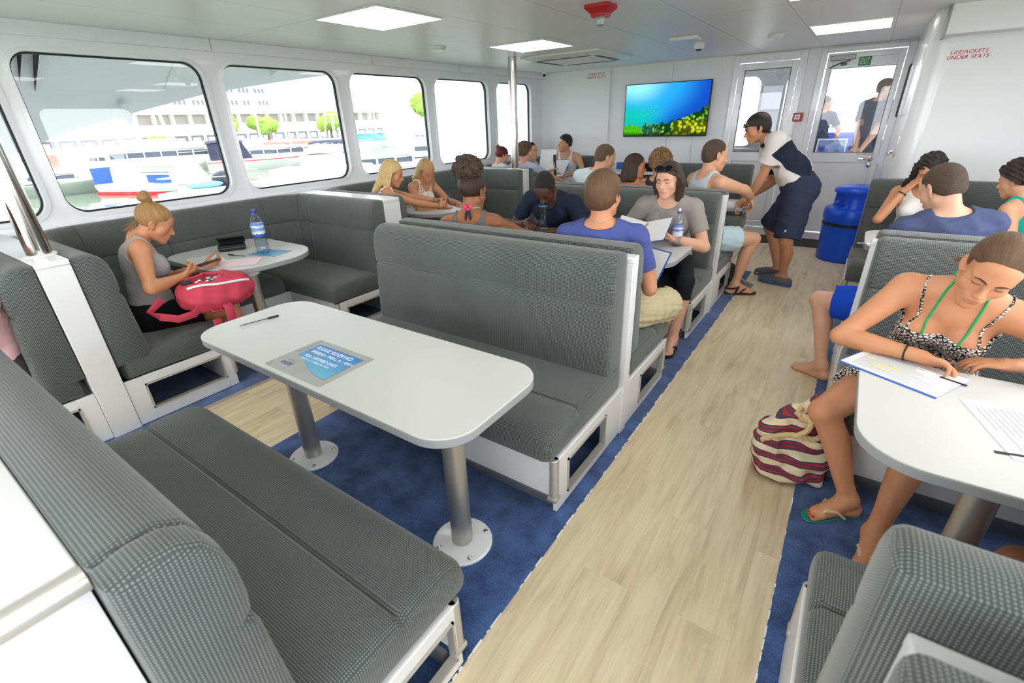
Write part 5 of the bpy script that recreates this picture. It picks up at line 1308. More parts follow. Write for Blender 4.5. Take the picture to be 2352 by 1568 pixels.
        v.chain([K_, K_ + (A_ - K_) * 0.14 + bk * 0.008, K_ + (A_ - K_) * 0.34 + bk * 0.016, K_ + (A_ - K_) * 0.55 + bk * 0.010, K_ + (A_ - K_) * 0.78, A_], [0.052 * k * gl, 0.049 * k * gl, 0.051 * k * gl, 0.044 * k * gl, 0.034 * k * gl, 0.032 * k * gl], 0.012, 'shin' + s)
        if feet: add_foot(v, J, s)
    add_head(v, J, fem, **(head_kw or {}))
    return v
def skin_mat(name, rgb, red=1.0):
    m, nt, b = new_mat(name)
    b.inputs['Roughness'].default_value = 0.48; b.inputs['Specular IOR Level'].default_value = 0.35
    b.inputs['Subsurface Weight'].default_value = 0.12; b.inputs['Subsurface Radius'].default_value = (0.010, 0.004, 0.002); b.inputs['Subsurface Scale'].default_value = 0.5
    tc = node(nt, 'ShaderNodeTexCoord'); n1 = node(nt, 'ShaderNodeTexNoise', i_Scale=14.0, i_Detail=4.0); nt.links.new(tc.outputs['Object'], n1.inputs['Vector'])
    n2 = node(nt, 'ShaderNodeTexNoise', i_Scale=320.0, i_Detail=2.0); nt.links.new(tc.outputs['Object'], n2.inputs['Vector'])
    c = lin(rgb); mx = node(nt, 'ShaderNodeMix', data_type='RGBA')
    mx.inputs[6].default_value = (c[0] * 0.94, c[1] * 0.86, c[2] * 0.84, 1); mx.inputs[7].default_value = (min(1, c[0] * 1.06), min(1, c[1] * 1.08), min(1, c[2] * 1.08), 1)
    nt.links.new(n1.outputs['Fac'], mx.inputs[0]); nt.links.new(mx.outputs[2], b.inputs['Base Color'])
    bp = node(nt, 'ShaderNodeBump', i_Strength=0.06, i_Distance=0.001); nt.links.new(n2.outputs['Fac'], bp.inputs['Height']); nt.links.new(bp.outputs['Normal'], b.inputs['Normal'])
    return m
def hair_mat(name, dark, light, strands=42.0, rough=0.42):
    """strands fan out round the object's own Z axis"""
    m, nt, b = new_mat(name)
    b.inputs['Roughness'].default_value = rough; b.inputs['Specular IOR Level'].default_value = 0.35
    tc = node(nt, 'ShaderNodeTexCoord'); sx = node(nt, 'ShaderNodeSeparateXYZ'); nt.links.new(tc.outputs['Object'], sx.inputs[0])
    at2 = node(nt, 'ShaderNodeMath', operation='ARCTAN2'); nt.links.new(sx.outputs[1], at2.inputs[0]); nt.links.new(sx.outputs[0], at2.inputs[1])
    ma = node(nt, 'ShaderNodeMath', operation='MULTIPLY'); ma.inputs[1].default_value = strands; nt.links.new(at2.outputs[0], ma.inputs[0])
    ln = node(nt, 'ShaderNodeVectorMath', operation='LENGTH'); nt.links.new(tc.outputs['Object'], ln.inputs[0])
    mr = node(nt, 'ShaderNodeMath', operation='MULTIPLY'); mr.inputs[1].default_value = 14.0; nt.links.new(ln.outputs['Value'], mr.inputs[0])
    cb = node(nt, 'ShaderNodeCombineXYZ'); nt.links.new(ma.outputs[0], cb.inputs[0]); nt.links.new(mr.outputs[0], cb.inputs[1])
    nz = node(nt, 'ShaderNodeTexNoise', i_Scale=1.0, i_Detail=5.0, i_Roughness=0.7, i_Distortion=0.4); nt.links.new(cb.outputs[0], nz.inputs['Vector'])
    cr = node(nt, 'ShaderNodeValToRGB'); e = cr.color_ramp.elements; e[0].position = 0.32; e[0].color = lin(dark); e[1].position = 0.68; e[1].color = lin(light)
    nt.links.new(nz.outputs['Fac'], cr.inputs[0]); nt.links.new(cr.outputs[0], b.inputs['Base Color'])
    bp = node(nt, 'ShaderNodeBump', i_Strength=0.8, i_Distance=0.004); nt.links.new(nz.outputs['Fac'], bp.inputs['Height']); nt.links.new(bp.outputs['Normal'], b.inputs['Normal'])
    return m
def curl_hair_mat(name, dark, light, s=60.0):
    m, nt, b = new_mat(name); b.inputs['Roughness'].default_value = 0.6
    tc = node(nt, 'ShaderNodeTexCoord'); nz = node(nt, 'ShaderNodeTexNoise', i_Scale=s, i_Detail=4.0, i_Distortion=1.5); nt.links.new(tc.outputs['Object'], nz.inputs['Vector'])
    cr = node(nt, 'ShaderNodeValToRGB'); e = cr.color_ramp.elements; e[0].position = 0.35; e[0].color = lin(dark); e[1].position = 0.7; e[1].color = lin(light)
    nt.links.new(nz.outputs['Fac'], cr.inputs[0]); nt.links.new(cr.outputs[0], b.inputs['Base Color'])
    bp = node(nt, 'ShaderNodeBump', i_Strength=1.0, i_Distance=0.008); nt.links.new(nz.outputs['Fac'], bp.inputs['Height']); nt.links.new(bp.outputs['Normal'], b.inputs['Normal'])
    return m
def frame4(o, X, Y, Z):
    M = np.eye(4); M[:3, 0], M[:3, 1], M[:3, 2], M[:3, 3] = X, Y, Z, o; return M
def noise3(G, f, seed=0.0):
    x, y, z = G
    return (np.sin(x * f * 1.0 + y * f * 0.6 + seed) * np.sin(y * f * 1.1 - z * f * 0.5 + 1.3 + seed) + 0.6 * np.sin(x * f * 2.1 - z * f * 1.7 + seed * 2) * np.sin(y * f * 1.9 + z * f * 2.3 + seed) + 0.5 * np.sin(z * f * 2.7 + x * f * 1.3 + seed * 3))
def folds(amp=0.004, f=38.0, seed=0.0):
    return lambda G, D: D - (amp * (noise3(G, f, seed) * 0.5 + 0.55)).astype(np.float32)
def garment(J, v, name, m, parent, h, kind, infl=0.008, sleeve=0.55, neck=0.0, neckdrop=0.03, hem=None, legs=0.6, wr=0.003, seed=0.0, fr=34.0, strap=0.0, low=0.10, it=1, extra_clip=(), sleeve_infl=0.0, fm=None, loose=0.0, legtags=True, backdrop=0.0):
    """clothing = inflated copy of part of the body, cut at neckline, cuffs and hem"""
    P0, P2, u0, u1, Fc, Rc, k = J['P0'], J['P2'], J['u0'], J['u1'], J['Fc'], J['Rc'], J['k']
    g = Vol(); clip = list(extra_clip); post = []
    def cut(p, c, n):
        return p
    T = [p for p in v.p if p[3] in ('torso', 'pelvis')]
    if kind in ('tee', 'tank', 'dress'):
        g.p += T
        if loose: g.ell(J['P1'] - u0 * 0.03 * k, np.array((0.135 + loose, 0.098 + loose, 0.15)) * k, np.stack([J['R0'], J['F0'], u0], 1), 0.04, 'torso')
        clip.append((P0 - u0 * (hem if hem is not None else 0.07) * k, -u0))
        if kind == 'tee':
            for s in 'LR':
                S, E_ = J['S' + s], J['E' + s]; d = nrm(E_ - S)
                L = np.linalg.norm(E_ - S) * sleeve
                g.chain([S, S + d * L * 0.4, S + d * (L + 0.02)], [0.050 * k + sleeve_infl, 0.050 * k + sleeve_infl, 0.050 * k + sleeve_infl * 1.6], 0.03, 'sl' + s)
                post.append((S + d * L, d, s))
            nk = P2 + u1 * 0.012 * k
            def neckcut(G, D):
                c = P2 + u1 * (0.030 - 0.3 * neckdrop) * k + Fc * 0.030 * k
                x = (G[0] - c[0]) * Rc[0] + (G[1] - c[1]) * Rc[1] + (G[2] - c[2]) * Rc[2]
                y = (G[0] - c[0]) * Fc[0] + (G[1] - c[1]) * Fc[1] + (G[2] - c[2]) * Fc[2]
                z = (G[0] - c[0]) * u1[0] + (G[1] - c[1]) * u1[1] + (G[2] - c[2]) * u1[2]
                wN = (0.074 + 0.2 * neckdrop) * k; dp = np.where(y > -0.03 * k, (0.045 + neckdrop) * k, 0.022 * k)
                q1 = (np.sqrt((x / wN) ** 2 + (np.minimum(z, 0) / dp) ** 2) - 1) * wN * 0.8
                return np.maximum(D, -q1)
        else:
            # scooped neck and arm holes
            def neckcut(G, D):
                c = P2 + u1 * 0.02 * k + Fc * 0.055 * k
                x = (G[0] - c[0]) * Rc[0] + (G[1] - c[1]) * Rc[1] + (G[2] - c[2]) * Rc[2]
                y = (G[0] - c[0]) * Fc[0] + (G[1] - c[1]) * Fc[1] + (G[2] - c[2]) * Fc[2]
                z = (G[0] - c[0]) * u1[0] + (G[1] - c[1]) * u1[1] + (G[2] - c[2]) * u1[2]
                wN = 0.085 * k; ft = low * k; bt = (low * 0.55 + backdrop) * k
                dp = np.where(y > -0.055 * k, ft, bt)
                q1 = (np.sqrt((x / wN) ** 2 + (np.minimum(z, 0) / dp) ** 2) - 1) * wN * 0.8
                out = np.maximum(D, -q1)
                for sg in (-1, 1):
                    cx = sg * (0.168 + 0.0 * strap) * k * J['wide']
                    q2 = (np.sqrt(((x - cx) / (0.062 * k)) ** 2 + (np.minimum(z + 0.01, 0) / (0.155 * k)) ** 2) - 1) * 0.05 * k
                    out = np.maximum(out, -q2)
                return out
        def cuff(G, D):
            D = neckcut(G, D)
            return D
        fn = folds(wr, fr, seed)
        def fin(G, D):
            D = fn(G, D) if wr else D
            D = cuff(G, D)
            for (pt, d, s) in post:
                q = (G[0] - pt[0]) * d[0] + (G[1] - pt[1]) * d[1] + (G[2] - pt[2]) * d[2]
                r2 = (G[0] - pt[0]) ** 2 + (G[1] - pt[1]) ** 2 + (G[2] - pt[2]) ** 2 - q * q
                D = np.where((r2 < (0.083 + sleeve_infl * 2.2) ** 2) & (q < 0.1), np.maximum(D, np.maximum(q, -0.05)), D) if True else D
            return D
        VF = mesh_volume(g, h, infl, clip, fin)
    else:  # shorts / skirt / leggings: pelvis and thighs (and shins when legs > 1)
        g.p += [p for p in v.p if p[3] in ('pelvis',)]
        g.ell(P0 + u0 * 0.06 * k, (0.150 * k, 0.108 * k, 0.09 * k), np.stack([J['R0'], J['F0'], u0], 1), 0.04, 'pelvis')
        ends = []
        for s in 'LR':
            H_, K_, A_ = J['HP' + s], J['K' + s], J['A' + s]; d = nrm(K_ - H_)
            for p in v.p:
                if p[3] == 'thigh' + s or (legs > 1 and p[3] == 'shin' + s): g.p.append(p)
            if legs <= 1:
                e = H_ + (K_ - H_) * legs
                if kind == 'shorts': g.cone(H_ + (K_ - H_) * 0.3, e + d * 0.02, 0.086 * k, 0.082 * k, 0.04, 'thigh')
                ends.append((e, d))
            else:
                d2 = nrm(A_ - K_); ends.append((K_ + (A_ - K_) * (legs - 1), d2))
        clip.append((P0 + u0 * (0.13 if hem is None else max(hem, 0.12)) * k, nrm(u0 - J['F0'] * 0.12)))
        fn = folds(wr, fr, seed)
        def fin(G, D):
            D = fn(G, D) if wr else D
            for (pt, d) in ends:
                q = (G[0] - pt[0]) * d[0] + (G[1] - pt[1]) * d[1] + (G[2] - pt[2]) * d[2]
                r2 = (G[0] - pt[0]) ** 2 + (G[1] - pt[1]) ** 2 + (G[2] - pt[2]) ** 2 - q * q
                near = (r2 < (0.15 ** 2 if legs <= 1 else 0.10 ** 2)) & (q < 0.45)
                D = np.where(near, np.maximum(D, q), D)
            return D
        VF = mesh_volume(g, h, infl, clip, fin)
    return vol_obj(name, VF, m, parent, J['P0'], it=it, faces_mat=fm)
def cap_hair(J, style='short', t=0.012, front=0.0, seed=0.0, h=0.005, m=None, parent=None, name='hair', rough=0.0015, strands=60, length=0.25, vol=0.0, part=0.0, fringe=0.0, extra=None, curly=None, body=None, sideburn=0.0, napz=-0.05):
    c, X, Y, Z, k = J['Hc'], J['hx'], J['hy'], J['hz'], J['hk']; B = np.stack([X, Y, Z], 1)
    def p(x, y, z): return c + (X * x + Y * y + Z * z) * k
    v = Vol(); cuts = []
    v.ell(p(0, -0.014, 0.036), np.array((0.074 + t, 0.092 + t, 0.080 + t)) * k, B, 0.02)
    whorl = p(0, -0.03, 0.115)
    if style == 'short':
        v.ell(p(0, -0.045, -0.015), np.array((0.066 + t * 0.7, 0.055 + t * 0.6, 0.062)) * k, B, 0.03)
        if sideburn:
            for s in (-1, 1): v.ell(p(s * 0.068, 0.022, 0.0), np.array((0.010, 0.018, 0.042)) * k, B, 0.015)
    if style in ('bob', 'long'):
        L = length
        v.ell(p(0, -0.035, -0.02), np.array((0.080 + t * 0.8, 0.070 + t * 0.5, 0.085)) * k, B, 0.03)
        nd = -nrm(J['hz'] * 0.45 + V3(0, 0, 1) * 0.55)
        for s in (-1, 1):
            for (x, y, r, f_) in ((0.072, -0.005, 0.026, 1.0), (0.062, -0.045, 0.034, 1.05), (0.030, -0.075, 0.036, 1.1), (0.078, 0.022, 0.016, 0.85)):
                a = p(s * x, y, 0.01); b = p(s * x * (1.05 if style == 'bob' else 0.95), y, -0.05) + nd * L * f_ * k
                mid = (a + b) / 2 + X * s * 0.010 * k
                P = [a, a + (mid - a) * 0.5, mid, mid + (b - mid) * 0.5, b]
                if body is not None: P = [a] + list(snap(body, P[1:], r * 0.55 * k, 5, True))
                v.chain(P, [r * k, r * 0.98 * k, r * 0.95 * k, r * 0.85 * k, r * (0.75 if style == 'bob' else 0.42) * k], 0.022)
        for xx in (-0.03, 0.03):
            P = [p(xx, -0.08, 0), p(xx, -0.085, -0.05) + nd * L * 0.3, p(xx, -0.08, -0.05) + nd * L * 0.7, p(xx, -0.075, -0.05) + nd * L * 1.08]
            if body is not None: P = [P[0]] + list(snap(body, P[1:], 0.022 * k, 5, True))
            v.chain(P, [0.04 * k, 0.038 * k, 0.034 * k, 0.02 * k], 0.022)
    if style in ('bun', 'pony'):
        bd = nrm(-Y * 0.55 + Z * 0.8) if style == 'bun' else nrm(-Y)
        whorl = p(0, -0.014, 0.036) + bd * (0.108 if style == 'bun' else 0.10) * k
    if extra: extra(v, p, B, k)
    def fin(G, D):
        x = (G[0] - c[0]) * X[0] + (G[1] - c[1]) * X[1] + (G[2] - c[2]) * X[2]
        y = (G[0] - c[0]) * Y[0] + (G[1] - c[1]) * Y[1] + (G[2] - c[2]) * Y[2]
        z = (G[0] - c[0]) * Z[0] + (G[1] - c[1]) * Z[1] + (G[2] - c[2]) * Z[2]
        x, y, z = x / k, y / k, z / k
        # face opening: in front of the hairline, below the brow line
        hl = 0.060 + front + fringe * np.cos(np.clip(x / 0.07, -1, 1) * 1.5)
        face = np.maximum((0.016 - y), z - (hl - 5.0 * x * x))
        calm = np.clip(-face / 0.02, 0.12, 1.0).astype(np.float32)
        if rough:
            wx, wy, wz = (np.float32(0) + (G[0] - whorl[0])), (G[1] - whorl[1]), (G[2] - whorl[2])
            if style in ('bun', 'pony'):
                bz = bd; bx = X; by = np.cross(bz, bx)
            else: bz, bx, by = Z, X, Y
            u_ = wx * bx[0] + wy * bx[1] + wz * bx[2]; w_ = wx * by[0] + wy * by[1] + wz * by[2]
            an = np.arctan2(w_, u_)
            D = D - rough * 1.2 * calm + calm * (rough * (np.sin(an * strands + 9 * z) + 0.7 * np.sin(an * strands * 0.43 + 2 + 14 * z) + 0.5 * np.sin(an * strands * 1.9 + 20 * z))).astype(np.float32)
        if curly: D = D - (curly[0] * (noise3(G, curly[1], seed) * 0.5 + 0.4)).astype(np.float32)
        D = np.maximum(D, -face * k)
        if style in ('short', 'bun', 'pony', 'afro'):
            # round the ears and along the nape
            nape = np.maximum(z - (napz + np.maximum(0, y + 0.05) * (0.9 if style == 'short' else 0.6)), -1)
            D = np.maximum(D, -nape * k)
        return D
    VF = mesh_volume(v, h, vol, (), fin)
    if style in ('bun', 'pony'): fr = frame4(whorl, X, np.cross(bd, X), bd)
    else: fr = frame4(whorl, X, Y, Z)
    return vol_obj(name, VF, m, parent, it=1 if rough else 2, frame=fr)
def face_bits(J, parent, brow, v=None, lash=True, eyes=True, th=1.0, openeye=False, iris=(70, 50, 35)):
    c, X, Y, Z, k = J['Hc'], J['hx'], J['hy'], J['hz'], J['hk']
    def p(x, y, z): return Vector(c + (X * x + Y * y + Z * z) * k)
    for s in (-1, 1):
        B_ = [p(s * 0.012, 0.0985, 0.0150), p(s * 0.022, 0.0985, 0.0195), p(s * 0.034, 0.0935, 0.0215), p(s * 0.048, 0.0815, 0.0165)]
        if v is not None: B_ = snap(v, B_, 0.0004)
        m = MB(); m.tube(B_, [0.0022 * th * k, 0.0032 * th * k, 0.0028 * th * k, 0.0012 * th * k], 6)
        m.build('eyebrow', brow, parent)
        zl = -0.0065 if not openeye else 0.006
        if openeye:
            m = MB(); Rm = Matrix(((X[0], Y[0], Z[0]), (X[1], Y[1], Z[1]), (X[2], Y[2], Z[2])))
            m.ell(p(s * 0.032, 0.0745, 0.0), (0.0125 * k, 0.0140 * k, 0.0078 * k), 14, 10, Rm); e = m.build('eye', EYEW, parent)
            m = MB(); m.ell(p(s * 0.032, 0.0872, 0.0005), (0.0052 * k, 0.0022 * k, 0.0056 * k), 12, 8, Rm); m.build('iris', mat('iris', iris, rough=0.2), e)
        m = MB(); P = []
        for i in range(7):
            u = -1 + 2 * i / 6; P.append(p(s * (0.032 + 0.0135 * u), 0.0885 - 0.0055 * u * u - (0.003 if s * u * s > 0.6 else 0), zl - (-0.003 if not openeye else 0.003) * u * u))
        if v is not None and not openeye: P = snap(v, P, 0.0003)
        m.tube(P, [0.0006 * k] + [0.0012 * k] * 5 + [0.0006 * k], 6); m.build('eyelash', brow, parent)
EYEW = mat('eye_white', (226, 222, 216), rough=0.25)
def lips_fn(J, rad=1.0):
    c, X, Y, Z, k = J['Hc'], J['hx'], J['hy'], J['hz'], J['hk']
    def fn(C):
        q = (C - c) / k; x, y, z = q @ X, q @ Y, q @ Z
        up_ = (np.abs(x) < 0.019) & (y > 0.086) & (z < -0.0655) & (z > -0.0745 + 22 * x * x)
        lo = (np.abs(x) < 0.020) & (y > 0.086) & (z >= -0.0655) & (z < -0.0585 - 16 * x * x)
        return (up_ | lo).astype(np.int32)
    return fn
def person(label, J, skin, lip, h=0.006, group=None, vol_kw=None, nails=None):
    v = body_volume(J, J['fem'], **(vol_kw or {}))
    VF = mesh_volume(v, h)
    o = vol_obj('person', VF, [skin, lip], None, J['P0'], it=1, faces_mat=lips_fn(J))
    tag(o, label, 'person', group)
    bpy.context.view_layer.update()
    return o, v
# ---------------------------------------------------------------- people: poses
SP = dict(
 bun=dict(ys=3, ts=2, es=0.08, neckf=0.841, pel=(-3.644, 1.024, 0.495), yaw=12.879, lean=7.165, head=(13.041, 32.041, 0.243), H=1.697, fem=True, hands={'R': (-3.419, 1.175, 0.753), 'L': (-3.62, 1.4, 0.74)}, hdir={'R': (-0.35, 0.9, 0.1), 'L': (0.35, 0.9, 0.1)}, palm={'R': (-0.5, 0.1, 0.8), 'L': (0.5, 0.1, 0.8)}, elbows={'R': (0.957, -0.781, -0.619), 'L': (-0.7, -0.4, -0.8)}, feet={'R': (-3.326, 1.457, 0.089), 'L': (-3.64, 1.5, 0.09)}, knees={'R': (0.305, 0.912, 0.918), 'L': (-0.1, 1.0, 0.9)}, curve=1.0, side=-2.448, twist=3.918),
 edge=dict(pel=(-3.445, 0.277, 0.524), yaw=180.0, lean=-4.0, head=(0.0, 10.0, 0.0), H=1.7, hands={'L': (-3.35, 0.0, 0.62), 'R': (-3.7, 0.0, 0.62)}, side=0.0, twist=0.0, neckf=0.0),
 blonde=dict(pel=(-3.833, 3.165, 0.546), yaw=30.183, lean=14.003, head=(20.423, 18.454, -0.535), H=1.721, fem=True, hands={'R': (-3.365, 3.648, 0.815), 'L': (-3.52, 3.76, 0.85)}, elbows={'R': (0.471, -0.36, -0.795), 'L': (-0.8, 0.2, -0.6)}, hdir={'R': (0.2, 0.9, 0.25), 'L': (0.75, 0.6, 0.1)}, palm={'R': (-0.7, 0.2, 0.0), 'L': (0.4, -0.4, -0.6)}, side=1.87, twist=5.65, neckf=-0.006),
 dots=dict(pel=(-4.136, 3.986, 0.539), yaw=85.209, lean=18.145, head=(22.774, 29.997, 1.485), H=1.69, fem=True, hands={'R': (-3.652, 3.897, 0.756), 'L': (-3.62, 4.15, 0.77)}, elbows={'R': (-0.2, -0.7, -0.7), 'L': (-0.2, 0.7, -0.7)}, side=0.539, twist=2.383, neckf=-0.007),
 puff=dict(pel=(-1.982, 2.388, 0.544), yaw=-15.298, lean=3.82, head=(13.967, 11.203, -1.87), H=1.715, fem=True, hands={'R': (-1.78, 3.02, 0.77), 'L': (-2.08, 3.02, 0.77)}, elbows={'R': (0.9, -0.2, -0.5), 'L': (-0.8, -0.2, -0.6)}, side=-2.258, twist=-10.212, neckf=-0.027),
 navy=dict(ys=5, pel=(-2.115, 3.803, 0.547), yaw=174.388, lean=29.608, head=(-3.79, 53.56, -3.25), H=1.84, hands={'R': (-2.221, 3.445, 0.802), 'L': (-1.92, 3.36, 0.77)}, elbows={'R': (-0.8, 0.3, -0.4), 'L': (0.9, 0.3, -0.3)}, hdir={'R': (0.7, -0.7, -0.1), 'L': (-0.9, -0.3, 0.0)}, palm={'R': (0.3, 0, -1), 'L': (0, 0, -1)}, wide=1.04, side=-2.358, twist=-0.462, neckf=0.035),
 blue=dict(pel=(-1.073, 2.437, 0.528), yaw=-8.725, lean=-4.659, head=(13.728, -1.102, -2.443), H=1.834, hands={'R': (-0.882, 2.578, 0.955), 'L': (-1.25, 2.9, 0.8)}, elbows={'R': (0.304, 0.198, -1.011), 'L': (-0.8, -0.2, -0.6)}, hdir={'R': (-0.5, 0.5, 0.75), 'L': (0.7, 0.6, 0.2)}, palm={'R': (-0.7, 0.4, -0.2), 'L': (0.3, 0, 0.8)}, feet={'R': (-0.912, 2.849, 0.091), 'L': (-1.2, 2.9, 0.09)}, knees={'R': (0.594, 0.834, 0.704), 'L': (-0.2, 1.0, 0.8)}, side=-1.119, twist=-3.365, neckf=0.0),
 grey=dict(pel=(-1.106, 3.746, 0.537), yaw=175.499, lean=17.421, head=(12.707, 5.806, 2.862), H=1.767, fem=True, hands={'R': (-1.3, 3.42, 0.8), 'L': (-0.97, 3.423, 0.792)}, elbows={'R': (-0.7, 0.3, -0.8), 'L': (0.79, 0.463, -0.724)}, hdir={'R': (0.4, -0.85, 0.1), 'L': (-0.9, -0.4, 0.15)}, palm={'R': (0.6, 0, 0.6), 'L': (-0.2, 0, 0.9)}, feet={'R': (-1.22, 3.22, 0.09), 'L': (-0.853, 3.268, 0.095)}, knees={'L': (0.46, -0.852, 0.759), 'R': (-0.1, -1.0, 0.8)}, wide=1.1, side=-1.11, twist=-2.511, neckf=-0.141),
 redhair=dict(pel=(-4.224, 5.727, 0.537), yaw=13.673, lean=7.195, head=(16.967, 20.78, -1.027), H=1.643, fem=True, side=-3.257, twist=-0.074, neckf=-0.08),
 curlyman=dict(pel=(-3.76, 5.684, 0.536), yaw=10.464, lean=3.629, head=(12.503, 1.229, -1.877), H=1.756, hands={'R': (-3.45, 6.2, 0.8), 'L': (-3.8, 6.2, 0.8)}, side=-0.175, twist=-4.909, neckf=-0.104),
 profile=dict(pel=(-4.101, 6.297, 0.541), yaw=84.328, lean=6.069, head=(9.674, 3.595, -0.148), H=1.697, fem=True, hands={'R': (-3.68, 6.24, 0.9), 'L': (-3.68, 6.42, 0.85)}, side=-0.58, twist=-0.041, neckf=0.001),
 singlet=dict(pel=(-3.859, 7.156, 0.554), yaw=175.012, lean=1.741, head=(41.738, 0.241, 0.327), H=1.808, hands={'R': (-3.92, 6.84, 0.8), 'L': (-3.66, 6.84, 0.8)}, elbows={'R': (-0.8, 0.2, -0.5), 'L': (0.8, 0.2, -0.5)}, side=1.296, twist=-3.234, neckf=-0.036),
 pale=dict(pel=(-2.222, 4.546, 0.56), yaw=13.559, lean=15.339, head=(30.614, 18.948, 0.057), H=1.85, hands={'R': (-1.9, 5.2, 0.77), 'L': (-2.2, 5.22, 0.77)}, wide=1.05, side=2.394, twist=-7.389, neckf=0.014),
 pony=dict(pel=(-1.834, 4.57, 0.546), yaw=10.049, lean=12.5, head=(47.778, 5.002, -0.237), H=1.635, fem=True, hands={'R': (-1.6, 5.2, 0.77), 'L': (-1.85, 5.2, 0.77)}, side=0.129, twist=0.005, neckf=-0.01),
 curlyblond=dict(pel=(-1.547, 4.622, 0.556), yaw=0.222, lean=11.174, head=(-29.948, 8.031, -0.174), H=1.664, fem=True, hands={'R': (-1.4, 5.2, 0.77), 'L': (-1.65, 5.2, 0.77)}, side=0.104, twist=0.016, neckf=-0.032),
 vest=dict(pel=(-1.043, 4.521, 0.574), yaw=29.513, lean=-0.675, head=(20.693, 9.14, -1.034), H=1.85, hands={'R': (-0.735, 4.889, 0.888), 'L': (-1.1, 5.22, 0.78)}, elbows={'R': (0.844, -0.207, 0.314), 'L': (-0.7, -0.2, -0.6)}, hdir={'R': (0.2, 0.55, -0.75)}, palm={'R': (-0.9, -0.2, -0.3)}, feet={'R': (-0.723, 4.762, 0.1), 'L': (-1.1, 5.05, 0.1)}, knees={'R': (0.676, 0.625, 0.562), 'L': (-0.1, 1.0, 0.8)}, toe={'R': 58}, wide=1.05, side=-1.264, twist=14.432, neckf=-0.015),
 staff=dict(pel=(-0.384, 5.288, 0.929), yaw=-92.981, lean=39.812, head=(-16.229, 20.401, -0.334), H=1.849, hands={'L': (-0.807, 5.228, 0.804), 'R': (-0.86, 5.44, 0.8)}, elbows={'L': (0.303, 0.162, -0.989), 'R': (0.3, 0.3, -1.0)}, hdir={'L': (-0.7, 0.2, -0.6), 'R': (-0.8, 0.0, -0.5)}, palm={'L': (-0.4, -0.3, -0.8), 'R': (-0.3, 0.2, -0.9)}, feet={'L': (-0.376, 5.269, 0.1), 'R': (-0.45, 5.52, 0.1)}, knees={'L': (-0.002, -0.023, -0.006), 'R': (-0.8, 0.1, 0.0)}, toe={'L': -75, 'R': -80}, curve=0.5, side=3.62, twist=-19.757, neckf=0.251),
 deckman=dict(pel=(0.047, 9.237, 1.099), yaw=37.506, lean=1.36, head=(55.145, 2.166, 0.278), H=1.952, hands={'R': (-0.02, 9.02, 1.0), 'L': (-0.07, 9.03, 1.02)}, elbows={'R': (0.8, -0.5, -0.2), 'L': (-0.8, -0.5, -0.2)}, feet={'R': (0.1, 9.3, 0.12), 'L': (-0.1, 9.25, 0.12)}, knees={'R': (0.0, 1.0, 0.0), 'L': (0.0, 1.0, 0.0)}, side=2.207, twist=1.293, neckf=0.012),
 deckcrew=dict(pel=(-0.688, 10.75, 1.024), yaw=-4.873, lean=0.999, head=(70.386, 0.519, 0.32), H=1.751, fem=True, hands={'R': (-0.45, 10.8, 1.02), 'L': (-0.9, 10.8, 0.95)}, feet={'R': (-0.57, 10.75, 0.12), 'L': (-0.75, 10.75, 0.12)}, knees={'R': (0.0, 1.0, 0.0), 'L': (0.0, 1.0, 0.0)}, side=-2.611, twist=0.154, neckf=-0.018),
 curlydark=dict(pel=(0.487, 5.006, 0.545), yaw=184.847, lean=9.598, head=(2.371, 25.321, 0.768), H=1.682, fem=True, hands={'R': (0.344, 4.818, 1.004), 'L': (0.6, 4.58, 0.77)}, elbows={'R': (-0.635, -0.084, -1.151), 'L': (0.8, 0.0, -0.6)}, hdir={'R': (0.5, 0.1, 0.8)}, palm={'R': (0.7, 0.3, 0.3)}, feet={'R': (0.32, 4.42, 0.09), 'L': (0.6, 4.4, 0.09)}, side=0.974, twist=1.24, neckf=-0.016),
 navyman=dict(pel=(0.511, 3.321, 0.551), yaw=-11.467, lean=4.413, head=(-27.442, 26.576, -4.247), H=1.79, hands={'R': (0.72, 3.95, 0.78), 'L': (0.4, 3.95, 0.78)}, feet={'L': (0.093, 3.344, 0.089), 'R': (0.5, 3.8, 0.09)}, knees={'L': (-0.826, 0.324, 0.929), 'R': (0.1, 1.0, 0.8)}, toe={'L': -62}, elbows={'R': (0.8, -0.2, -0.5), 'L': (-0.8, -0.2, -0.5)}, side=-5.947, twist=-7.549, neckf=0.14),
 teal=dict(pel=(1.028, 4.601, 0.529), yaw=-58.251, lean=7.773, head=(3.251, 17.62, -0.528), H=1.63, fem=True, hands={'L': (0.72, 4.4, 0.78), 'R': (0.7, 4.55, 0.78)}, side=-0.525, twist=-0.041, neckf=0.03),
 writer=dict(pel=(0.406, 2.432, 0.54), yaw=181.573, lean=24.238, side=-3.419, head=(5.862, 27.836, -18.699), H=1.703, fem=True, hands={'R': (0.33, 2.089, 0.775), 'L': (0.60, 2.17, 0.768)}, elbows={'R': (-0.998, 0.252, -0.16), 'L': (0.9, 0.3, -0.5)}, hdir={'R': (0.92, -0.16, -0.08), 'L': (-0.97, -0.12, -0.02)}, palm={'R': (0.1, -0.55, -0.8), 'L': (0.1, 0, -1)}, feet={'R': (0.283, 2.048, 0.088), 'L': (0.371, 1.89, 0.088)}, knees={'R': (-0.818, -0.752, 0.615), 'L': (-0.1, -1.0, 0.8)}, toe={'R': 232, 'L': 188}, neckf=0.063, wide=1.05, twist=8.318),
 rightedge=dict(pel=(0.76, 1.12, 0.56), yaw=-12, lean=4, head=(0, 10, 0), H=1.74, hands={'L': (0.75, 1.5, 0.77), 'R': (1.0, 1.5, 0.77)}, feet={'L': (0.60, 1.74, 0.09), 'R': (0.76, 1.70, 0.09)}),
)
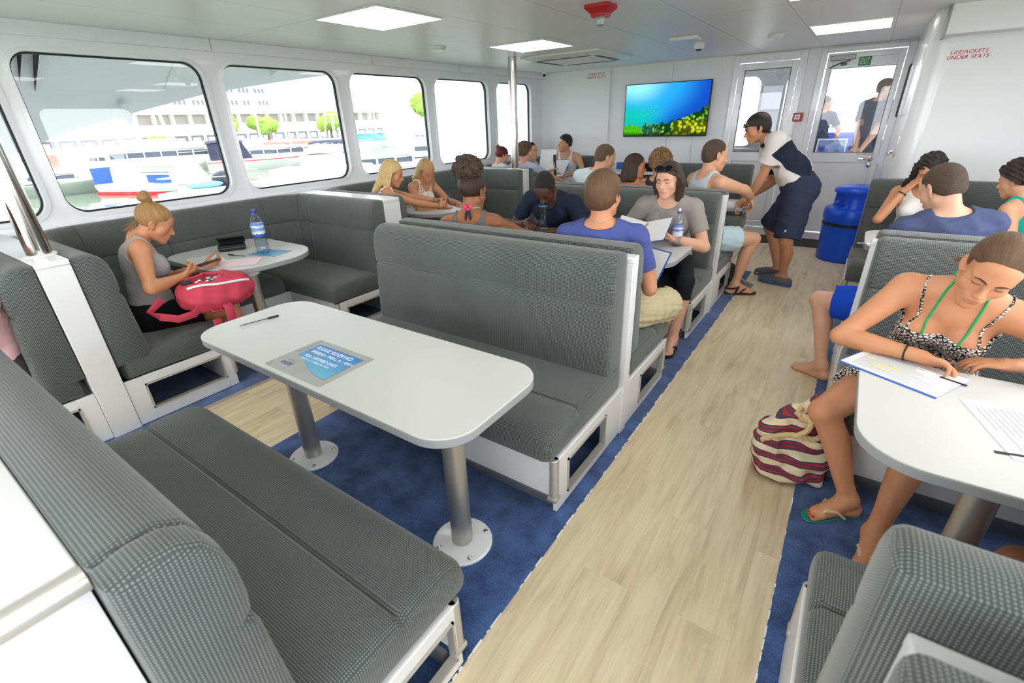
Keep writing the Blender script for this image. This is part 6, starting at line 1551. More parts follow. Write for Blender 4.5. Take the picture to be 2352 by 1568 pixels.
# ---------------------------------------------------------------- people: built one by one
def cloth(name, rgb, rough=0.85, var=0.06, sc=60.0): return mat(name, rgb, rough=rough, spec=0.2, var=var, vscale=sc)
def two_tone(name, a, b_, kind, scale):
    m, nt, b = new_mat(name); b.inputs['Roughness'].default_value = 0.8; b.inputs['Specular IOR Level'].default_value = 0.2
    tc = node(nt, 'ShaderNodeTexCoord'); mp = node(nt, 'ShaderNodeMapping'); nt.links.new(tc.outputs['Object'], mp.inputs[0])
    v = node(nt, 'ShaderNodeTexVoronoi', i_Scale=scale)
    if kind == 'dots': v.inputs['Randomness'].default_value = 0.25; sock = 'Distance'; lo, hi = 0.27, 0.31
    else:
        mp.inputs['Scale'].default_value = (1, 1, 2.0); mp.inputs['Rotation'].default_value = (0.4, 0.6, 0.5); v.feature = 'DISTANCE_TO_EDGE'; sock = 'Distance'; lo, hi = 0.10, 0.15
    nt.links.new(mp.outputs[0], v.inputs['Vector'])
    mr = node(nt, 'ShaderNodeMapRange'); mr.inputs['From Min'].default_value = lo; mr.inputs['From Max'].default_value = hi; nt.links.new(v.outputs[sock], mr.inputs['Value'])
    mx = node(nt, 'ShaderNodeMix', data_type='RGBA'); mx.inputs[6].default_value = lin(a); mx.inputs[7].default_value = lin(b_); nt.links.new(mr.outputs[0], mx.inputs[0]); nt.links.new(mx.outputs[2], b.inputs['Base Color'])
    return m
BROWD = mat('dark_brow', (52, 38, 30), rough=0.7); BROWB = mat('blonde_brow', (150, 116, 78), rough=0.7)
SKL = dict(tan=skin_mat('skin_tanned', (198, 140, 104)), fair=skin_mat('skin_fair', (214, 166, 141)), brown=skin_mat('skin_brown', (150, 98, 68)), dark=skin_mat('skin_dark', (84, 56, 46)), light=skin_mat('skin_light', (208, 160, 128)), olive=skin_mat('skin_olive', (196, 142, 108)))
LIPL = dict(tan=mat('lips_tan', (184, 108, 92)), fair=mat('lips_fair', (200, 128, 120)), brown=mat('lips_brown', (126, 74, 60)), dark=mat('lips_dark', (84, 52, 48)), light=mat('lips_light', (196, 124, 110)), olive=mat('lips_olive', (170, 106, 88)))
H_GOLD = hair_mat('hair_golden_brown', (98, 66, 36), (204, 158, 100), 34); H_BLON = hair_mat('hair_blonde', (164, 124, 66), (236, 210, 152), 46); H_DBLO = hair_mat('hair_dark_blonde', (142, 104, 56), (216, 180, 122), 46)
H_BRN = hair_mat('hair_brown', (62, 42, 28), (128, 94, 64), 60); H_DBRN = hair_mat('hair_dark_brown', (32, 22, 18), (78, 56, 44), 50); H_BLK = hair_mat('hair_black', (18, 15, 15), (52, 44, 42), 50); H_RED = hair_mat('hair_maroon', (58, 18, 22), (122, 46, 48), 40)
H_LBRN = curl_hair_mat('hair_cropped_brown', (78, 58, 42), (138, 108, 80), 220); H_CROP = curl_hair_mat('hair_cropped_dark', (58, 44, 36), (112, 88, 70), 220); H_AFRO = curl_hair_mat('hair_afro_brown', (34, 24, 18), (104, 78, 58), 70); H_JET = curl_hair_mat('hair_jet_black', (12, 10, 10), (34, 29, 27), 160); H_CURL = curl_hair_mat('hair_curly_blonde_brown', (92, 66, 40), (176, 136, 88), 70); H_CBRN = curl_hair_mat('hair_curly_brown', (66, 48, 34), (130, 100, 74), 80); H_CBLK = curl_hair_mat('hair_curly_black', (18, 14, 13), (58, 44, 38), 60)
JS = {n: skeleton(**d) for n, d in SP.items()}
def hp(J):
    c, X, Y, Z, k = J['Hc'], J['hx'], J['hy'], J['hz'], J['hk']
    return lambda x, y, z: c + (X * x + Y * y + Z * z) * k
def strands(J, o, m, roots, dirs, L, n, r, name='flyaway_hair', seed=1, droop=0.6, rnd=0.3):
    rg = random.Random(seed); mb = MB()
    for i in range(n):
        p = V3(*rg.choice(roots)) + V3(rg.gauss(0, 1), rg.gauss(0, 1), rg.gauss(0, 1)) * 0.008; d = nrm(V3(*rg.choice(dirs)) + V3(rg.gauss(0, 1), rg.gauss(0, 1), rg.gauss(0, 1)) * rnd)
        l = L * rg.uniform(0.5, 1.1); P = [p]
        for j in range(4):
            P.append(P[-1] + d * l / 4); d = nrm(d - V3(0, 0, 1) * droop / 4 + V3(rg.gauss(0, 1), rg.gauss(0, 1), rg.gauss(0, 1)) * 0.12)
        mb.tube(P, [r, r, r * 0.9, r * 0.7, r * 0.4], 4)
    return mb.build(name, m, o)
def band(J, s, t, m, o, r=0.031, w=0.005, name='wristband'):
    E_, W_ = J['E' + s], J['W' + s]; c = E_ + (W_ - E_) * t; d = nrm(W_ - E_); a = nrm(np.cross(d, V3(0.3, 0.5, 0.8))); b = np.cross(d, a)
    mb = MB(); R = []
    for i in range(18):
        an = 2 * PI * i / 18; q = a * math.cos(an) + b * math.sin(an); R.append([Vector(c + q * (r + w * 0.5 * math.cos(t2)) + d * w * 0.8 * math.sin(t2)) for t2 in [2 * PI * j / 6 for j in range(6)]])
    mb.rings(R, closed=True); return mb.build(name, m, o)
def flipflop(J, s, sole, strap, o, sc=1.0, thick=0.016):
    A, t = J['A' + s], J['T' + s]; k = J['k'] * (0.93 if J['fem'] else 1.0); rr = V3(t[1], -t[0], 0) * (-1 if s == 'L' else 1); g = A.copy(); g[2] = A[2] - 0.085 * k
    P = []
    for (u, w0, w1) in ((-0.072, -0.016, 0.016), (-0.055, -0.032, 0.032), (0.0, -0.034, 0.034), (0.07, -0.036, 0.046), (0.13, -0.046, 0.052), (0.165, -0.045, 0.046), (0.195, -0.036, 0.022), (0.208, -0.02, 0.0)): P.append((u, w0, w1))
    out = [g + t * u * k + rr * w0 * k for u, w0, w1 in P] + [g + t * u * k + rr * w1 * k for u, w0, w1 in reversed(P)]
    z0 = max(0.0065, g[2] - thick)
    mb = MB(); mb.rings([[(q[0], q[1], z0) for q in out], [(q[0], q[1], max(z0 + 0.006, g[2] + 0.001)) for q in out]]); mb.build('flip_flop', sole, o, bevel=0.003)
    z = V3(0, 0, 1); gap = g + t * 0.145 * k - rr * 0.017 * k + z * 0.018 * k
    mb = MB()
    for w in (-0.038, 0.050):
        mb.tube([gap, g + t * 0.115 * k + rr * (w * 0.35 - 0.010) * k + z * 0.048 * k, g + t * 0.07 * k + rr * w * 0.9 * k + z * 0.046 * k, g + t * 0.025 * k + rr * w * 0.98 * k + z * 0.004 * k], [0.004, 0.007, 0.007, 0.006], 8)
    mb.tube([gap, gap - z * 0.02 * k], 0.0035, 6); mb.build('flip_flop_strap', strap, o)
def nails(J, s, m, o):
    A, t = J['A' + s], J['T' + s]; k = J['k'] * 0.93; rr = V3(t[1], -t[0], 0) * (-1 if s == 'L' else 1); g = A - V3(0, 0, 1) * 0.085 * k
    for i, (off, L, r) in enumerate(((-0.028, 0.060, 0.0125), (-0.008, 0.054, 0.009), (0.008, 0.047, 0.0085), (0.022, 0.040, 0.008), (0.035, 0.032, 0.0075))):
        p = g + t * (0.135 - abs(off) * 0.25 - 0.012 * (i == 4) + L * 0.72 + 0.003) * k + rr * off * k + V3(0, 0, 1) * (0.012 + r * 0.75) * k
        mb = MB(); M = Matrix(((rr[0], t[0], 0), (rr[1], t[1], 0), (0, 0, 1))); mb.ell(p, (r * 0.72 * k, r * 0.8 * k, r * 0.3 * k), 10, 6, M); mb.build('toenail', m, o)
def strap(o, name, pts, r, m, v=None, n=16): return MB().tube(snap(v, pts, r * 0.35, 6, False, n) if v is not None else pts, r, 8).build(name, m, o)

# woman with the bun
J = JS['bun']; o, v = person('person with a golden hair bun in grey singlet and black shorts using a phone', J, SKL['tan'], LIPL['tan'], 0.0046, vol_kw=dict(curl=0.75, thumb=0.6, fatlimb=1.12, bust=1.12, belly=0.02, head_kw=dict(cheek=1.1, fat=0.003)))
p_ = hp(J)
def bunx(v, p, B, k):
    for i in range(7):
        a = i * 2 * PI / 7; v.ell(p(0.028 * math.cos(a), -0.088 + 0.020 * math.sin(a), 0.128 + 0.008 * math.cos(2 * a)), np.array((0.024, 0.022, 0.024)) * k, B, 0.012)
    v.ell(p(0, -0.094, 0.15), np.array((0.034, 0.028, 0.024)) * k, B, 0.014)
cap_hair(J, 'bun', 0.012, m=H_GOLD, parent=o, h=0.0036, extra=bunx, strands=44, rough=0.0016)
strands(J, o, H_GOLD, [p_(x, -0.09, z) for x in (-.05, -.02, .02, .05) for z in (-.06, -.03)] + [p_(0.07, 0.0, 0.0)], [-J['hz'] - J['hy'] * 0.5], 0.07, 46, 0.0009)
face_bits(J, o, BROWB, v)
garment(J, v, 'singlet', cloth('singlet_grey', (158, 156, 156)), o, 0.0046, 'tank', infl=0.0045, low=0.13, wr=0.0016, fr=60, hem=0.06)
garment(J, v, 'shorts', cloth('shorts_black', (24, 23, 26)), o, 0.006, 'shorts', legs=0.62, infl=0.007, hem=0.05, wr=0.002)
# person cut by the left edge
J = JS['edge']; o, v = person('person in pink shirt and dark jeans cut off by the left picture edge', J, SKL['light'], LIPL['light'], 0.008)
garment(J, v, 'shirt', cloth('shirt_pink', (222, 178, 184)), o, 0.008, 'tee', infl=0.012, hem=0.06, wr=0.008)
garment(J, v, 'jeans', cloth('jeans_charcoal', (62, 58, 58)), o, 0.008, 'pants', legs=1.95, infl=0.010)
cap_hair(J, 'short', 0.014, m=H_BRN, parent=o, h=0.006)
# two blonde women
J = JS['blonde']; o, v = person('person with long light blonde hair in black strappy top reaching over the window table', J, SKL['tan'], LIPL['tan'], 0.0055, vol_kw=dict(curl=0.8))
cap_hair(J, 'long', body=v, t= 0.014, m=H_BLON, parent=o, h=0.0042, length=0.22, rough=0.0022, strands=60); face_bits(J, o, BROWB, v)
garment(J, v, 'strappy_top', two_tone('top_dotted', (30, 26, 30), (226, 214, 200), 'dots', 42), o, 0.0055, 'tank', infl=0.005, low=0.17, backdrop=0.10, hem=0.07, wr=0.002)
x, y, z = J['Rc'], J['Fc'], J['u1']
for s in (-1, 1): strap(o, 'shoulder_strap', [J['P2'] + x * s * 0.085 - y * 0.085 - z * 0.10, J['P2'] + x * s * 0.075 - y * 0.052 + z * 0.000, J['P2'] + x * s * 0.085 + y * 0.02 - z * 0.005], 0.005, BLACK, v)
garment(J, v, 'skirt', two_tone('skirt_dotted', (30, 26, 30), (226, 214, 200), 'dots', 42), o, 0.007, 'shorts', legs=0.7, infl=0.008)
band(J, 'R', 0.9, mat('bracelet_green', (70, 120, 70)), o); band(J, 'L', 0.88, mat('bracelet_brown', (120, 84, 56)), o)
J = JS['dots']; o, v = person('person with dark blonde hair in a polka dot dress bending over the window table', J, SKL['tan'], LIPL['tan'], 0.0055, vol_kw=dict(curl=0.6))
cap_hair(J, 'long', body=v, t= 0.012, m=H_DBLO, parent=o, h=0.0042, length=0.26, rough=0.002, strands=56); face_bits(J, o, BROWB, v)
garment(J, v, 'polka_dot_dress', two_tone('dress_dotted', (26, 24, 28), (232, 218, 206), 'dots', 36), o, 0.0055, 'tank', infl=0.006, low=0.10, hem=0.08, wr=0.002)
garment(J, v, 'dress_skirt', two_tone('dress_dotted_skirt', (26, 24, 28), (232, 218, 206), 'dots', 36), o, 0.007, 'shorts', legs=0.8, infl=0.01)
# woman with the puff of curls
J = JS['puff']; o, v = person('person with a dark curly hair puff in grey singlet, back to the viewer', J, SKL['brown'], LIPL['brown'], 0.0052, vol_kw=dict(fatlimb=1.05))
p_ = hp(J)
cap_hair(J, 'bun', 0.010, m=H_DBRN, parent=o, h=0.0044, rough=0.0018, strands=46)
def puffx(v, p, B, k):
    rg = random.Random(5)
    v.ell(p(0, -0.065, 0.13), np.array((0.085, 0.075, 0.065)) * k, B, 0.02)
    for i in range(40):
        a = rg.uniform(0, 2 * PI); b = rg.uniform(-0.3, 1.4); q = p(0.088 * math.cos(a) * math.cos(b), -0.065 + 0.078 * math.sin(a) * math.cos(b), 0.13 + 0.072 * math.sin(b)); r = rg.uniform(0.014, 0.024)
        v.ell(q, np.array((r, r, r)) * k, B, 0.008)
g = Vol(); puffx(g, p_, np.stack([J['hx'], J['hy'], J['hz']], 1), J['hk'])
vol_obj('hair_puff', mesh_volume(g, 0.0044, 0.0, (), lambda G, D: D - (0.010 * (noise3(G, 210, 1.0) * 0.5 + 0.4)).astype(np.float32)), H_AFRO, o, p_(0, -.06, .12), it=1)
strands(J, o, H_AFRO, [p_(a, -0.06, b) for a in (-.08, -.04, 0, .04, .08) for b in (.10, .15, .18)], [J['hz'], J['hx'], -J['hx'], -J['hy'] * 0.7 + J['hz']], 0.034, 420, 0.0011, droop=-0.1, rnd=0.8)
garment(J, v, 'singlet', cloth('singlet_charcoal', (98, 102, 106)), o, 0.005, 'tank', infl=0.005, low=0.09, backdrop=0.035, wr=0.0015)
garment(J, v, 'shorts', cloth('shorts_dark', (48, 48, 56)), o, 0.007, 'shorts', legs=0.6, infl=0.008)
HALP = mat('halter_pink', (222, 70, 120), rough=0.8); b_ = J['P2'] + J['u1'] * 0.045 - J['Fc'] * 0.058
nb = J['N'] + (J['Hp'] - J['N']) * 0.25
m = MB()
for (dx, dy, dz, r) in ((-.018, -.004, .012, .018), (.018, -.004, .012, .018), (0, -.006, -.004, .012)): m.ell(Vector(b_ + J['Rc'] * dx + J['Fc'] * dy + J['u1'] * dz), (r, r * .6, r * .8), 10, 7)
m.build('halter_knot', HALP, o)
m = MB()
for dx in (-.012, .012): m.tube([b_, b_ + J['Rc'] * dx - J['u1'] * 0.03 - J['Fc'] * 0.012, b_ + J['Rc'] * dx * 1.5 - J['u1'] * 0.09 - J['Fc'] * 0.018], [0.006, 0.008, 0.006], 6)
m.build('halter_tail', mat('halter_navy', (40, 36, 58), rough=0.8), o)
strap(o, 'halter_strap', [b_, nb + J['Rc'] * 0.052 + J['Fc'] * 0.0 + J['u1'] * 0.01, nb + J['Rc'] * 0.05 + J['Fc'] * 0.04 - J['u1'] * 0.02], 0.0045, mat('halter_green', (90, 200, 140), rough=0.8), v)
ear_m = MB(); ear_m.ell(Vector(p_(0.080, -0.004, -0.036)), (0.006, 0.006, 0.006), 8, 6); ear_m.build('earring', ALU, o)
# man in navy t-shirt bending over his paper
J = JS['navy']; o, v = person('person in navy t-shirt with cropped black hair, head bowed over the paper', J, SKL['dark'], LIPL['dark'], 0.0055, vol_kw=dict(curlR=0.9, curlL=0.4, fatlimb=1.05, head_kw=dict(nose=1.2)))
cap_hair(J, 'short', 0.006, m=H_JET, parent=o, h=0.005, rough=0); face_bits(J, o, BLACK, v)
garment(J, v, 't_shirt', cloth('tshirt_navy', (38, 44, 62)), o, 0.0055, 'tee', infl=0.011, sleeve=0.62, hem=0.10, wr=0.006, fr=30, loose=0.012)
garment(J, v, 'shorts', cloth('shorts_grey', (70, 72, 78)), o, 0.008, 'shorts', legs=0.8, infl=0.01)
band(J, 'R', 0.9, ALU, o, 0.030, 0.007, 'wristwatch')
# man in blue t-shirt, back view
J = JS['blue']; o, v = person('person in blue t-shirt and khaki shorts seen from behind, hand raised', J, SKL['tan'], LIPL['tan'], 0.005, vol_kw=dict(curlR=1.25, curlL=0.7, thumb=0.9))
p_ = hp(J)
cap_hair(J, 'short', 0.016, m=H_BRN, parent=o, h=0.0042, rough=0.0022, strands=64, sideburn=1, napz=-0.075)
garment(J, v, 't_shirt', cloth('tshirt_blue', (74, 84, 142)), o, 0.005, 'tee', infl=0.009, sleeve=0.62, hem=0.10, wr=0.004, fr=28, loose=0.012)
garment(J, v, 'khaki_shorts', cloth('shorts_khaki', (196, 182, 146)), o, 0.005, 'shorts', legs=0.98, infl=0.012, hem=0.08, wr=0.010, fr=44)
strap(o, 'necklace', [J['P2'] + J['u1'] * 0.040 - J['Fc'] * 0.050 - J['Rc'] * 0.04, J['P2'] + J['u1'] * 0.034 - J['Fc'] * 0.064, J['P2'] + J['u1'] * 0.040 - J['Fc'] * 0.050 + J['Rc'] * 0.04], 0.0011, ALU, v)
# woman in grey t-shirt with sunglasses on her hair
J = JS['grey']; o, v = person('person in grey t-shirt and black leggings with sunglasses pushed onto dark bobbed hair', J, SKL['fair'], LIPL['fair'], 0.0048, vol_kw=dict(curl=0.6, fatlimb=1.16, belly=0.03, bust=1.15, head_kw=dict(cheek=1.08, fat=0.002)))
cap_hair(J, 'bob', body=v, t= 0.014, m=H_DBRN, parent=o, h=0.0042, length=0.085, rough=0.002, strands=54, fringe=0.0); face_bits(J, o, BROWD, v)
garment(J, v, 't_shirt', cloth('tshirt_grey', (146, 140, 136)), o, 0.005, 'tee', infl=0.010, sleeve=0.62, hem=0.09, wr=0.005, fr=28, neckdrop=0.012)
garment(J, v, 'leggings', cloth('leggings_black', (30, 33, 38)), o, 0.006, 'pants', legs=1.30, infl=0.006, wr=0.001)
flipflop(J, 'L', BLACK, BLACK, o); flipflop(J, 'R', BLACK, BLACK, o)
# far corner
J = JS['redhair']; o, v = person('person with maroon hair in a bun beside the far steel pole', J, SKL['fair'], LIPL['fair'], 0.007)
cap_hair(J, 'bun', 0.012, m=H_RED, parent=o, h=0.005, rough=0.0025, strands=36, extra=lambda v, p, B, k: [v.ell(p(-0.02 + 0.02 * (i % 3), -0.095 - 0.01 * (i % 2), 0.075 + 0.016 * (i // 2)), np.array((0.022, 0.022, 0.02)) * k, B, 0.01) for i in range(5)]); face_bits(J, o, BROWD, v)
garment(J, v, 't_shirt', cloth('tshirt_white', (226, 228, 236)), o, 0.007, 'tee', infl=0.008, neckdrop=0.02)
J = JS['curlyman']; o, v = person('person with short curly brown hair in pale blue-grey shirt right of the far pole', J, SKL['light'], LIPL['light'], 0.007)
cap_hair(J, 'short', 0.018, m=H_CBRN, parent=o, h=0.005, rough=0, curly=(0.012, 110))
garment(J, v, 't_shirt', cloth('tshirt_bluegrey', (174, 180, 204)), o, 0.007, 'tee', infl=0.010, wr=0.006)
J = JS['profile']; o, v = person('person with tied-back black hair seen in profile holding papers in the far corner', J, SKL['light'], LIPL['light'], 0.007)
cap_hair(J, 'bun', 0.008, m=H_BLK, parent=o, h=0.005); face_bits(J, o, BROWD, v, openeye=True)
garment(J, v, 't_shirt', cloth('tshirt_pale_grey', (208, 206, 206)), o, 0.007, 'tee', infl=0.008)
J = JS['singlet']; o, v = person('person with black hair in white singlet with blue lettering, far corner', J, SKL['light'], LIPL['light'], 0.006, vol_kw=dict(curl=0.9))
cap_hair(J, 'short', 0.016, m=H_BLK, parent=o, h=0.0046, rough=0.0045, strands=22, sideburn=1); face_bits(J, o, BROWD, v, openeye=True)
garment(J, v, 'singlet', cloth('singlet_white', (232, 232, 238)), o, 0.006, 'tank', infl=0.006, low=0.11, wr=0.003)
tq = text_mesh('shirt_lettering', 'ICT', mat('lettering_blue', (64, 76, 170)), (0, 0, 0), (0, 0, 0), 0.10, None, ext=0.001, align='CENTER', shear=0.1)
cc = J['P1'] + (J['P2'] - J['P1']) * 0.22 + J['Fc'] * 0.122; tq.data.transform(Matrix(((-J['Rc'][0], J['u1'][0], J['Fc'][0], cc[0]), (-J['Rc'][1], J['u1'][1], J['Fc'][1], cc[1]), (-J['Rc'][2], J['u1'][2], J['Fc'][2], cc[2]), (0, 0, 0, 1)))); tq.parent = o; tq.matrix_parent_inverse = parent_inv(o)
garment(J, v, 'shorts', cloth('shorts_navy', (44, 50, 74)), o, 0.008, 'shorts', legs=0.8, infl=0.01)
# back row of the middle block
J = JS['pale']; o, v = person('person with cropped light brown hair in pale blue t-shirt leaning forward in the middle distance', J, SKL['light'], LIPL['light'], 0.006)
cap_hair(J, 'short', 0.007, m=H_LBRN, parent=o, h=0.005, rough=0)
garment(J, v, 't_shirt', cloth('tshirt_pale_blue', (196, 208, 214)), o, 0.006, 'tee', infl=0.011, wr=0.004, loose=0.015)
garment(J, v, 'shorts', cloth('shorts_blue', (70, 84, 120)), o, 0.008, 'shorts', legs=0.8, infl=0.01)
J = JS['pony']; o, v = person('person with long wavy dark brown hair in orange top, between two back-row heads', J, SKL['tan'], LIPL['tan'], 0.0065)
cap_hair(J, 'long', body=v, t= 0.012, m=H_DBRN, parent=o, h=0.005, length=0.16, rough=0.003, strands=30)
garment(J, v, 'top', cloth('top_orange', (214, 132, 92)), o, 0.0065, 'tank', infl=0.005)
J = JS['curlyblond']; o, v = person('person with curly blond-brown hair half hidden behind the sunglasses woman', J, SKL['light'], LIPL['light'], 0.007)
cap_hair(J, 'short', 0.026, m=H_CURL, parent=o, h=0.005, rough=0, curly=(0.020, 90))
garment(J, v, 'top', cloth('top_dark', (60, 58, 62)), o, 0.007, 'tank', infl=0.005)
J = JS['vest']; o, v = person('person in pale grey singlet and light blue shorts, arm over seat back', J, SKL['light'], LIPL['light'], 0.0055, vol_kw=dict(curlR=0.55, fatlimb=1.08))
cap_hair(J, 'short', 0.006, m=H_CROP, parent=o, h=0.0046, rough=0, napz=-0.07)
garment(J, v, 'singlet', cloth('singlet_pale_grey', (186, 194, 206)), o, 0.0055, 'tank', infl=0.007, low=0.09, backdrop=0.01, wr=0.004, loose=0.01)
garment(J, v, 'shorts', cloth('shorts_light_blue', (184, 208, 214)), o, 0.0055, 'shorts', legs=0.62, infl=0.012, wr=0.006)
for s in 'RL':
    flipflop(J, s, BLACK, BLACK, o, thick=0.022)
    A, t = J['A' + s], J['T' + s]; rr = V3(t[1], -t[0], 0); z = V3(0, 0, 1); g_ = A - z * 0.085 * J['k']
    strap(o, 'sandal_strap', [g_ - rr * 0.04 + t * 0.0, g_ - rr * 0.035 + t * 0.03 + z * 0.085, g_ + t * 0.045 + z * 0.095, g_ + rr * 0.035 + t * 0.03 + z * 0.085, g_ + rr * 0.04 + t * 0.0], 0.010, BLACK)
    strap(o, 'sandal_strap', [g_ - rr * 0.040 + t * 0.03 + z * 0.08, g_ - rr * 0.044 - t * 0.03 + z * 0.055, g_ - t * 0.082 + z * 0.055, g_ + rr * 0.044 - t * 0.03 + z * 0.055, g_ + rr * 0.040 + t * 0.03 + z * 0.08], 0.009, BLACK)
# crew member bending to the table
J = JS['staff']; o, v = person('person in white and navy crew polo and navy shorts bending over the table', J, SKL['olive'], LIPL['olive'], 0.005, vol_kw=dict(curl=0.5, fatlimb=1.05, feet=True))
cap_hair(J, 'short', 0.013, m=H_BLK, parent=o, h=0.0042, rough=0.002, strands=44, sideburn=1, napz=-0.07); face_bits(J, o, BROWD, v, th=1.3)
def polo_panels(C, J=J):
    c = J['P1']; q = C - c; x, y, z = q @ J['Rc'], q @ J['Fc'], q @ J['u1']
    L = -x; an = np.degrees(np.arctan2(-y, np.abs(x)))       # 0 = flank, 90 = spine, -90 = chest
    side = np.abs(x) > 0.05
    top = 0.215 - 0.10 * np.clip((an + 20) / 60, -1, 1) * 0 
    lower = np.where(an < -22 - 30 * np.clip((0.10 - z) / 0.25, 0, 1) * 0 + 18 * np.clip(-z / 0.2, 0, 1), 0, 1)
    return ((an > -30 + 100 * np.clip((0.02 - z) * 1.2, 0, 0.3)) & (an < 52) & (z < 0.20) & side).astype(np.int32)
POLOW = cloth('polo_white', (216, 212, 208)); POLON = cloth('polo_navy', (34, 42, 58))
garment(J, v, 'polo_shirt', [POLOW, POLON], o, 0.005, 'tee', infl=0.012, sleeve=0.66, hem=0.06, wr=0.006, fr=24, loose=0.03, sleeve_infl=0.012, fm=polo_panels)
g = Vol(); nb = J['N'] + (J['Hp'] - J['N']) * 0.15; d = nrm(J['Hp'] - J['N']); g.cone(nb - d * 0.03, nb + d * 0.030, 0.082, 0.068, 0.01)
vol_obj('collar', mesh_volume(g, 0.005, 0, [(nb + d * 0.034, d * 0.9 + J['Fc'] * 0.5), (nb - d * 0.02, -d)]), POLON, o, nb)
garment(J, v, 'shorts', cloth('shorts_crew_navy', (50, 54, 76)), o, 0.005, 'shorts', legs=0.96, infl=0.020, hem=0.10, wr=0.010, fr=22)
kk = J['HPL'] + (J['KL'] - J['HPL']) * 0.82; out_ = nrm(-J['R0']); fw = nrm(np.cross(J['KL'] - J['HPL'], out_))
m = MB()
for (a, b, w, hh) in ((0.0, 0.028, 0.030, 0.005), (0.012, 0.018, 0.020, 0.004), (0.0, 0.006, 0.036, 0.003), (0.004, -0.006, 0.030, 0.005)):
    c_ = kk + out_ * 0.108 + V3(0, 0, 1) * b + V3(0, -1, 0) * a * 0; M = Matrix(((0, out_[0], 0), (0, out_[1], 0), (0, 0, 1))); 
    t1 = nrm(np.cross(out_, V3(0, 0, 1))); M = Matrix(((t1[0], out_[0], 0), (t1[1], out_[1], 0), (t1[2], out_[2], 1))); m.obox(c_ + t1 * a, M, w, 0.002, hh)
m.build('shorts_emblem', PAPER, o)
SHOE = mat('sneaker_grey', (92, 92, 98), rough=0.7); SHOEB = mat('sneaker_blue_sole', (58, 84, 140), rough=0.6)
for s in 'LR':
    A, t = J['A' + s], J['T' + s]; z = V3(0, 0, 1); g_ = A - z * 0.085 * J['k']; rr = V3(t[1], -t[0], 0)
    g = Vol(); g.chain([g_ - t * 0.055 + z * 0.04, g_ + t * 0.05 + z * 0.048, g_ + t * 0.13 + z * 0.034, g_ + t * 0.19 + z * 0.026], [0.042, 0.043, 0.042, 0.030], 0.02, 'x', (rr, 1.1)); g.cone(A - z * 0.02, g_ + z * 0.05, 0.046, 0.046, 0.02)
    sh = vol_obj('sneaker', mesh_volume(g, 0.005, 0.003, [(g_ + z * 0.004, -z), (A - z * 0.005, z * 0.9 - t * 0.3)]), SHOE, o, g_)
    m = MB(); P = [(-.10, -.020, .020), (-.08, -.04, .04), (0, -.043, .043), (.09, -.05, .05), (.15, -.05, .05), (.20, -.034, .034), (.222, -.012, .012)]
    out2 = [g_ + t * u + rr * a for u, a, b in P] + [g_ + t * u + rr * b for u, a, b in reversed(P)]
    m.rings([[(q[0], q[1], 0.002) for q in out2], [(q[0], q[1], 0.030) for q in out2]]); m.build('shoe_sole', SHOEB, sh, bevel=0.006)
    m = MB(); m.tube([A - z * 0.03, A + z * 0.012], 0.041, 14); m.build('sock', PAPER, o)
# people on the foredeck, seen through the exit door
J = JS['deckman']; o, v = person('person in navy shirt standing outside the exit door, hands behind the back', J, SKL['fair'], LIPL['fair'], 0.008)
cap_hair(J, 'short', 0.008, m=H_LBRN, parent=o, h=0.006, rough=0)
def deck_panels(C, J=J):
    q = C - J['P1']; x, y, z = q @ J['Rc'], q @ J['Fc'], q @ J['u1']; an = np.degrees(np.arctan2(-y, np.abs(x)))
    return ((an < 2) & (z < 0.12) & (np.abs(x) > 0.06) & (np.abs(x) < 0.26)).astype(np.int32)
garment(J, v, 'polo_shirt', [cloth('polo_navy_outside', (72, 78, 94)), POLOW], o, 0.008, 'tee', infl=0.016, sleeve=0.7, hem=0.12, wr=0.006, loose=0.03, fm=deck_panels)
garment(J, v, 'trousers', cloth('trousers_navy', (54, 58, 76)), o, 0.009, 'pants', legs=1.9, infl=0.014)
J = JS['deckcrew']; o, v = person('person in navy top standing by the foredeck rail, farther of two outside', J, SKL['tan'], LIPL['tan'], 0.009)
cap_hair(J, 'bun', 0.01, m=H_DBRN, parent=o, h=0.006)
garment(J, v, 't_shirt', cloth('tshirt_navy_outside', (60, 66, 84)), o, 0.009, 'tee', infl=0.01, sleeve=0.7)
garment(J, v, 'shorts', cloth('shorts_navy_outside', (56, 60, 76)), o, 0.009, 'shorts', legs=0.5, infl=0.012)
# right block
J = JS['curlydark']; o, v = person('person with long curly black hair in white top, hand on forehead', J, SKL['tan'], LIPL['tan'], 0.006, vol_kw=dict(curlR=0.6))
cap_hair(J, 'long', body=v, t= 0.014, m=H_CBLK, parent=o, h=0.005, length=0.24, rough=0.0012, strands=24, curly=(0.012, 75)); face_bits(J, o, BROWD, v)
garment(J, v, 'top', cloth('top_white', (228, 226, 222)), o, 0.006, 'tank', infl=0.006, low=0.09)
garment(J, v, 'shorts', cloth('shorts_denim', (96, 112, 140)), o, 0.008, 'shorts', legs=0.4, infl=0.008)
band(J, 'R', 0.93, BLACK, o, 0.029, 0.005)
J = JS['navyman']; o, v = person('person with cropped brown hair in faded navy t-shirt and blue swim shorts, barefoot', J, SKL['fair'], LIPL['fair'], 0.0052)
cap_hair(J, 'short', 0.005, m=H_CROP, parent=o, h=0.0044, rough=0, napz=-0.055)
garment(J, v, 't_shirt', cloth('tshirt_faded_navy', (72, 80, 112)), o, 0.0052, 'tee', infl=0.010, sleeve=0.6, hem=0.08, wr=0.007, fr=34, loose=0.01)
garment(J, v, 'swim_shorts', cloth('shorts_royal_blue', (26, 74, 196)), o, 0.0052, 'shorts', legs=0.80, infl=0.014, wr=0.004)
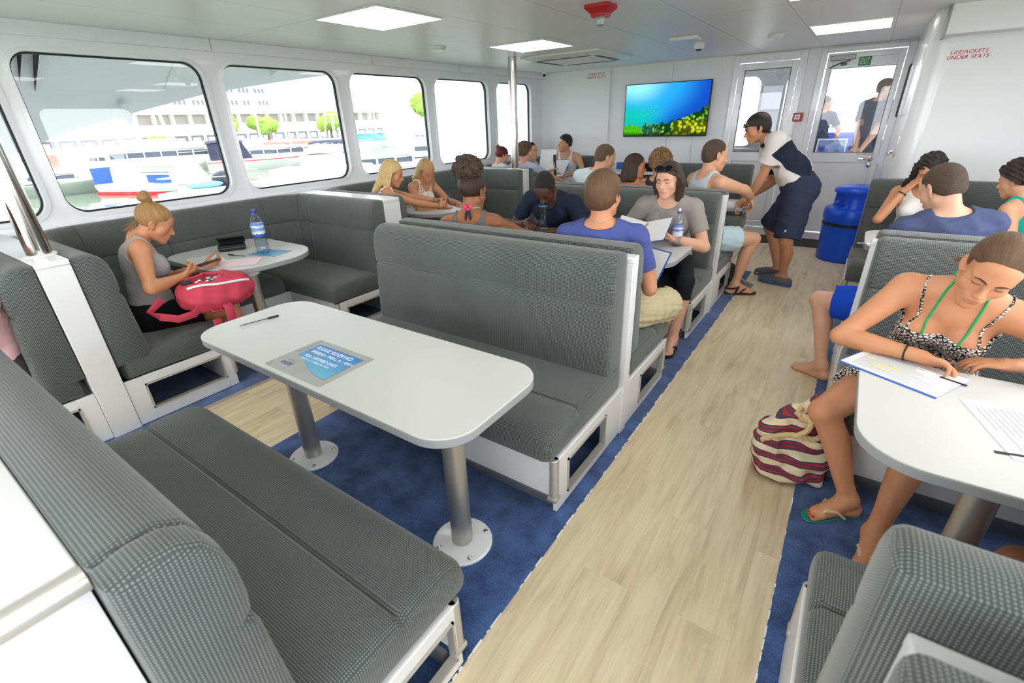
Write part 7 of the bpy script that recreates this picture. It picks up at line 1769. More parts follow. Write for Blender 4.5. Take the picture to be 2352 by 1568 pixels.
e_ = J['HPL'] + (J['KL'] - J['HPL']) * 0.76; d = nrm(J['KL'] - J['HPL']); a = nrm(np.cross(d, V3(0.2, 0.3, 1))); b = np.cross(d, a); m = MB()
m.rings([[Vector(e_ + (a * math.cos(t) + b * math.sin(t)) * (0.0985 + 0.003 * math.cos(f_)) + d * 0.004 * math.sin(f_)) for f_ in [2 * PI * j / 6 for j in range(6)]] for t in [2 * PI * i / 28 for i in range(28)]], closed=True); m.build('shorts_piping', mat('piping_coral', (240, 110, 84), rough=0.7), o)
J = JS['teal']; o, v = person('person with short dark curls and teal top at the right picture edge, in profile', J, SKL['light'], LIPL['light'], 0.0055, vol_kw=dict(head_kw=dict(nose=1.15)))
cap_hair(J, 'short', 0.024, m=H_CBLK, parent=o, h=0.0046, rough=0, curly=(0.014, 80), sideburn=1); face_bits(J, o, BROWD, v, openeye=True)
garment(J, v, 'top', cloth('top_teal', (20, 160, 144)), o, 0.0055, 'tank', infl=0.006, low=0.16)
garment(J, v, 'shorts', cloth('shorts_black_right', (40, 40, 46)), o, 0.008, 'shorts', legs=0.6, infl=0.008)
J = JS['rightedge']; o, v = person('person whose bare brown knees show below the right-hand table, otherwise out of the picture', J, SKL['brown'], LIPL['brown'], 0.007)
cap_hair(J, 'short', 0.012, m=H_BLK, parent=o, h=0.006)
garment(J, v, 't_shirt', cloth('tshirt_dark_right', (64, 60, 62)), o, 0.007, 'tee', infl=0.01)
garment(J, v, 'shorts', cloth('shorts_brown', (74, 54, 46)), o, 0.007, 'shorts', legs=0.6, infl=0.01)
# woman writing
J = JS['writer']; o, v = person('person in black and white patterned dress with green halter strap, writing at the right-hand table', J, SKL['tan'], LIPL['tan'], 0.0044, vol_kw=dict(curlR=0.85, curlL=0.5, thumb=1.0, fatlimb=1.08, bust=1.1, curls={'R': (0.42, 0.55, 0.68, 0.80)}, head_kw=dict(cheek=1.05)))
p_ = hp(J); x, y, z = J['Rc'], J['Fc'], J['u1']
cap_hair(J, 'pony', 0.010, m=H_BRN, parent=o, h=0.0036, rough=0.0012, strands=70, front=0.006, napz=-0.04)
g = Vol(); g.chain([p_(0, -0.10, 0.02), p_(0, -0.135, 0.01), p_(0, -0.15, -0.04), p_(0.01, -0.145, -0.12)], [0.022, 0.030, 0.028, 0.012], 0.02)
vol_obj('ponytail', mesh_volume(g, 0.0042), H_BRN, o, frame=frame4(p_(0, -0.1, 0.02), J['hx'], J['hz'], -J['hy']))
strands(J, o, H_BRN, [p_(0.06, -0.06, -0.05), p_(0.05, -.075, -.05), p_(0.03, -.09, -.06)], [-J['hz'] * 0.6 + J['hx'] * 0.7 - J['hy'] * 0.4], 0.06, 26, 0.0008, droop=0.2)
face_bits(J, o, BROWD, v)
DRESS = two_tone('dress_black_white', (20, 20, 24), (216, 208, 200), 'cells', 62)
garment(J, v, 'patterned_dress', DRESS, o, 0.0044, 'tank', infl=0.006, low=0.155, hem=0.09, wr=0.002, backdrop=0.06, extra_clip=[(J['P2'] - z * 0.135 * J['k'], z)])
garment(J, v, 'dress_skirt', DRESS, o, 0.005, 'shorts', legs=0.52, infl=0.010, hem=0.12, wr=0.004)
for s in (-1, 1): strap(o, 'dress_strap', [J['P2'] + x * s * 0.092 + y * 0.100 - z * 0.150, J['P2'] + x * s * 0.098 + y * 0.080 - z * 0.08, J['P2'] + x * s * 0.112 + y * 0.036 - z * 0.006, J['P2'] + x * s * 0.112 - y * 0.03 - z * 0.004, J['P2'] + x * s * 0.1 - y * 0.085 - z * 0.10], 0.0045, DRESS, v)
GRN = mat('halter_emerald', (24, 160, 92), rough=0.7)
for s in (-1, 1): strap(o, 'halter_strap', [J['P2'] + x * s * 0.060 + y * 0.112 - z * 0.165, J['P2'] + x * s * 0.062 + y * 0.092 - z * 0.09, J['P2'] + x * s * 0.060 + y * 0.052 - z * 0.0, J['P2'] + x * s * 0.055 + y * 0.02 + z * 0.045, J['P2'] + x * s * 0.030 - y * 0.045 + z * 0.065], 0.0042, GRN, v)
m = MB(); m.ell(Vector(J['P2'] + x * 0.052 - y * 0.020 + z * 0.058), (0.014, 0.016, 0.012), 10, 7); m.build('halter_knot', GRN, o)
band(J, 'R', 0.88, BLACK, o, 0.030, 0.004); flipflop(J, 'R', mat('flip_flop_teal', (34, 128, 116), rough=0.6), mat('flip_flop_beige', (214, 194, 150), rough=0.6), o)
flipflop(J, 'L', bpy.data.materials['flip_flop_teal'], bpy.data.materials['flip_flop_beige'], o)
NAIL = mat('nail_polish_red', (190, 24, 44), rough=0.2)
for s in 'RL': nails(J, s, NAIL, o)
# ---------------------------------------------------------------- things on the tables, bags, bin
ZT = 0.7355
CLEARP = glass_mat('clear_plastic', (0.90, 0.93, 0.96), 1.8)
WATERB = glass_mat('bottled_water', (0.86, 0.92, 0.96), 0.8)
CAPB = mat('blue_cap', (24, 44, 176), rough=0.35)
def lathe_at(prof, x, y, n=28): return MB().lathe(prof, (x, y, 0), n)
def bottle(x, y, label, h=0.325, r=0.042, cap=None, lab=None, water=0.30, group=None, sport=False, blk=False, ribs=True):
    t = thing('water_bottle', label, 'bottle', (x, y, ZT), group); z = ZT + 0.001
    sh = [(r * 0.8, 0), (r, 0.012), (r, h * 0.22)]
    if ribs: sh += [(r * 0.95, h * 0.26), (r, h * 0.30)]
    sh += [(r, h * 0.66), (r * 0.93, h * 0.72), (r * 0.62, h * 0.83), (r * 0.36, h * 0.89), (r * 0.33, h * 0.93)]
    lathe_at([(a, z + b) for a, b in sh], x, y).build('bottle_body', CLEARP, t)
    w = [(a * 0.95, b + 0.003) for a, b in sh if b < h * water] + [(r * 0.94, h * water), (0.002, h * water)]
    lathe_at([(a, z + b) for a, b in w], x, y).build('water_fill', WATERB, t)
    lathe_at([(r * 0.40, z + h * 0.925), (r * 0.40, z + h * 0.975), (r * 0.37, z + h * (0.98 if sport else 1.0))], x, y, 20).build('cap', cap or CAPB, t)
    if sport: lathe_at([(r * 0.22, z + h * 0.975), (r * 0.22, z + h * 1.02), (r * 0.26, z + h * 1.03), (r * 0.26, z + h * 1.06)], x, y, 16).build('spout', sport, t)
    if lab: lathe_at([(r * 1.012, z + h * lab[1]), (r * 1.012, z + h * lab[2])], x, y).build('bottle_label', lab[0], t)
    return t
def label_mat(name, stops):
    m, nt, b = new_mat(name); b.inputs['Roughness'].default_value = 0.4
    tc = node(nt, 'ShaderNodeTexCoord'); sx = node(nt, 'ShaderNodeSeparateXYZ'); nt.links.new(tc.outputs['Generated'], sx.inputs[0])
    nz = node(nt, 'ShaderNodeTexNoise', i_Scale=7.0); nt.links.new(tc.outputs['Generated'], nz.inputs['Vector'])
    ad = node(nt, 'ShaderNodeMath', operation='MULTIPLY_ADD'); ad.inputs[1].default_value = 0.35; nt.links.new(nz.outputs['Fac'], ad.inputs[0]); sb = node(nt, 'ShaderNodeMath', operation='SUBTRACT'); sb.inputs[1].default_value = 0.17; nt.links.new(sx.outputs[2], sb.inputs[0]); nt.links.new(sb.outputs[0], ad.inputs[2])
    cr = node(nt, 'ShaderNodeValToRGB'); cr.color_ramp.interpolation = 'CONSTANT'; e = cr.color_ramp.elements
    e[0].position = 0; e[0].color = lin(stops[0][1]); e[1].position = stops[1][0]; e[1].color = lin(stops[1][1])
    for p, c in stops[2:]: q = e.new(p); q.color = lin(c)
    nt.links.new(ad.outputs[0], cr.inputs[0]); nt.links.new(cr.outputs[0], b.inputs['Base Color']); return m
LAB1 = label_mat('spring_water_label', [(0, (54, 84, 176)), (0.25, (214, 228, 240)), (0.42, (150, 190, 120)), (0.5, (120, 156, 220)), (0.7, (224, 232, 246)), (0.85, (110, 146, 216))])
LAB2 = label_mat('black_sport_label', [(0, (20, 22, 26)), (0.55, (24, 26, 30)), (0.72, (30, 150, 210)), (0.82, (22, 24, 28))])
LAB3 = label_mat('violet_clear_label', [(0, (214, 216, 236)), (0.45, (110, 116, 196)), (0.6, (206, 210, 234)), (0.8, (130, 136, 206))])
bottle(-3.60, 1.83, 'tall clear water bottle with blue cap on the window table', 0.325, 0.046, lab=(LAB1, 0.40, 0.70), water=0.36)
bottle(-2.05, 3.40, 'sport bottle with black label standing before the man in navy', 0.275, 0.036, lab=(LAB2, 0.56, 0.86), sport=CAPB, cap=DARK, water=0.5)
bottle(-0.955, 3.44, 'clear bottle with violet cap and white spout on the aisle corner of the table', 0.250, 0.037, lab=(LAB3, 0.30, 0.62), sport=PAPER, cap=mat('violet_cap', (58, 52, 150), rough=0.4), water=0.28)
bottle(0.665, 2.09, 'clear bottle with yellow label at the right picture edge', 0.22, 0.036, lab=(mat('yellow_label', (232, 208, 40), rough=0.4), 0.5, 0.8), cap=PAPER, water=0.4)
def sheet(name, label, cat, pts, z, mats, parent=None, th=0.0012, group=None):
    """flat paper: pts = corners in order"""
    m = MB(); m.prism(pts, z, z + th); o = m.build(name, mats, parent, smooth=0, loc=None if parent else (*pts[0], z))
    if not parent: tag(o, label, cat, group)
    return o
def quad(c, ang, w, h):
    a = math.radians(ang); u = (math.cos(a), math.sin(a)); v = (-u[1], u[0])
    return [(c[0] + u[0] * sx * w / 2 + v[0] * sy * h / 2, c[1] + u[1] * sx * w / 2 + v[1] * sy * h / 2) for sx, sy in ((-1, -1), (1, -1), (1, 1), (-1, 1))]
def print_lines(par, c, ang, w, h, z, n, m_, name='printed_line', gap=0.2):
    rg = random.Random(int(abs(c[0] * 1000))); a = math.radians(ang); u = V3(math.cos(a), math.sin(a), 0); v = V3(-u[1], u[0], 0); mb = MB()
    for i in range(n):
        y = h * (0.42 - 0.84 * i / max(1, n - 1)); L = w * rg.uniform(0.45, 0.86); s = -w * 0.43
        q = V3(c[0], c[1], 0) + v * y + u * (s + L / 2)
        P = quad(q[:2], ang, L, h * 0.012); mb.prism(P, z, z + 0.0003)
    return mb.build(name, m_, par, smooth=0)
# reserved sign on the long table
rs = thing('reserved_sign', 'laminated blue PLEASE RESERVED sign on the empty long table', 'sign', (-1.625, 0.94, ZT))
lm = MB(); lm.prism(rrect(-1.815, -1.445, 0.805, 1.07, 0.012), ZT, ZT + 0.0008); lm.build('laminate', glass_mat('laminate_film', (0.985, 0.985, 0.985), 1.2), rs, smooth=0)
def sign_mat():
    m, nt, b = new_mat('sign_blue_gradient'); b.inputs['Roughness'].default_value = 0.25
    tc = node(nt, 'ShaderNodeTexCoord'); sx = node(nt, 'ShaderNodeSeparateXYZ'); nt.links.new(tc.outputs['Generated'], sx.inputs[0])
    cr = node(nt, 'ShaderNodeValToRGB'); e = cr.color_ramp.elements; e[0].color = lin((112, 182, 214)); e[1].color = lin((44, 120, 196)); nt.links.new(sx.outputs[1], cr.inputs[0]); nt.links.new(cr.outputs[0], b.inputs['Base Color']); return m
pts = [(-1.765, 1.038), (-1.480, 1.038), (-1.480, 0.853)]
for i in range(1, 15):
    u = i / 14; pts.append((-1.480 - 0.285 * u, 0.853 + 0.075 * (3 * u * u - 2 * u ** 3) - 0.012 * math.sin(PI * u)))
m = MB(); m.prism(pts, ZT + 0.0009, ZT + 0.0014); m.build('sign_print', sign_mat(), rs, smooth=0)
SW = mat('sign_white', (240, 246, 250), rough=0.4)
zt = ZT + 0.0015
text_mesh('sign_lettering', 'PLEASE RESERVED', SW, (-1.752, 1.003, zt), (0, 0, 0), 0.032, rs, ext=0.0002, xs=0.92)
text_mesh('sign_lettering', '\u4fdd\u7559\u5ea7\u4f4d / \u4e88\u7d04\u3057\u305f / \uc608\uc57d\uc11d', SW, (-1.742, 0.972, zt), (0, 0, 0), 0.022, rs, ext=0.0002)
text_mesh('sign_lettering', 'FOR CERTIFIED DIVES', SW, (-1.735, 0.935, zt), (0, 0, 0), 0.025, rs, ext=0.0002, xs=0.86)
text_mesh('sign_lettering', '\u8a8d\u5b9a\u30c0\u30a4\u30d3\u30f3\u30b0\u5c02\u7528 \uc778\uc99d \ub2e4\uc774\ube59', SW, (-1.728, 0.914, zt), (0, 0, 0), 0.013, rs, ext=0.0002)
NAVYP = mat('print_navy', (48, 62, 150), rough=0.5)
text_mesh('logo_lettering', 'DIVE TRIP', NAVYP, (-1.768, 0.856, zt), (0, 0, 0), 0.0165, rs, ext=0.0002, xs=0.9, shear=0.2)
m = MB(); m.box(-1.766, -1.70, 0.850, 0.8525, zt, zt + 0.0003); m.build('logo_line', NAVYP, rs)
m = MB()
for (dx, rr_) in ((0.0, 0.010), (0.016, 0.013), (0.032, 0.009)): m.tube([(-1.752 + dx + rr_ * math.cos(a), 0.874 + rr_ * math.sin(a), zt + 0.0004) for a in [PI * i / 8 for i in range(9)]], 0.0009, 5)
m.build('logo_emblem', GREYPR, rs)
def pen(name, label, a, b, r=0.0042, body=None, capm=None, capfrac=0.28):
    t = thing(name, label, 'pen', tuple(a)); a, b = V3(*a), V3(*b); d = b - a
    c = a + d * (1 - capfrac)
    MB().tube([a + d * 0.06, c], r, 8).build('barrel', body or CLEARP, t)
    MB().tube([a, a + d * 0.03, a + d * 0.07], [0.0008, 0.002, r], 8).build('tip', GREYPR, t)
    MB().tube([a + d * 0.08, c], r * 0.4, 6).build('ink_tube', capm or BLACK, t)
    MB().tube([c, b - d * 0.01, b], [r * 1.25, r * 1.2, r * 0.9], 8).build('pen_cap', capm or BLACK, t)
    return t
pen('ballpoint_pen', 'clear ballpoint pen with black cap lying on the empty long table', (-2.292, 0.955, ZT + 0.0055), (-2.25, 1.135, ZT + 0.0055))
pen('ballpoint_pen', 'pen with black cap lying beside the wallet on the window table', (-3.62, 1.70, ZT + 0.0055), (-3.80, 1.66, ZT + 0.0055))
# window table
sheet('paper_sheet', 'white printed form at the near edge of the window table', 'paper', quad((-3.80, 1.50), -14, 0.30, 0.21), ZT, PAPER)
print_lines(bpy.data.objects['paper_sheet'], (-3.80, 1.50), -14, 0.30, 0.21, ZT + 0.0013, 14, GREYPR)
sheet('pink_sheet', 'pale pink form on the window table by the phone', 'paper', quad((-3.51, 1.58), 48, 0.29, 0.21), ZT + 0.0013, PINKP)
t = sheet('blue_leaflet', 'blue reserved leaflet under the tall water bottle', 'leaflet', quad((-3.57, 1.86), 18, 0.26, 0.18), ZT, bpy.data.materials['sign_blue_gradient'])
wl = thing('wallet', 'open black wallet standing on the window table', 'wallet', (-3.97, 1.76, ZT))
m = MB(); m.prism(quad((-3.95, 1.77), 62, 0.19, 0.10), ZT + 0.0015, ZT + 0.045); m.build('wallet_body', BLACK, wl, bevel=0.008, segs=3)
R_w = Matrix.Rotation(math.radians(62), 3, 'Z') @ Matrix.Rotation(math.radians(-32), 3, 'X')
m = MB(); m.obox((-3.975, 1.79, ZT + 0.072), R_w, 0.095, 0.058, 0.006); m.build('wallet_flap', BLACK, wl, bevel=0.004)
m = MB(); m.obox((-3.95, 1.77, ZT + 0.024), Matrix.Rotation(math.radians(62), 3, 'Z'), 0.0965, 0.0515, 0.002); m.build('wallet_zip', DGREY, wl)
J = JS['bun']
mid = (J['WR'] + J['WL']) / 2 + (J['DR'] + J['DL']) * 0.045; d = nrm(J['DR'] + J['DL']); n = nrm(V3(-0.1, -0.5, 0.8)); n = nrm(n - d * (n @ d)); sd = np.cross(d, n)
ph = thing('phone', 'dark phone held in both hands by the person with the hair bun', 'phone', tuple(mid))
Mph = Matrix(((sd[0], d[0], n[0]), (sd[1], d[1], n[1]), (sd[2], d[2], n[2])))
MB().obox(mid + d * 0.035 + n * 0.022, Mph, 0.034, 0.070, 0.0045).build('phone_case', DARK, ph, bevel=0.003)
MB().obox(mid + d * 0.035 + n * 0.0268, Mph, 0.031, 0.064, 0.0004).build('phone_screen', mat('phone_glass', (52, 58, 68), rough=0.1), ph)
# backpack on the lap
REDB = mat('backpack_red', (196, 62, 84), rough=0.75, var=0.08, vscale=20, bump=0.15, bscale=500)
bc = V3(-3.30, 1.30, 0.66)
bp_ = thing('backpack', 'open red backpack on the lap of the person with the hair bun', 'backpack', (-3.30, 1.30, 0.55))
fx = nrm(V3(0.15, 1, 0)); sx_ = V3(fx[1], -fx[0], 0); zz_ = V3(0, 0, 1)
g = Vol(); B = np.stack([sx_, fx, zz_], 1)
g.ell(bc, (0.115, 0.215, 0.105), B, 0.03); g.ell(bc - fx * 0.09 - zz_ * 0.02 + sx_ * 0.02, (0.115, 0.12, 0.10), B, 0.05); g.ell(bc + fx * 0.11 - zz_ * 0.03, (0.10, 0.12, 0.085), B, 0.04); g.ell(bc + sx_ * 0.075 - zz_ * 0.05, (0.06, 0.15, 0.06), B, 0.04)
g.sub(bc + zz_ * 0.085 - fx * 0.045 + sx_ * 0.035, (0.052, 0.125, 0.05), B, 0.012)
vol_obj('bag_body', mesh_volume(g, 0.006, 0, (), folds(0.010, 30, 2.0)), REDB, bp_, bc)
op = [bc + zz_ * (0.090 - 0.022 * (1 + math.cos(a)) * 0.5) - fx * 0.045 + sx_ * 0.035 + fx * 0.135 * math.sin(a) + sx_ * 0.062 * math.cos(a) for a in [2 * PI * i / 24 for i in range(25)]]
g2 = Vol(); g2.ell(bc + zz_ * 0.045 - fx * 0.045 + sx_ * 0.035, (0.050, 0.120, 0.024), B); vol_obj('dark_interior', mesh_volume(g2, 0.008), BLACK, bp_, bc)  # black ellipsoid patch painted in for the dark inside of the bag
zp = snap(g, [bc + zz_ * (0.062 - 0.004 * i) + sx_ * (0.108 - 0.006 * abs(i - 3)) + fx * (-0.17 + 0.052 * i) for i in range(8)], 0.012, 8, False, 24)
m = MB(); m.tube(zp, 0.0075, 8); m.build('zip_tape', PAPER, bp_)
m = MB(); rg = random.Random(3)
for i in range(9): m.ell(bc + zz_ * (0.078 + rg.uniform(-.008, .012)) + sx_ * (0.035 + rg.uniform(-.03, .03)) + fx * (-0.10 + 0.018 * i), (rg.uniform(.012, .022),) * 2 + (0.009,), 7, 5)
m.build('foil_packet', mat('silver_foil', (208, 210, 214), rough=0.25, metal=0.8), bp_, smooth=0)
m = MB(); m.ell(bc + zz_ * 0.085 + sx_ * 0.04 - fx * 0.155, (0.026, 0.03, 0.018)); m.build('dark_pouch', DARK, bp_)
def flat_strap(name, pts, w, th, m_, par, side):
    pts = [V3(*p) for p in pts]; R = []
    for i, p in enumerate(pts):
        t = nrm(pts[min(i + 1, len(pts) - 1)] - pts[max(i - 1, 0)]); s_ = nrm(V3(*side) - t * (V3(*side) @ t)); n_ = np.cross(t, s_)
        R.append([Vector(p + s_ * a * w / 2 + n_ * b * th / 2) for a, b in ((-1, -0.6), (-.8, -1), (.8, -1), (1, -0.6), (1, .6), (.8, 1), (-.8, 1), (-1, .6))])
    return MB().rings(R).build(name, m_, par)
q0 = bc + sx_ * 0.10 - fx * 0.13 - zz_ * 0.06
flat_strap('shoulder_strap', [q0, q0 + sx_ * 0.03 - fx * 0.05 - zz_ * 0.03, q0 + sx_ * 0.035 - fx * 0.14 - zz_ * 0.035, q0 + sx_ * 0.02 - fx * 0.22 + zz_ * 0.0, q0 - sx_ * 0.02 - fx * 0.26 + zz_ * 0.03, q0 - sx_ * 0.02 - fx * 0.18 + zz_ * 0.09], 0.045, 0.012, REDB, bp_, (0, 0, 1))
q1 = bc + sx_ * 0.115 + fx * 0.0 - zz_ * 0.06
flat_strap('hanging_strap', [q1, q1 + sx_ * 0.045 - zz_ * 0.04 + fx * 0.01, q1 + sx_ * 0.065 - zz_ * 0.12, q1 + sx_ * 0.06 - zz_ * 0.175 - fx * 0.03, q1 + sx_ * 0.05 - zz_ * 0.165 - fx * 0.08, q1 + sx_ * 0.04 - zz_ * 0.09 - fx * 0.075], 0.055, 0.014, REDB, bp_, (0, 1, 0))
m = MB(); m.tube([q0 + sx_ * 0.005 + fx * (0.05) - zz_ * 0.02, q0 + sx_ * 0.04 + fx * 0.05 - zz_ * 0.045, q0 + sx_ * 0.04 + fx * 0.095 - zz_ * 0.05, q0 + sx_ * 0.01 + fx * 0.10 - zz_ * 0.025], 0.008, 8); m.build('carry_loop', REDB, bp_)
# blonde women's table
J = JS['blonde']; c = J['WR'] + J['DR'] * 0.10
ks = thing('key_bunch', 'small bunch of keys with blue tag in the fingers of the light blonde person', 'keys', tuple(c))
m = MB(); m.ell(Vector(c + V3(0, 0, 0.015)), (0.012, 0.02, 0.03)); m.build('key_fob', mat('green_fob', (70, 96, 80), rough=0.5), ks)
m = MB(); m.tube([c + V3(0, 0, 0.03), c + V3(0.01, 0.01, 0.06), c + V3(0.02, 0.0, 0.07)], 0.003, 6); m.build('key_tag', BLUEL, ks)
sheet('paper_sheet', 'white form lying before the person in the polka dot dress', 'paper', quad((-3.62, 3.98), 6, 0.21, 0.30), ZT, PAPER)
J = JS['dots']; c = J['WR'] + J['DR'] * 0.08
pen('ballpoint_pen', 'pen upright in the hand of the person in the polka dot dress', (c[0] + 0.02, c[1], ZT + 0.004), (c[0] - 0.03, c[1] - 0.02, ZT + 0.13), body=PAPER)
sheet('paper_sheet', 'white form under the hands of the person with the curly puff', 'paper', quad((-1.95, 3.06), 2, 0.21, 0.28), ZT, PAPER)
J = JS['navy']; c = J['WR'] + J['DR'] * 0.09
sheet('paper_sheet', 'white form the person in navy t-shirt writes on', 'paper', quad((-2.14, 3.34), 8, 0.21, 0.29), ZT, PAPER)
pen('ballpoint_pen', 'short pen in the writing hand of the person in navy t-shirt', (c[0] + 0.02, c[1] - 0.03, ZT + 0.004), (c[0] - 0.05, c[1] + 0.03, ZT + 0.11), body=DARK)
# booklet held by the person in grey
J = JS['grey']; a = (J['WR'] + J['DR'] * 0.10); b_ = (J['WL'] + J['DL'] * 0.08); cb_ = (a + b_) / 2 + V3(-0.02, -0.05, 0.03)
bk = thing('booklet', 'white booklet with blue edge held open by the person in grey t-shirt', 'booklet', tuple(cb_))
for s, an in ((-1, 14), (1, -16)):
    Rb = Matrix.Rotation(math.radians(6), 3, 'Z') @ Matrix.Rotation(math.radians(22), 3, 'X') @ Matrix.Rotation(math.radians(an), 3, 'Y')
    m = MB(); m.obox(Vector(cb_) + Rb @ Vector((s * 0.096, 0, 0)), Rb, 0.094, 0.135, 0.002); m.build('page', PAPER, bk)
    m = MB(); m.obox(Vector(cb_) + Rb @ Vector((s * 0.096, 0.0, -0.003)), Rb, 0.097, 0.138, 0.001); m.build('cover', BLUEL, bk)
# clipboard leaning on the table edge before the person in blue
cbp = thing('clipboard', 'blue-edged clipboard with form leaning between blue t-shirt and table', 'clipboard', (-0.93, 2.83, 0.62))
Rc_ = Matrix.Rotation(math.radians(-24), 3, 'Z') @ Matrix.Rotation(math.radians(58), 3, 'X')
m = MB(); m.obox((-0.955, 2.86, 0.70), Rc_, 0.112, 0.155, 0.002); m.build('board', mat('clipboard_blue', (38, 96, 178), rough=0.4), cbp)
m = MB(); m.obox(Vector((-0.955, 2.86, 0.70)) + Rc_ @ Vector((0, 0, 0.003)), Rc_, 0.103, 0.146, 0.0008); pg = m.build('form', PAPER, cbp)
m = MB(); m.obox(Vector((-0.955, 2.86, 0.70)) + Rc_ @ Vector((0.04, -0.09, 0.0042)), Rc_, 0.04, 0.006, 0.0003); m.build('highlight', YELPR, pg)
J = JS['blue']; c = J['WR'] + J['DR'] * 0.07
pen('ballpoint_pen', 'silver pen in the raised hand of the person in blue t-shirt', (c[0] - 0.06, c[1] + 0.05, c[2] - 0.03), (c[0] + 0.03, c[1] - 0.01, c[2] + 0.05), body=ALU, capm=ALU)
# crew table
sheet('paper_sheet', 'white form at the aisle end of the far table under the crew hand', 'paper', quad((-0.93, 5.42), 5, 0.22, 0.30), ZT, PAPER)
J = JS['staff']; c = J['WL'] + J['DL'] * 0.09
pen('ballpoint_pen', 'pen in the hand of the bending crew person', (c[0], c[1], c[2] - 0.04), (c[0] + 0.05, c[1] - 0.04, c[2] + 0.06), body=DARK)
def far_paper(name, label, c, rz, rx, w, h, spine=None):
    t = thing(name, label, 'booklet', tuple(c)); Rp = Matrix.Rotation(math.radians(rz), 3, 'Z') @ Matrix.Rotation(math.radians(rx), 3, 'X')
    MB().obox(c, Rp, w / 2, h / 2, 0.002).build('page', PAPER, t)
    MB().obox(Vector(c) + Rp @ Vector((0, h / 2, 0)), Rp, w / 2, 0.004, 0.004).build('spine', spine or BLUEL, t)
far_paper('booklet', 'white booklet held up before the person in profile in the far corner', (-3.72, 6.30, 1.06), 8, 70, 0.24, 0.30, GREYPR)
far_paper('booklet', 'white booklet with blue spine in the hands of the person in white singlet', (-3.80, 6.80, 0.90), -6, 48, 0.24, 0.30)
MB_ = MB(); MB_.obox((-3.60, 6.30, 0.98), Matrix.Rotation(math.radians(40), 3, 'Z') @ Matrix.Rotation(math.radians(80), 3, 'X'), 0.02, 0.15, 0.006); tag(MB_.build('folder', BLACK, loc=(-3.6, 6.3, 0.9)), 'black folder edge between the two booklets in the far corner', 'folder')
cmr = thing('compact_camera', 'black compact camera held up by the curly blond-brown person', 'camera', (-1.72, 4.95, 1.12))
MB().box(-1.775, -1.685, 4.94, 4.97, 1.08, 1.16).build('camera_body', BLACK, cmr, bevel=0.006)
MB().lathe([(0.022, 0), (0.022, 0.02), (0.016, 0.022)], (-1.73, 4.97, 1.12), 14, M=Matrix.Rotation(-PI / 2, 3, 'X')).build('camera_lens', DARK, cmr)
# writing woman's papers
wf = thing('form_booklet', 'blue-edged form with yellow marks under the writing hand on the right-hand table', 'form', (0.30, 2.02, ZT))
m = MB(); m.prism(quad((0.292, 2.010), -28, 0.31, 0.225), ZT + 0.0002, ZT + 0.0022); m.build('cover', BLUEL, wf, smooth=0)
m = MB(); m.prism(quad((0.297, 2.014), -28, 0.305, 0.218), ZT + 0.0023, ZT + 0.004); pgw = m.build('page', PAPER, wf, smooth=0)
print_lines(pgw, (0.297, 2.014), -28, 0.30, 0.21, ZT + 0.0041, 22, GREYPR)
m = MB(); m.prism(quad((0.255, 2.015), -28, 0.09, 0.008), ZT + 0.0042, ZT + 0.0045); m.prism(quad((0.23, 1.985), -28, 0.06, 0.006), ZT + 0.0042, ZT + 0.0045); m.prism(quad((0.20, 2.07), -28, 0.04, 0.006), ZT + 0.0042, ZT + 0.0045); m.build('highlight', YELPR, pgw, smooth=0)
m = MB(); m.prism(quad((0.435, 2.00), -24, 0.075, 0.013), ZT + 0.0042, ZT + 0.0046); m.build('black_strip', BLACK, pgw, smooth=0)
J = JS['writer']; hx_ = np.cross(J['MR'], J['DR']); c = J['WR'] + J['DR'] * 0.105 + J['MR'] * 0.02 + np.cross(J['DR'], J['MR']) * 0.0
sdw = np.cross(J['MR'], J['DR']) * -1; G_ = J['WR'] + J['DR'] * 0.125 + sdw * 0.018 + J['MR'] * 0.004; tip = V3(G_[0] + 0.035, G_[1] - 0.012, ZT + 0.006)
up_ = nrm(G_ + V3(0, 0, 0.012) - tip); pen('ballpoint_pen', 'clear pen with black cap in the writing hand at the right-hand table', tip, tip + up_ * 0.15, body=CLEARP, r=0.0048)
lf = thing('laminated_card', 'laminated printed card on the right-hand table near the picture edge', 'card', (0.58, 1.75, ZT))
m = MB(); m.prism(quad((0.585, 1.75), -76, 0.32, 0.22), ZT, ZT + 0.001); m.build('card', PAPER, lf, smooth=0)
print_lines(lf, (0.585, 1.75), -76, 0.28, 0.2, ZT + 0.0011, 12, GREYPR)
m = MB(); m.prism(quad((0.555, 1.605), 14, 0.15, 0.012), ZT + 0.0011, ZT + 0.0014); m.build('black_strip', BLACK, lf, smooth=0)
sheet('paper_sheet', 'white form on the far right table by the person in navy', 'paper', quad((0.42, 4.22), 3, 0.21, 0.29), ZT, PAPER)
pen('ballpoint_pen', 'pen sticking out over the table edge near the curly black hair', (0.30, 4.10, ZT + 0.005), (0.12, 4.06, ZT + 0.006), body=PAPER, capm=GREYPR)
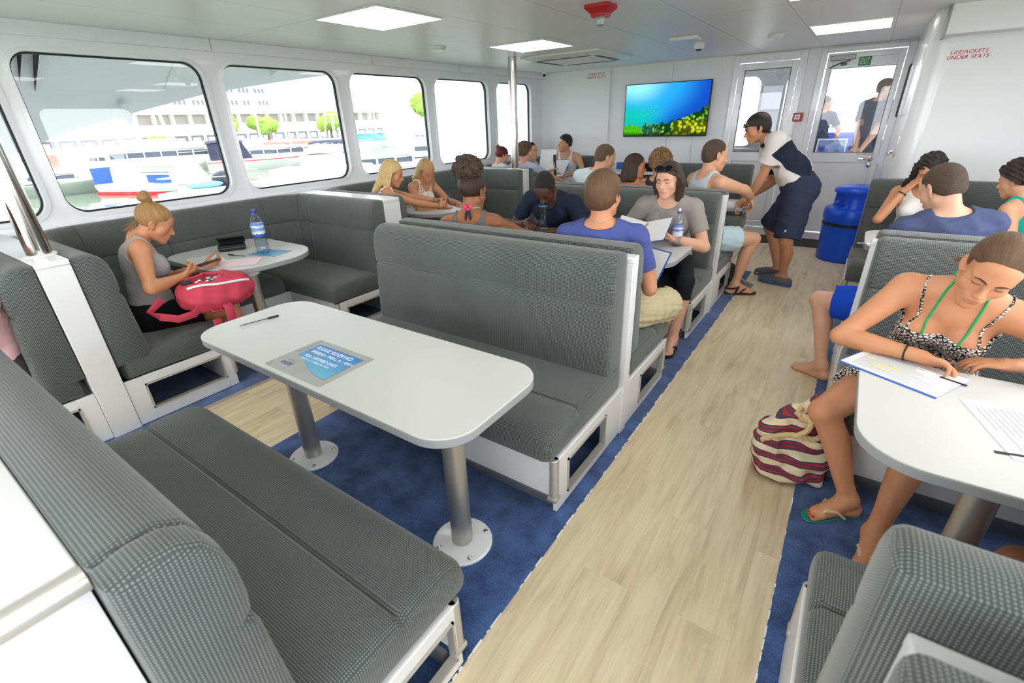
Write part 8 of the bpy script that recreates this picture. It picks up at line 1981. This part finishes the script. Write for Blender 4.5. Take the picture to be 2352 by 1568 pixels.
# sunglasses
def sunglasses(label, J, zc, yc, tilt, frame, lens, w=0.030, h=0.022):
    c, X, Y, Z, k = J['Hc'], J['hx'], J['hy'], J['hz'], J['hk']
    a = math.radians(tilt); Yt = Y * math.cos(a) + Z * math.sin(a); Zt = Z * math.cos(a) - Y * math.sin(a)
    o_ = c + (Y * yc + Z * zc) * k; t = thing('sunglasses', label, 'sunglasses', tuple(o_)); Rm = Matrix(((X[0], Yt[0], Zt[0]), (X[1], Yt[1], Zt[1]), (X[2], Yt[2], Zt[2])))
    for s in (-1, 1):
        q = o_ + X * s * 0.034 * k; m = MB(); m.ell(q, (w * k, 0.005 * k, h * k), 18, 8, Rm); m.build('lens', lens, t)
        m = MB(); R = []
        for i in range(20):
            an = 2 * PI * i / 20; ctr = q + X * w * k * math.cos(an) + Zt * h * k * math.sin(an); R.append([Vector(ctr + (nrm(X * math.cos(an) + Zt * math.sin(an)) * math.cos(b) + Yt * math.sin(b)) * 0.0028 * k) for b in [2 * PI * j / 6 for j in range(6)]])
        m.rings(R, closed=True); m.build('rim', frame, t)
        m = MB(); m.tube([q + X * s * w * k, q + X * s * (w + 0.012) * k - Yt * 0.02 * k, c + (X * s * 0.083 + Y * 0.005 + Z * (zc * 0.55)) * k, c + (X * s * 0.080 - Y * 0.04 + Z * (zc * 0.3)) * k], 0.0026 * k, 6); m.build('temple', frame, t)
    m = MB(); m.tube([o_ - X * 0.006 * k, o_ + Yt * 0.002, o_ + X * 0.006 * k], 0.003 * k, 6); m.build('bridge', frame, t)
SLENS = mat('sunglass_lens', (18, 18, 22), rough=0.08); SFR = mat('sunglass_frame', (16, 15, 17), rough=0.15)
sunglasses('large black sunglasses on the dark bobbed hair', JS['grey'], 0.094, 0.076, 50, SFR, SLENS)
sunglasses('dark sunglasses pushed up on the forehead of the bending crew person', JS['staff'], 0.056, 0.096, 22, SFR, mat('blue_mirror_lens', (70, 84, 110), rough=0.08), 0.028, 0.017)
# striped tote
def tote_mat():
    m, nt, b = new_mat('tote_stripes'); b.inputs['Roughness'].default_value = 0.85
    tc = node(nt, 'ShaderNodeTexCoord'); sx = node(nt, 'ShaderNodeSeparateXYZ'); nt.links.new(tc.outputs['Object'], sx.inputs[0])
    nz = node(nt, 'ShaderNodeTexNoise', i_Scale=5.0, i_Detail=1.0); nt.links.new(tc.outputs['Object'], nz.inputs['Vector'])
    a = node(nt, 'ShaderNodeMath', operation='MULTIPLY_ADD'); a.inputs[1].default_value = 0.075; nt.links.new(nz.outputs['Fac'], a.inputs[0]); nt.links.new(sx.outputs[2], a.inputs[2])
    d = node(nt, 'ShaderNodeMath', operation='DIVIDE'); d.inputs[1].default_value = 0.066; nt.links.new(a.outputs[0], d.inputs[0])
    f_ = node(nt, 'ShaderNodeMath', operation='FRACT'); nt.links.new(d.outputs[0], f_.inputs[0])
    cr = node(nt, 'ShaderNodeValToRGB'); cr.color_ramp.interpolation = 'CONSTANT'; e = cr.color_ramp.elements; e[0].position = 0; e[0].color = lin((222, 206, 174)); e[1].position = 0.46; e[1].color = lin((74, 58, 78))
    for p, c in ((0.58, (160, 44, 58)), (0.68, (74, 58, 78)), (0.80, (160, 44, 58)), (0.90, (74, 58, 78))): q = e.new(p); q.color = lin(c)
    nt.links.new(f_.outputs[0], cr.inputs[0]); nt.links.new(cr.outputs[0], b.inputs['Base Color'])
    n2 = node(nt, 'ShaderNodeTexNoise', i_Scale=400.0); nt.links.new(tc.outputs['Object'], n2.inputs['Vector']); bp = node(nt, 'ShaderNodeBump', i_Strength=0.3, i_Distance=0.002); nt.links.new(n2.outputs['Fac'], bp.inputs['Height']); nt.links.new(bp.outputs[0], b.inputs['Normal'])
    return m
tb = thing('tote_bag', 'red, navy and cream striped tote bag with rope handle on the planks', 'bag', (0.02, 2.20, 0))
g = Vol(); X, Y, Z = V3(0.96, 0.28, 0), V3(-0.28, 0.96, 0), V3(0, 0, 1); o_ = V3(0.03, 2.20, 0); B = np.stack([X, Y, Z], 1)
g.cone(o_ - X * 0.085 + Z * 0.05, o_ + X * 0.10 + Z * 0.05, 0.052, 0.050, 0.03, '', (Y, 1.7)); g.cone(o_ - X * 0.10 + Z * 0.14, o_ + X * 0.11 + Z * 0.14, 0.055, 0.055, 0.05, '', (Y, 1.6)); g.cone(o_ - X * 0.095 + Z * 0.22, o_ + X * 0.09 + Z * 0.24, 0.050, 0.048, 0.05, '', (Y, 1.35))
g.cone(o_ - X * 0.10 + Z * 0.27, o_ - X * 0.02 + Z * 0.33 + Y * 0.03, 0.030, 0.022, 0.04, '', (Y, 1.6)); g.cone(o_ + X * 0.03 + Z * 0.30 + Y * 0.02, o_ + X * 0.075 + Z * 0.395 + Y * 0.05, 0.036, 0.020, 0.04, '', (Y, 1.5)); g.cone(o_ + X * 0.075 + Z * 0.39 + Y * 0.05, o_ + X * 0.10 + Z * 0.30 + Y * 0.04, 0.020, 0.03, 0.03)
g.sub(o_ + X * 0.035 + Z * 0.36 - Y * 0.02, (0.045, 0.03, 0.05), B, 0.02)
vol_obj('bag_body', mesh_volume(g, 0.006, 0, [(V3(0, 0, 0.004), -Z)], folds(0.014, 26, 4.0)), tote_mat(), tb, o_)
ROPE = mat('natural_rope', (206, 180, 134), rough=0.9, bump=0.5, bscale=160)
def rope(pts, par, r=0.011, name='rope_handle'):
    P = [V3(*p) for p in pts]; t = np.linspace(0, len(P) - 1, 60); C = []
    for u in t:
        i = min(int(u), len(P) - 2); f_ = u - i; p0, p1, p2, p3 = P[max(i - 1, 0)], P[i], P[i + 1], P[min(i + 2, len(P) - 1)]
        C.append(0.5 * ((2 * p1) + (p2 - p0) * f_ + (2 * p0 - 5 * p1 + 4 * p2 - p3) * f_ ** 2 + (3 * p1 - p0 - 3 * p2 + p3) * f_ ** 3))
    mb = MB()
    for s in range(3):
        Q = []
        for j, c in enumerate(C):
            d = nrm(C[min(j + 1, 59)] - C[max(j - 1, 0)]); a = nrm(np.cross(d, V3(0.3, 0.2, 0.9))); b = np.cross(d, a); an = j * 0.75 + s * 2 * PI / 3; Q.append(c + (a * math.cos(an) + b * math.sin(an)) * r * 0.55)
        mb.tube(Q, r * 0.62, 7)
    return mb.build(name, ROPE, par)
rope([o_ - X * 0.15 - Y * 0.10 + Z * 0.245, o_ - X * 0.09 - Y * 0.085 + Z * 0.265, o_ - X * 0.02 - Y * 0.085 + Z * 0.285, o_ + X * 0.05 - Y * 0.09 + Z * 0.28, o_ + X * 0.085 - Y * 0.085 + Z * 0.31, o_ + X * 0.06 - Y * 0.06 + Z * 0.345, o_ + X * 0.01 - Y * 0.05 + Z * 0.35, o_ - X * 0.015 - Y * 0.04 + Z * 0.375, o_ + X * 0.0 - Y * 0.01 + Z * 0.385], tb)
rope([o_ - X * 0.02 - Y * 0.09 + Z * 0.28, o_ + X * 0.02 - Y * 0.095 + Z * 0.325, o_ + X * 0.03 - Y * 0.07 + Z * 0.36, o_ - X * 0.01 - Y * 0.03 + Z * 0.37], tb)
MB().lathe([(0.006, -0.002), (0.011, -0.002), (0.011, 0.002), (0.006, 0.002)], o_ - X * 0.02 - Y * 0.04 + Z * 0.372, 14, M=Matrix.Rotation(PI / 2, 3, 'X')).build('eyelet', STEEL, tb)
# blue bin
BLU = mat('bin_blue_plastic', (8, 76, 206), rough=0.32)
bx_, by_ = 0.085, 6.64
bn = thing('litter_bin', 'tall round blue litter bin with hooded lid before the exit door', 'bin', (bx_, by_, 0))
lathe_at([(0.245, 0.004), (0.262, 0.02), (0.275, 0.44), (0.279, 0.475), (0.268, 0.478), (0.262, 0.482)], bx_, by_, 48).build('bin_body', BLU, bn)
lathe_at([(0.2755, 0.40), (0.279, 0.402), (0.279, 0.432), (0.276, 0.434)], bx_, by_, 48).build('bin_strap', BLACK, bn)
MB().box(bx_ + 0.09, bx_ + 0.13, by_ - 0.275, by_ - 0.255, 0.39, 0.44).build('strap_buckle', BLACK, bn, bevel=0.004)
lathe_at([(0.262, 0.470), (0.285, 0.472), (0.288, 0.50), (0.285, 0.565), (0.276, 0.585), (0.255, 0.592)], bx_, by_, 48).build('lid_ring', BLU, bn)
m = MB(); R = []
for z_, rr_ in ((0.585, 0.225), (0.62, 0.222), (0.66, 0.218), (0.70, 0.216), (0.74, 0.216), (0.752, 0.228), (0.775, 0.232), (0.795, 0.225), (0.815, 0.19), (0.828, 0.12), (0.834, 0.02)):
    ring = []
    for j in range(64):
        a = 2 * PI * j / 64; dd = abs((a - math.radians(205) + PI) % (2 * PI) - PI); dent = 0.0
        if 0.60 < z_ < 0.75: dent = 0.10 * max(0, 1 - (dd / 0.72) ** 4)
        ring.append((bx_ + (rr_ - dent) * math.cos(a), by_ + (rr_ - dent) * math.sin(a), z_))
    R.append(ring)
m.rings(R); m.build('hood', BLU, bn, smooth=50)
# dark daypack and strap on the floor behind the sandals
dp = thing('daypack', 'dark daypack with pale straps on the floor by the black sandals', 'bag', (-0.83, 4.98, 0))
g = Vol(); g.ell((-0.86, 5.0, 0.11), (0.11, 0.16, 0.12), None, 0.04); g.ell((-0.84, 4.92, 0.07), (0.09, 0.10, 0.07), None, 0.04)
vol_obj('bag_body', mesh_volume(g, 0.008, 0, [(V3(0, 0, 0.008), V3(0, 0, -1))], folds(0.012, 30, 1.0)), mat('daypack_black', (40, 40, 46), rough=0.8), dp, V3(-0.86, 5, 0.1))
for i in range(3): flat_strap('bag_strap', [(-0.76, 5.02 - 0.03 * i, 0.14), (-0.70 + 0.02 * i, 5.0, 0.06), (-0.64 - 0.02 * i, 4.98 + 0.04 * i, 0.012), (-0.60, 5.04 + 0.03 * i, 0.012), (-0.68, 5.10, 0.03)], 0.022, 0.004, mat('grey_webbing', (150, 150, 146), rough=0.8), dp, (0.3, 0.2, 1))
# ---------------------------------------------------------------- camera, light, colour
cd = bpy.data.cameras.new('camera'); cam = bpy.data.objects.new('camera', cd); COL.objects.link(cam)
cam.location = (0, 0, 1.6)
R_ = Matrix(((0.823751, 0.566067, -0.031666), (-0.218094, 0.367939, 0.903911), (0.523326, -0.737691, 0.426546))).transposed()
cam.rotation_euler = R_.to_euler()
cd.sensor_width = 36.0; cd.lens = 16.504; cd.clip_start = 0.02; cd.clip_end = 500
cd.dof.use_dof = True; cd.dof.focus_distance = 2.6; cd.dof.aperture_fstop = 3.2
SC.camera = cam
w = bpy.data.worlds.new('overcast_sky'); SC.world = w; w.use_nodes = True
nt = w.node_tree; bg = nt.nodes['Background']; bg.inputs[0].default_value = (0.93, 0.97, 1.0, 1); bg.inputs[1].default_value = 6.8
SC.view_settings.view_transform = 'Standard'; SC.view_settings.look = 'None'; SC.view_settings.gamma = 1.0; SC.view_settings.exposure = 0.42
SC.view_settings.use_curve_mapping = False
SC.cycles.use_denoising = True
SC.cycles.max_bounces = 9; SC.cycles.diffuse_bounces = 7; SC.cycles.glossy_bounces = 4; SC.cycles.transparent_max_bounces = 16; SC.cycles.transmission_bounces = 6
SC.cycles.caustics_reflective = False; SC.cycles.caustics_refractive = False
SC.cycles.sample_clamp_indirect = 6.0
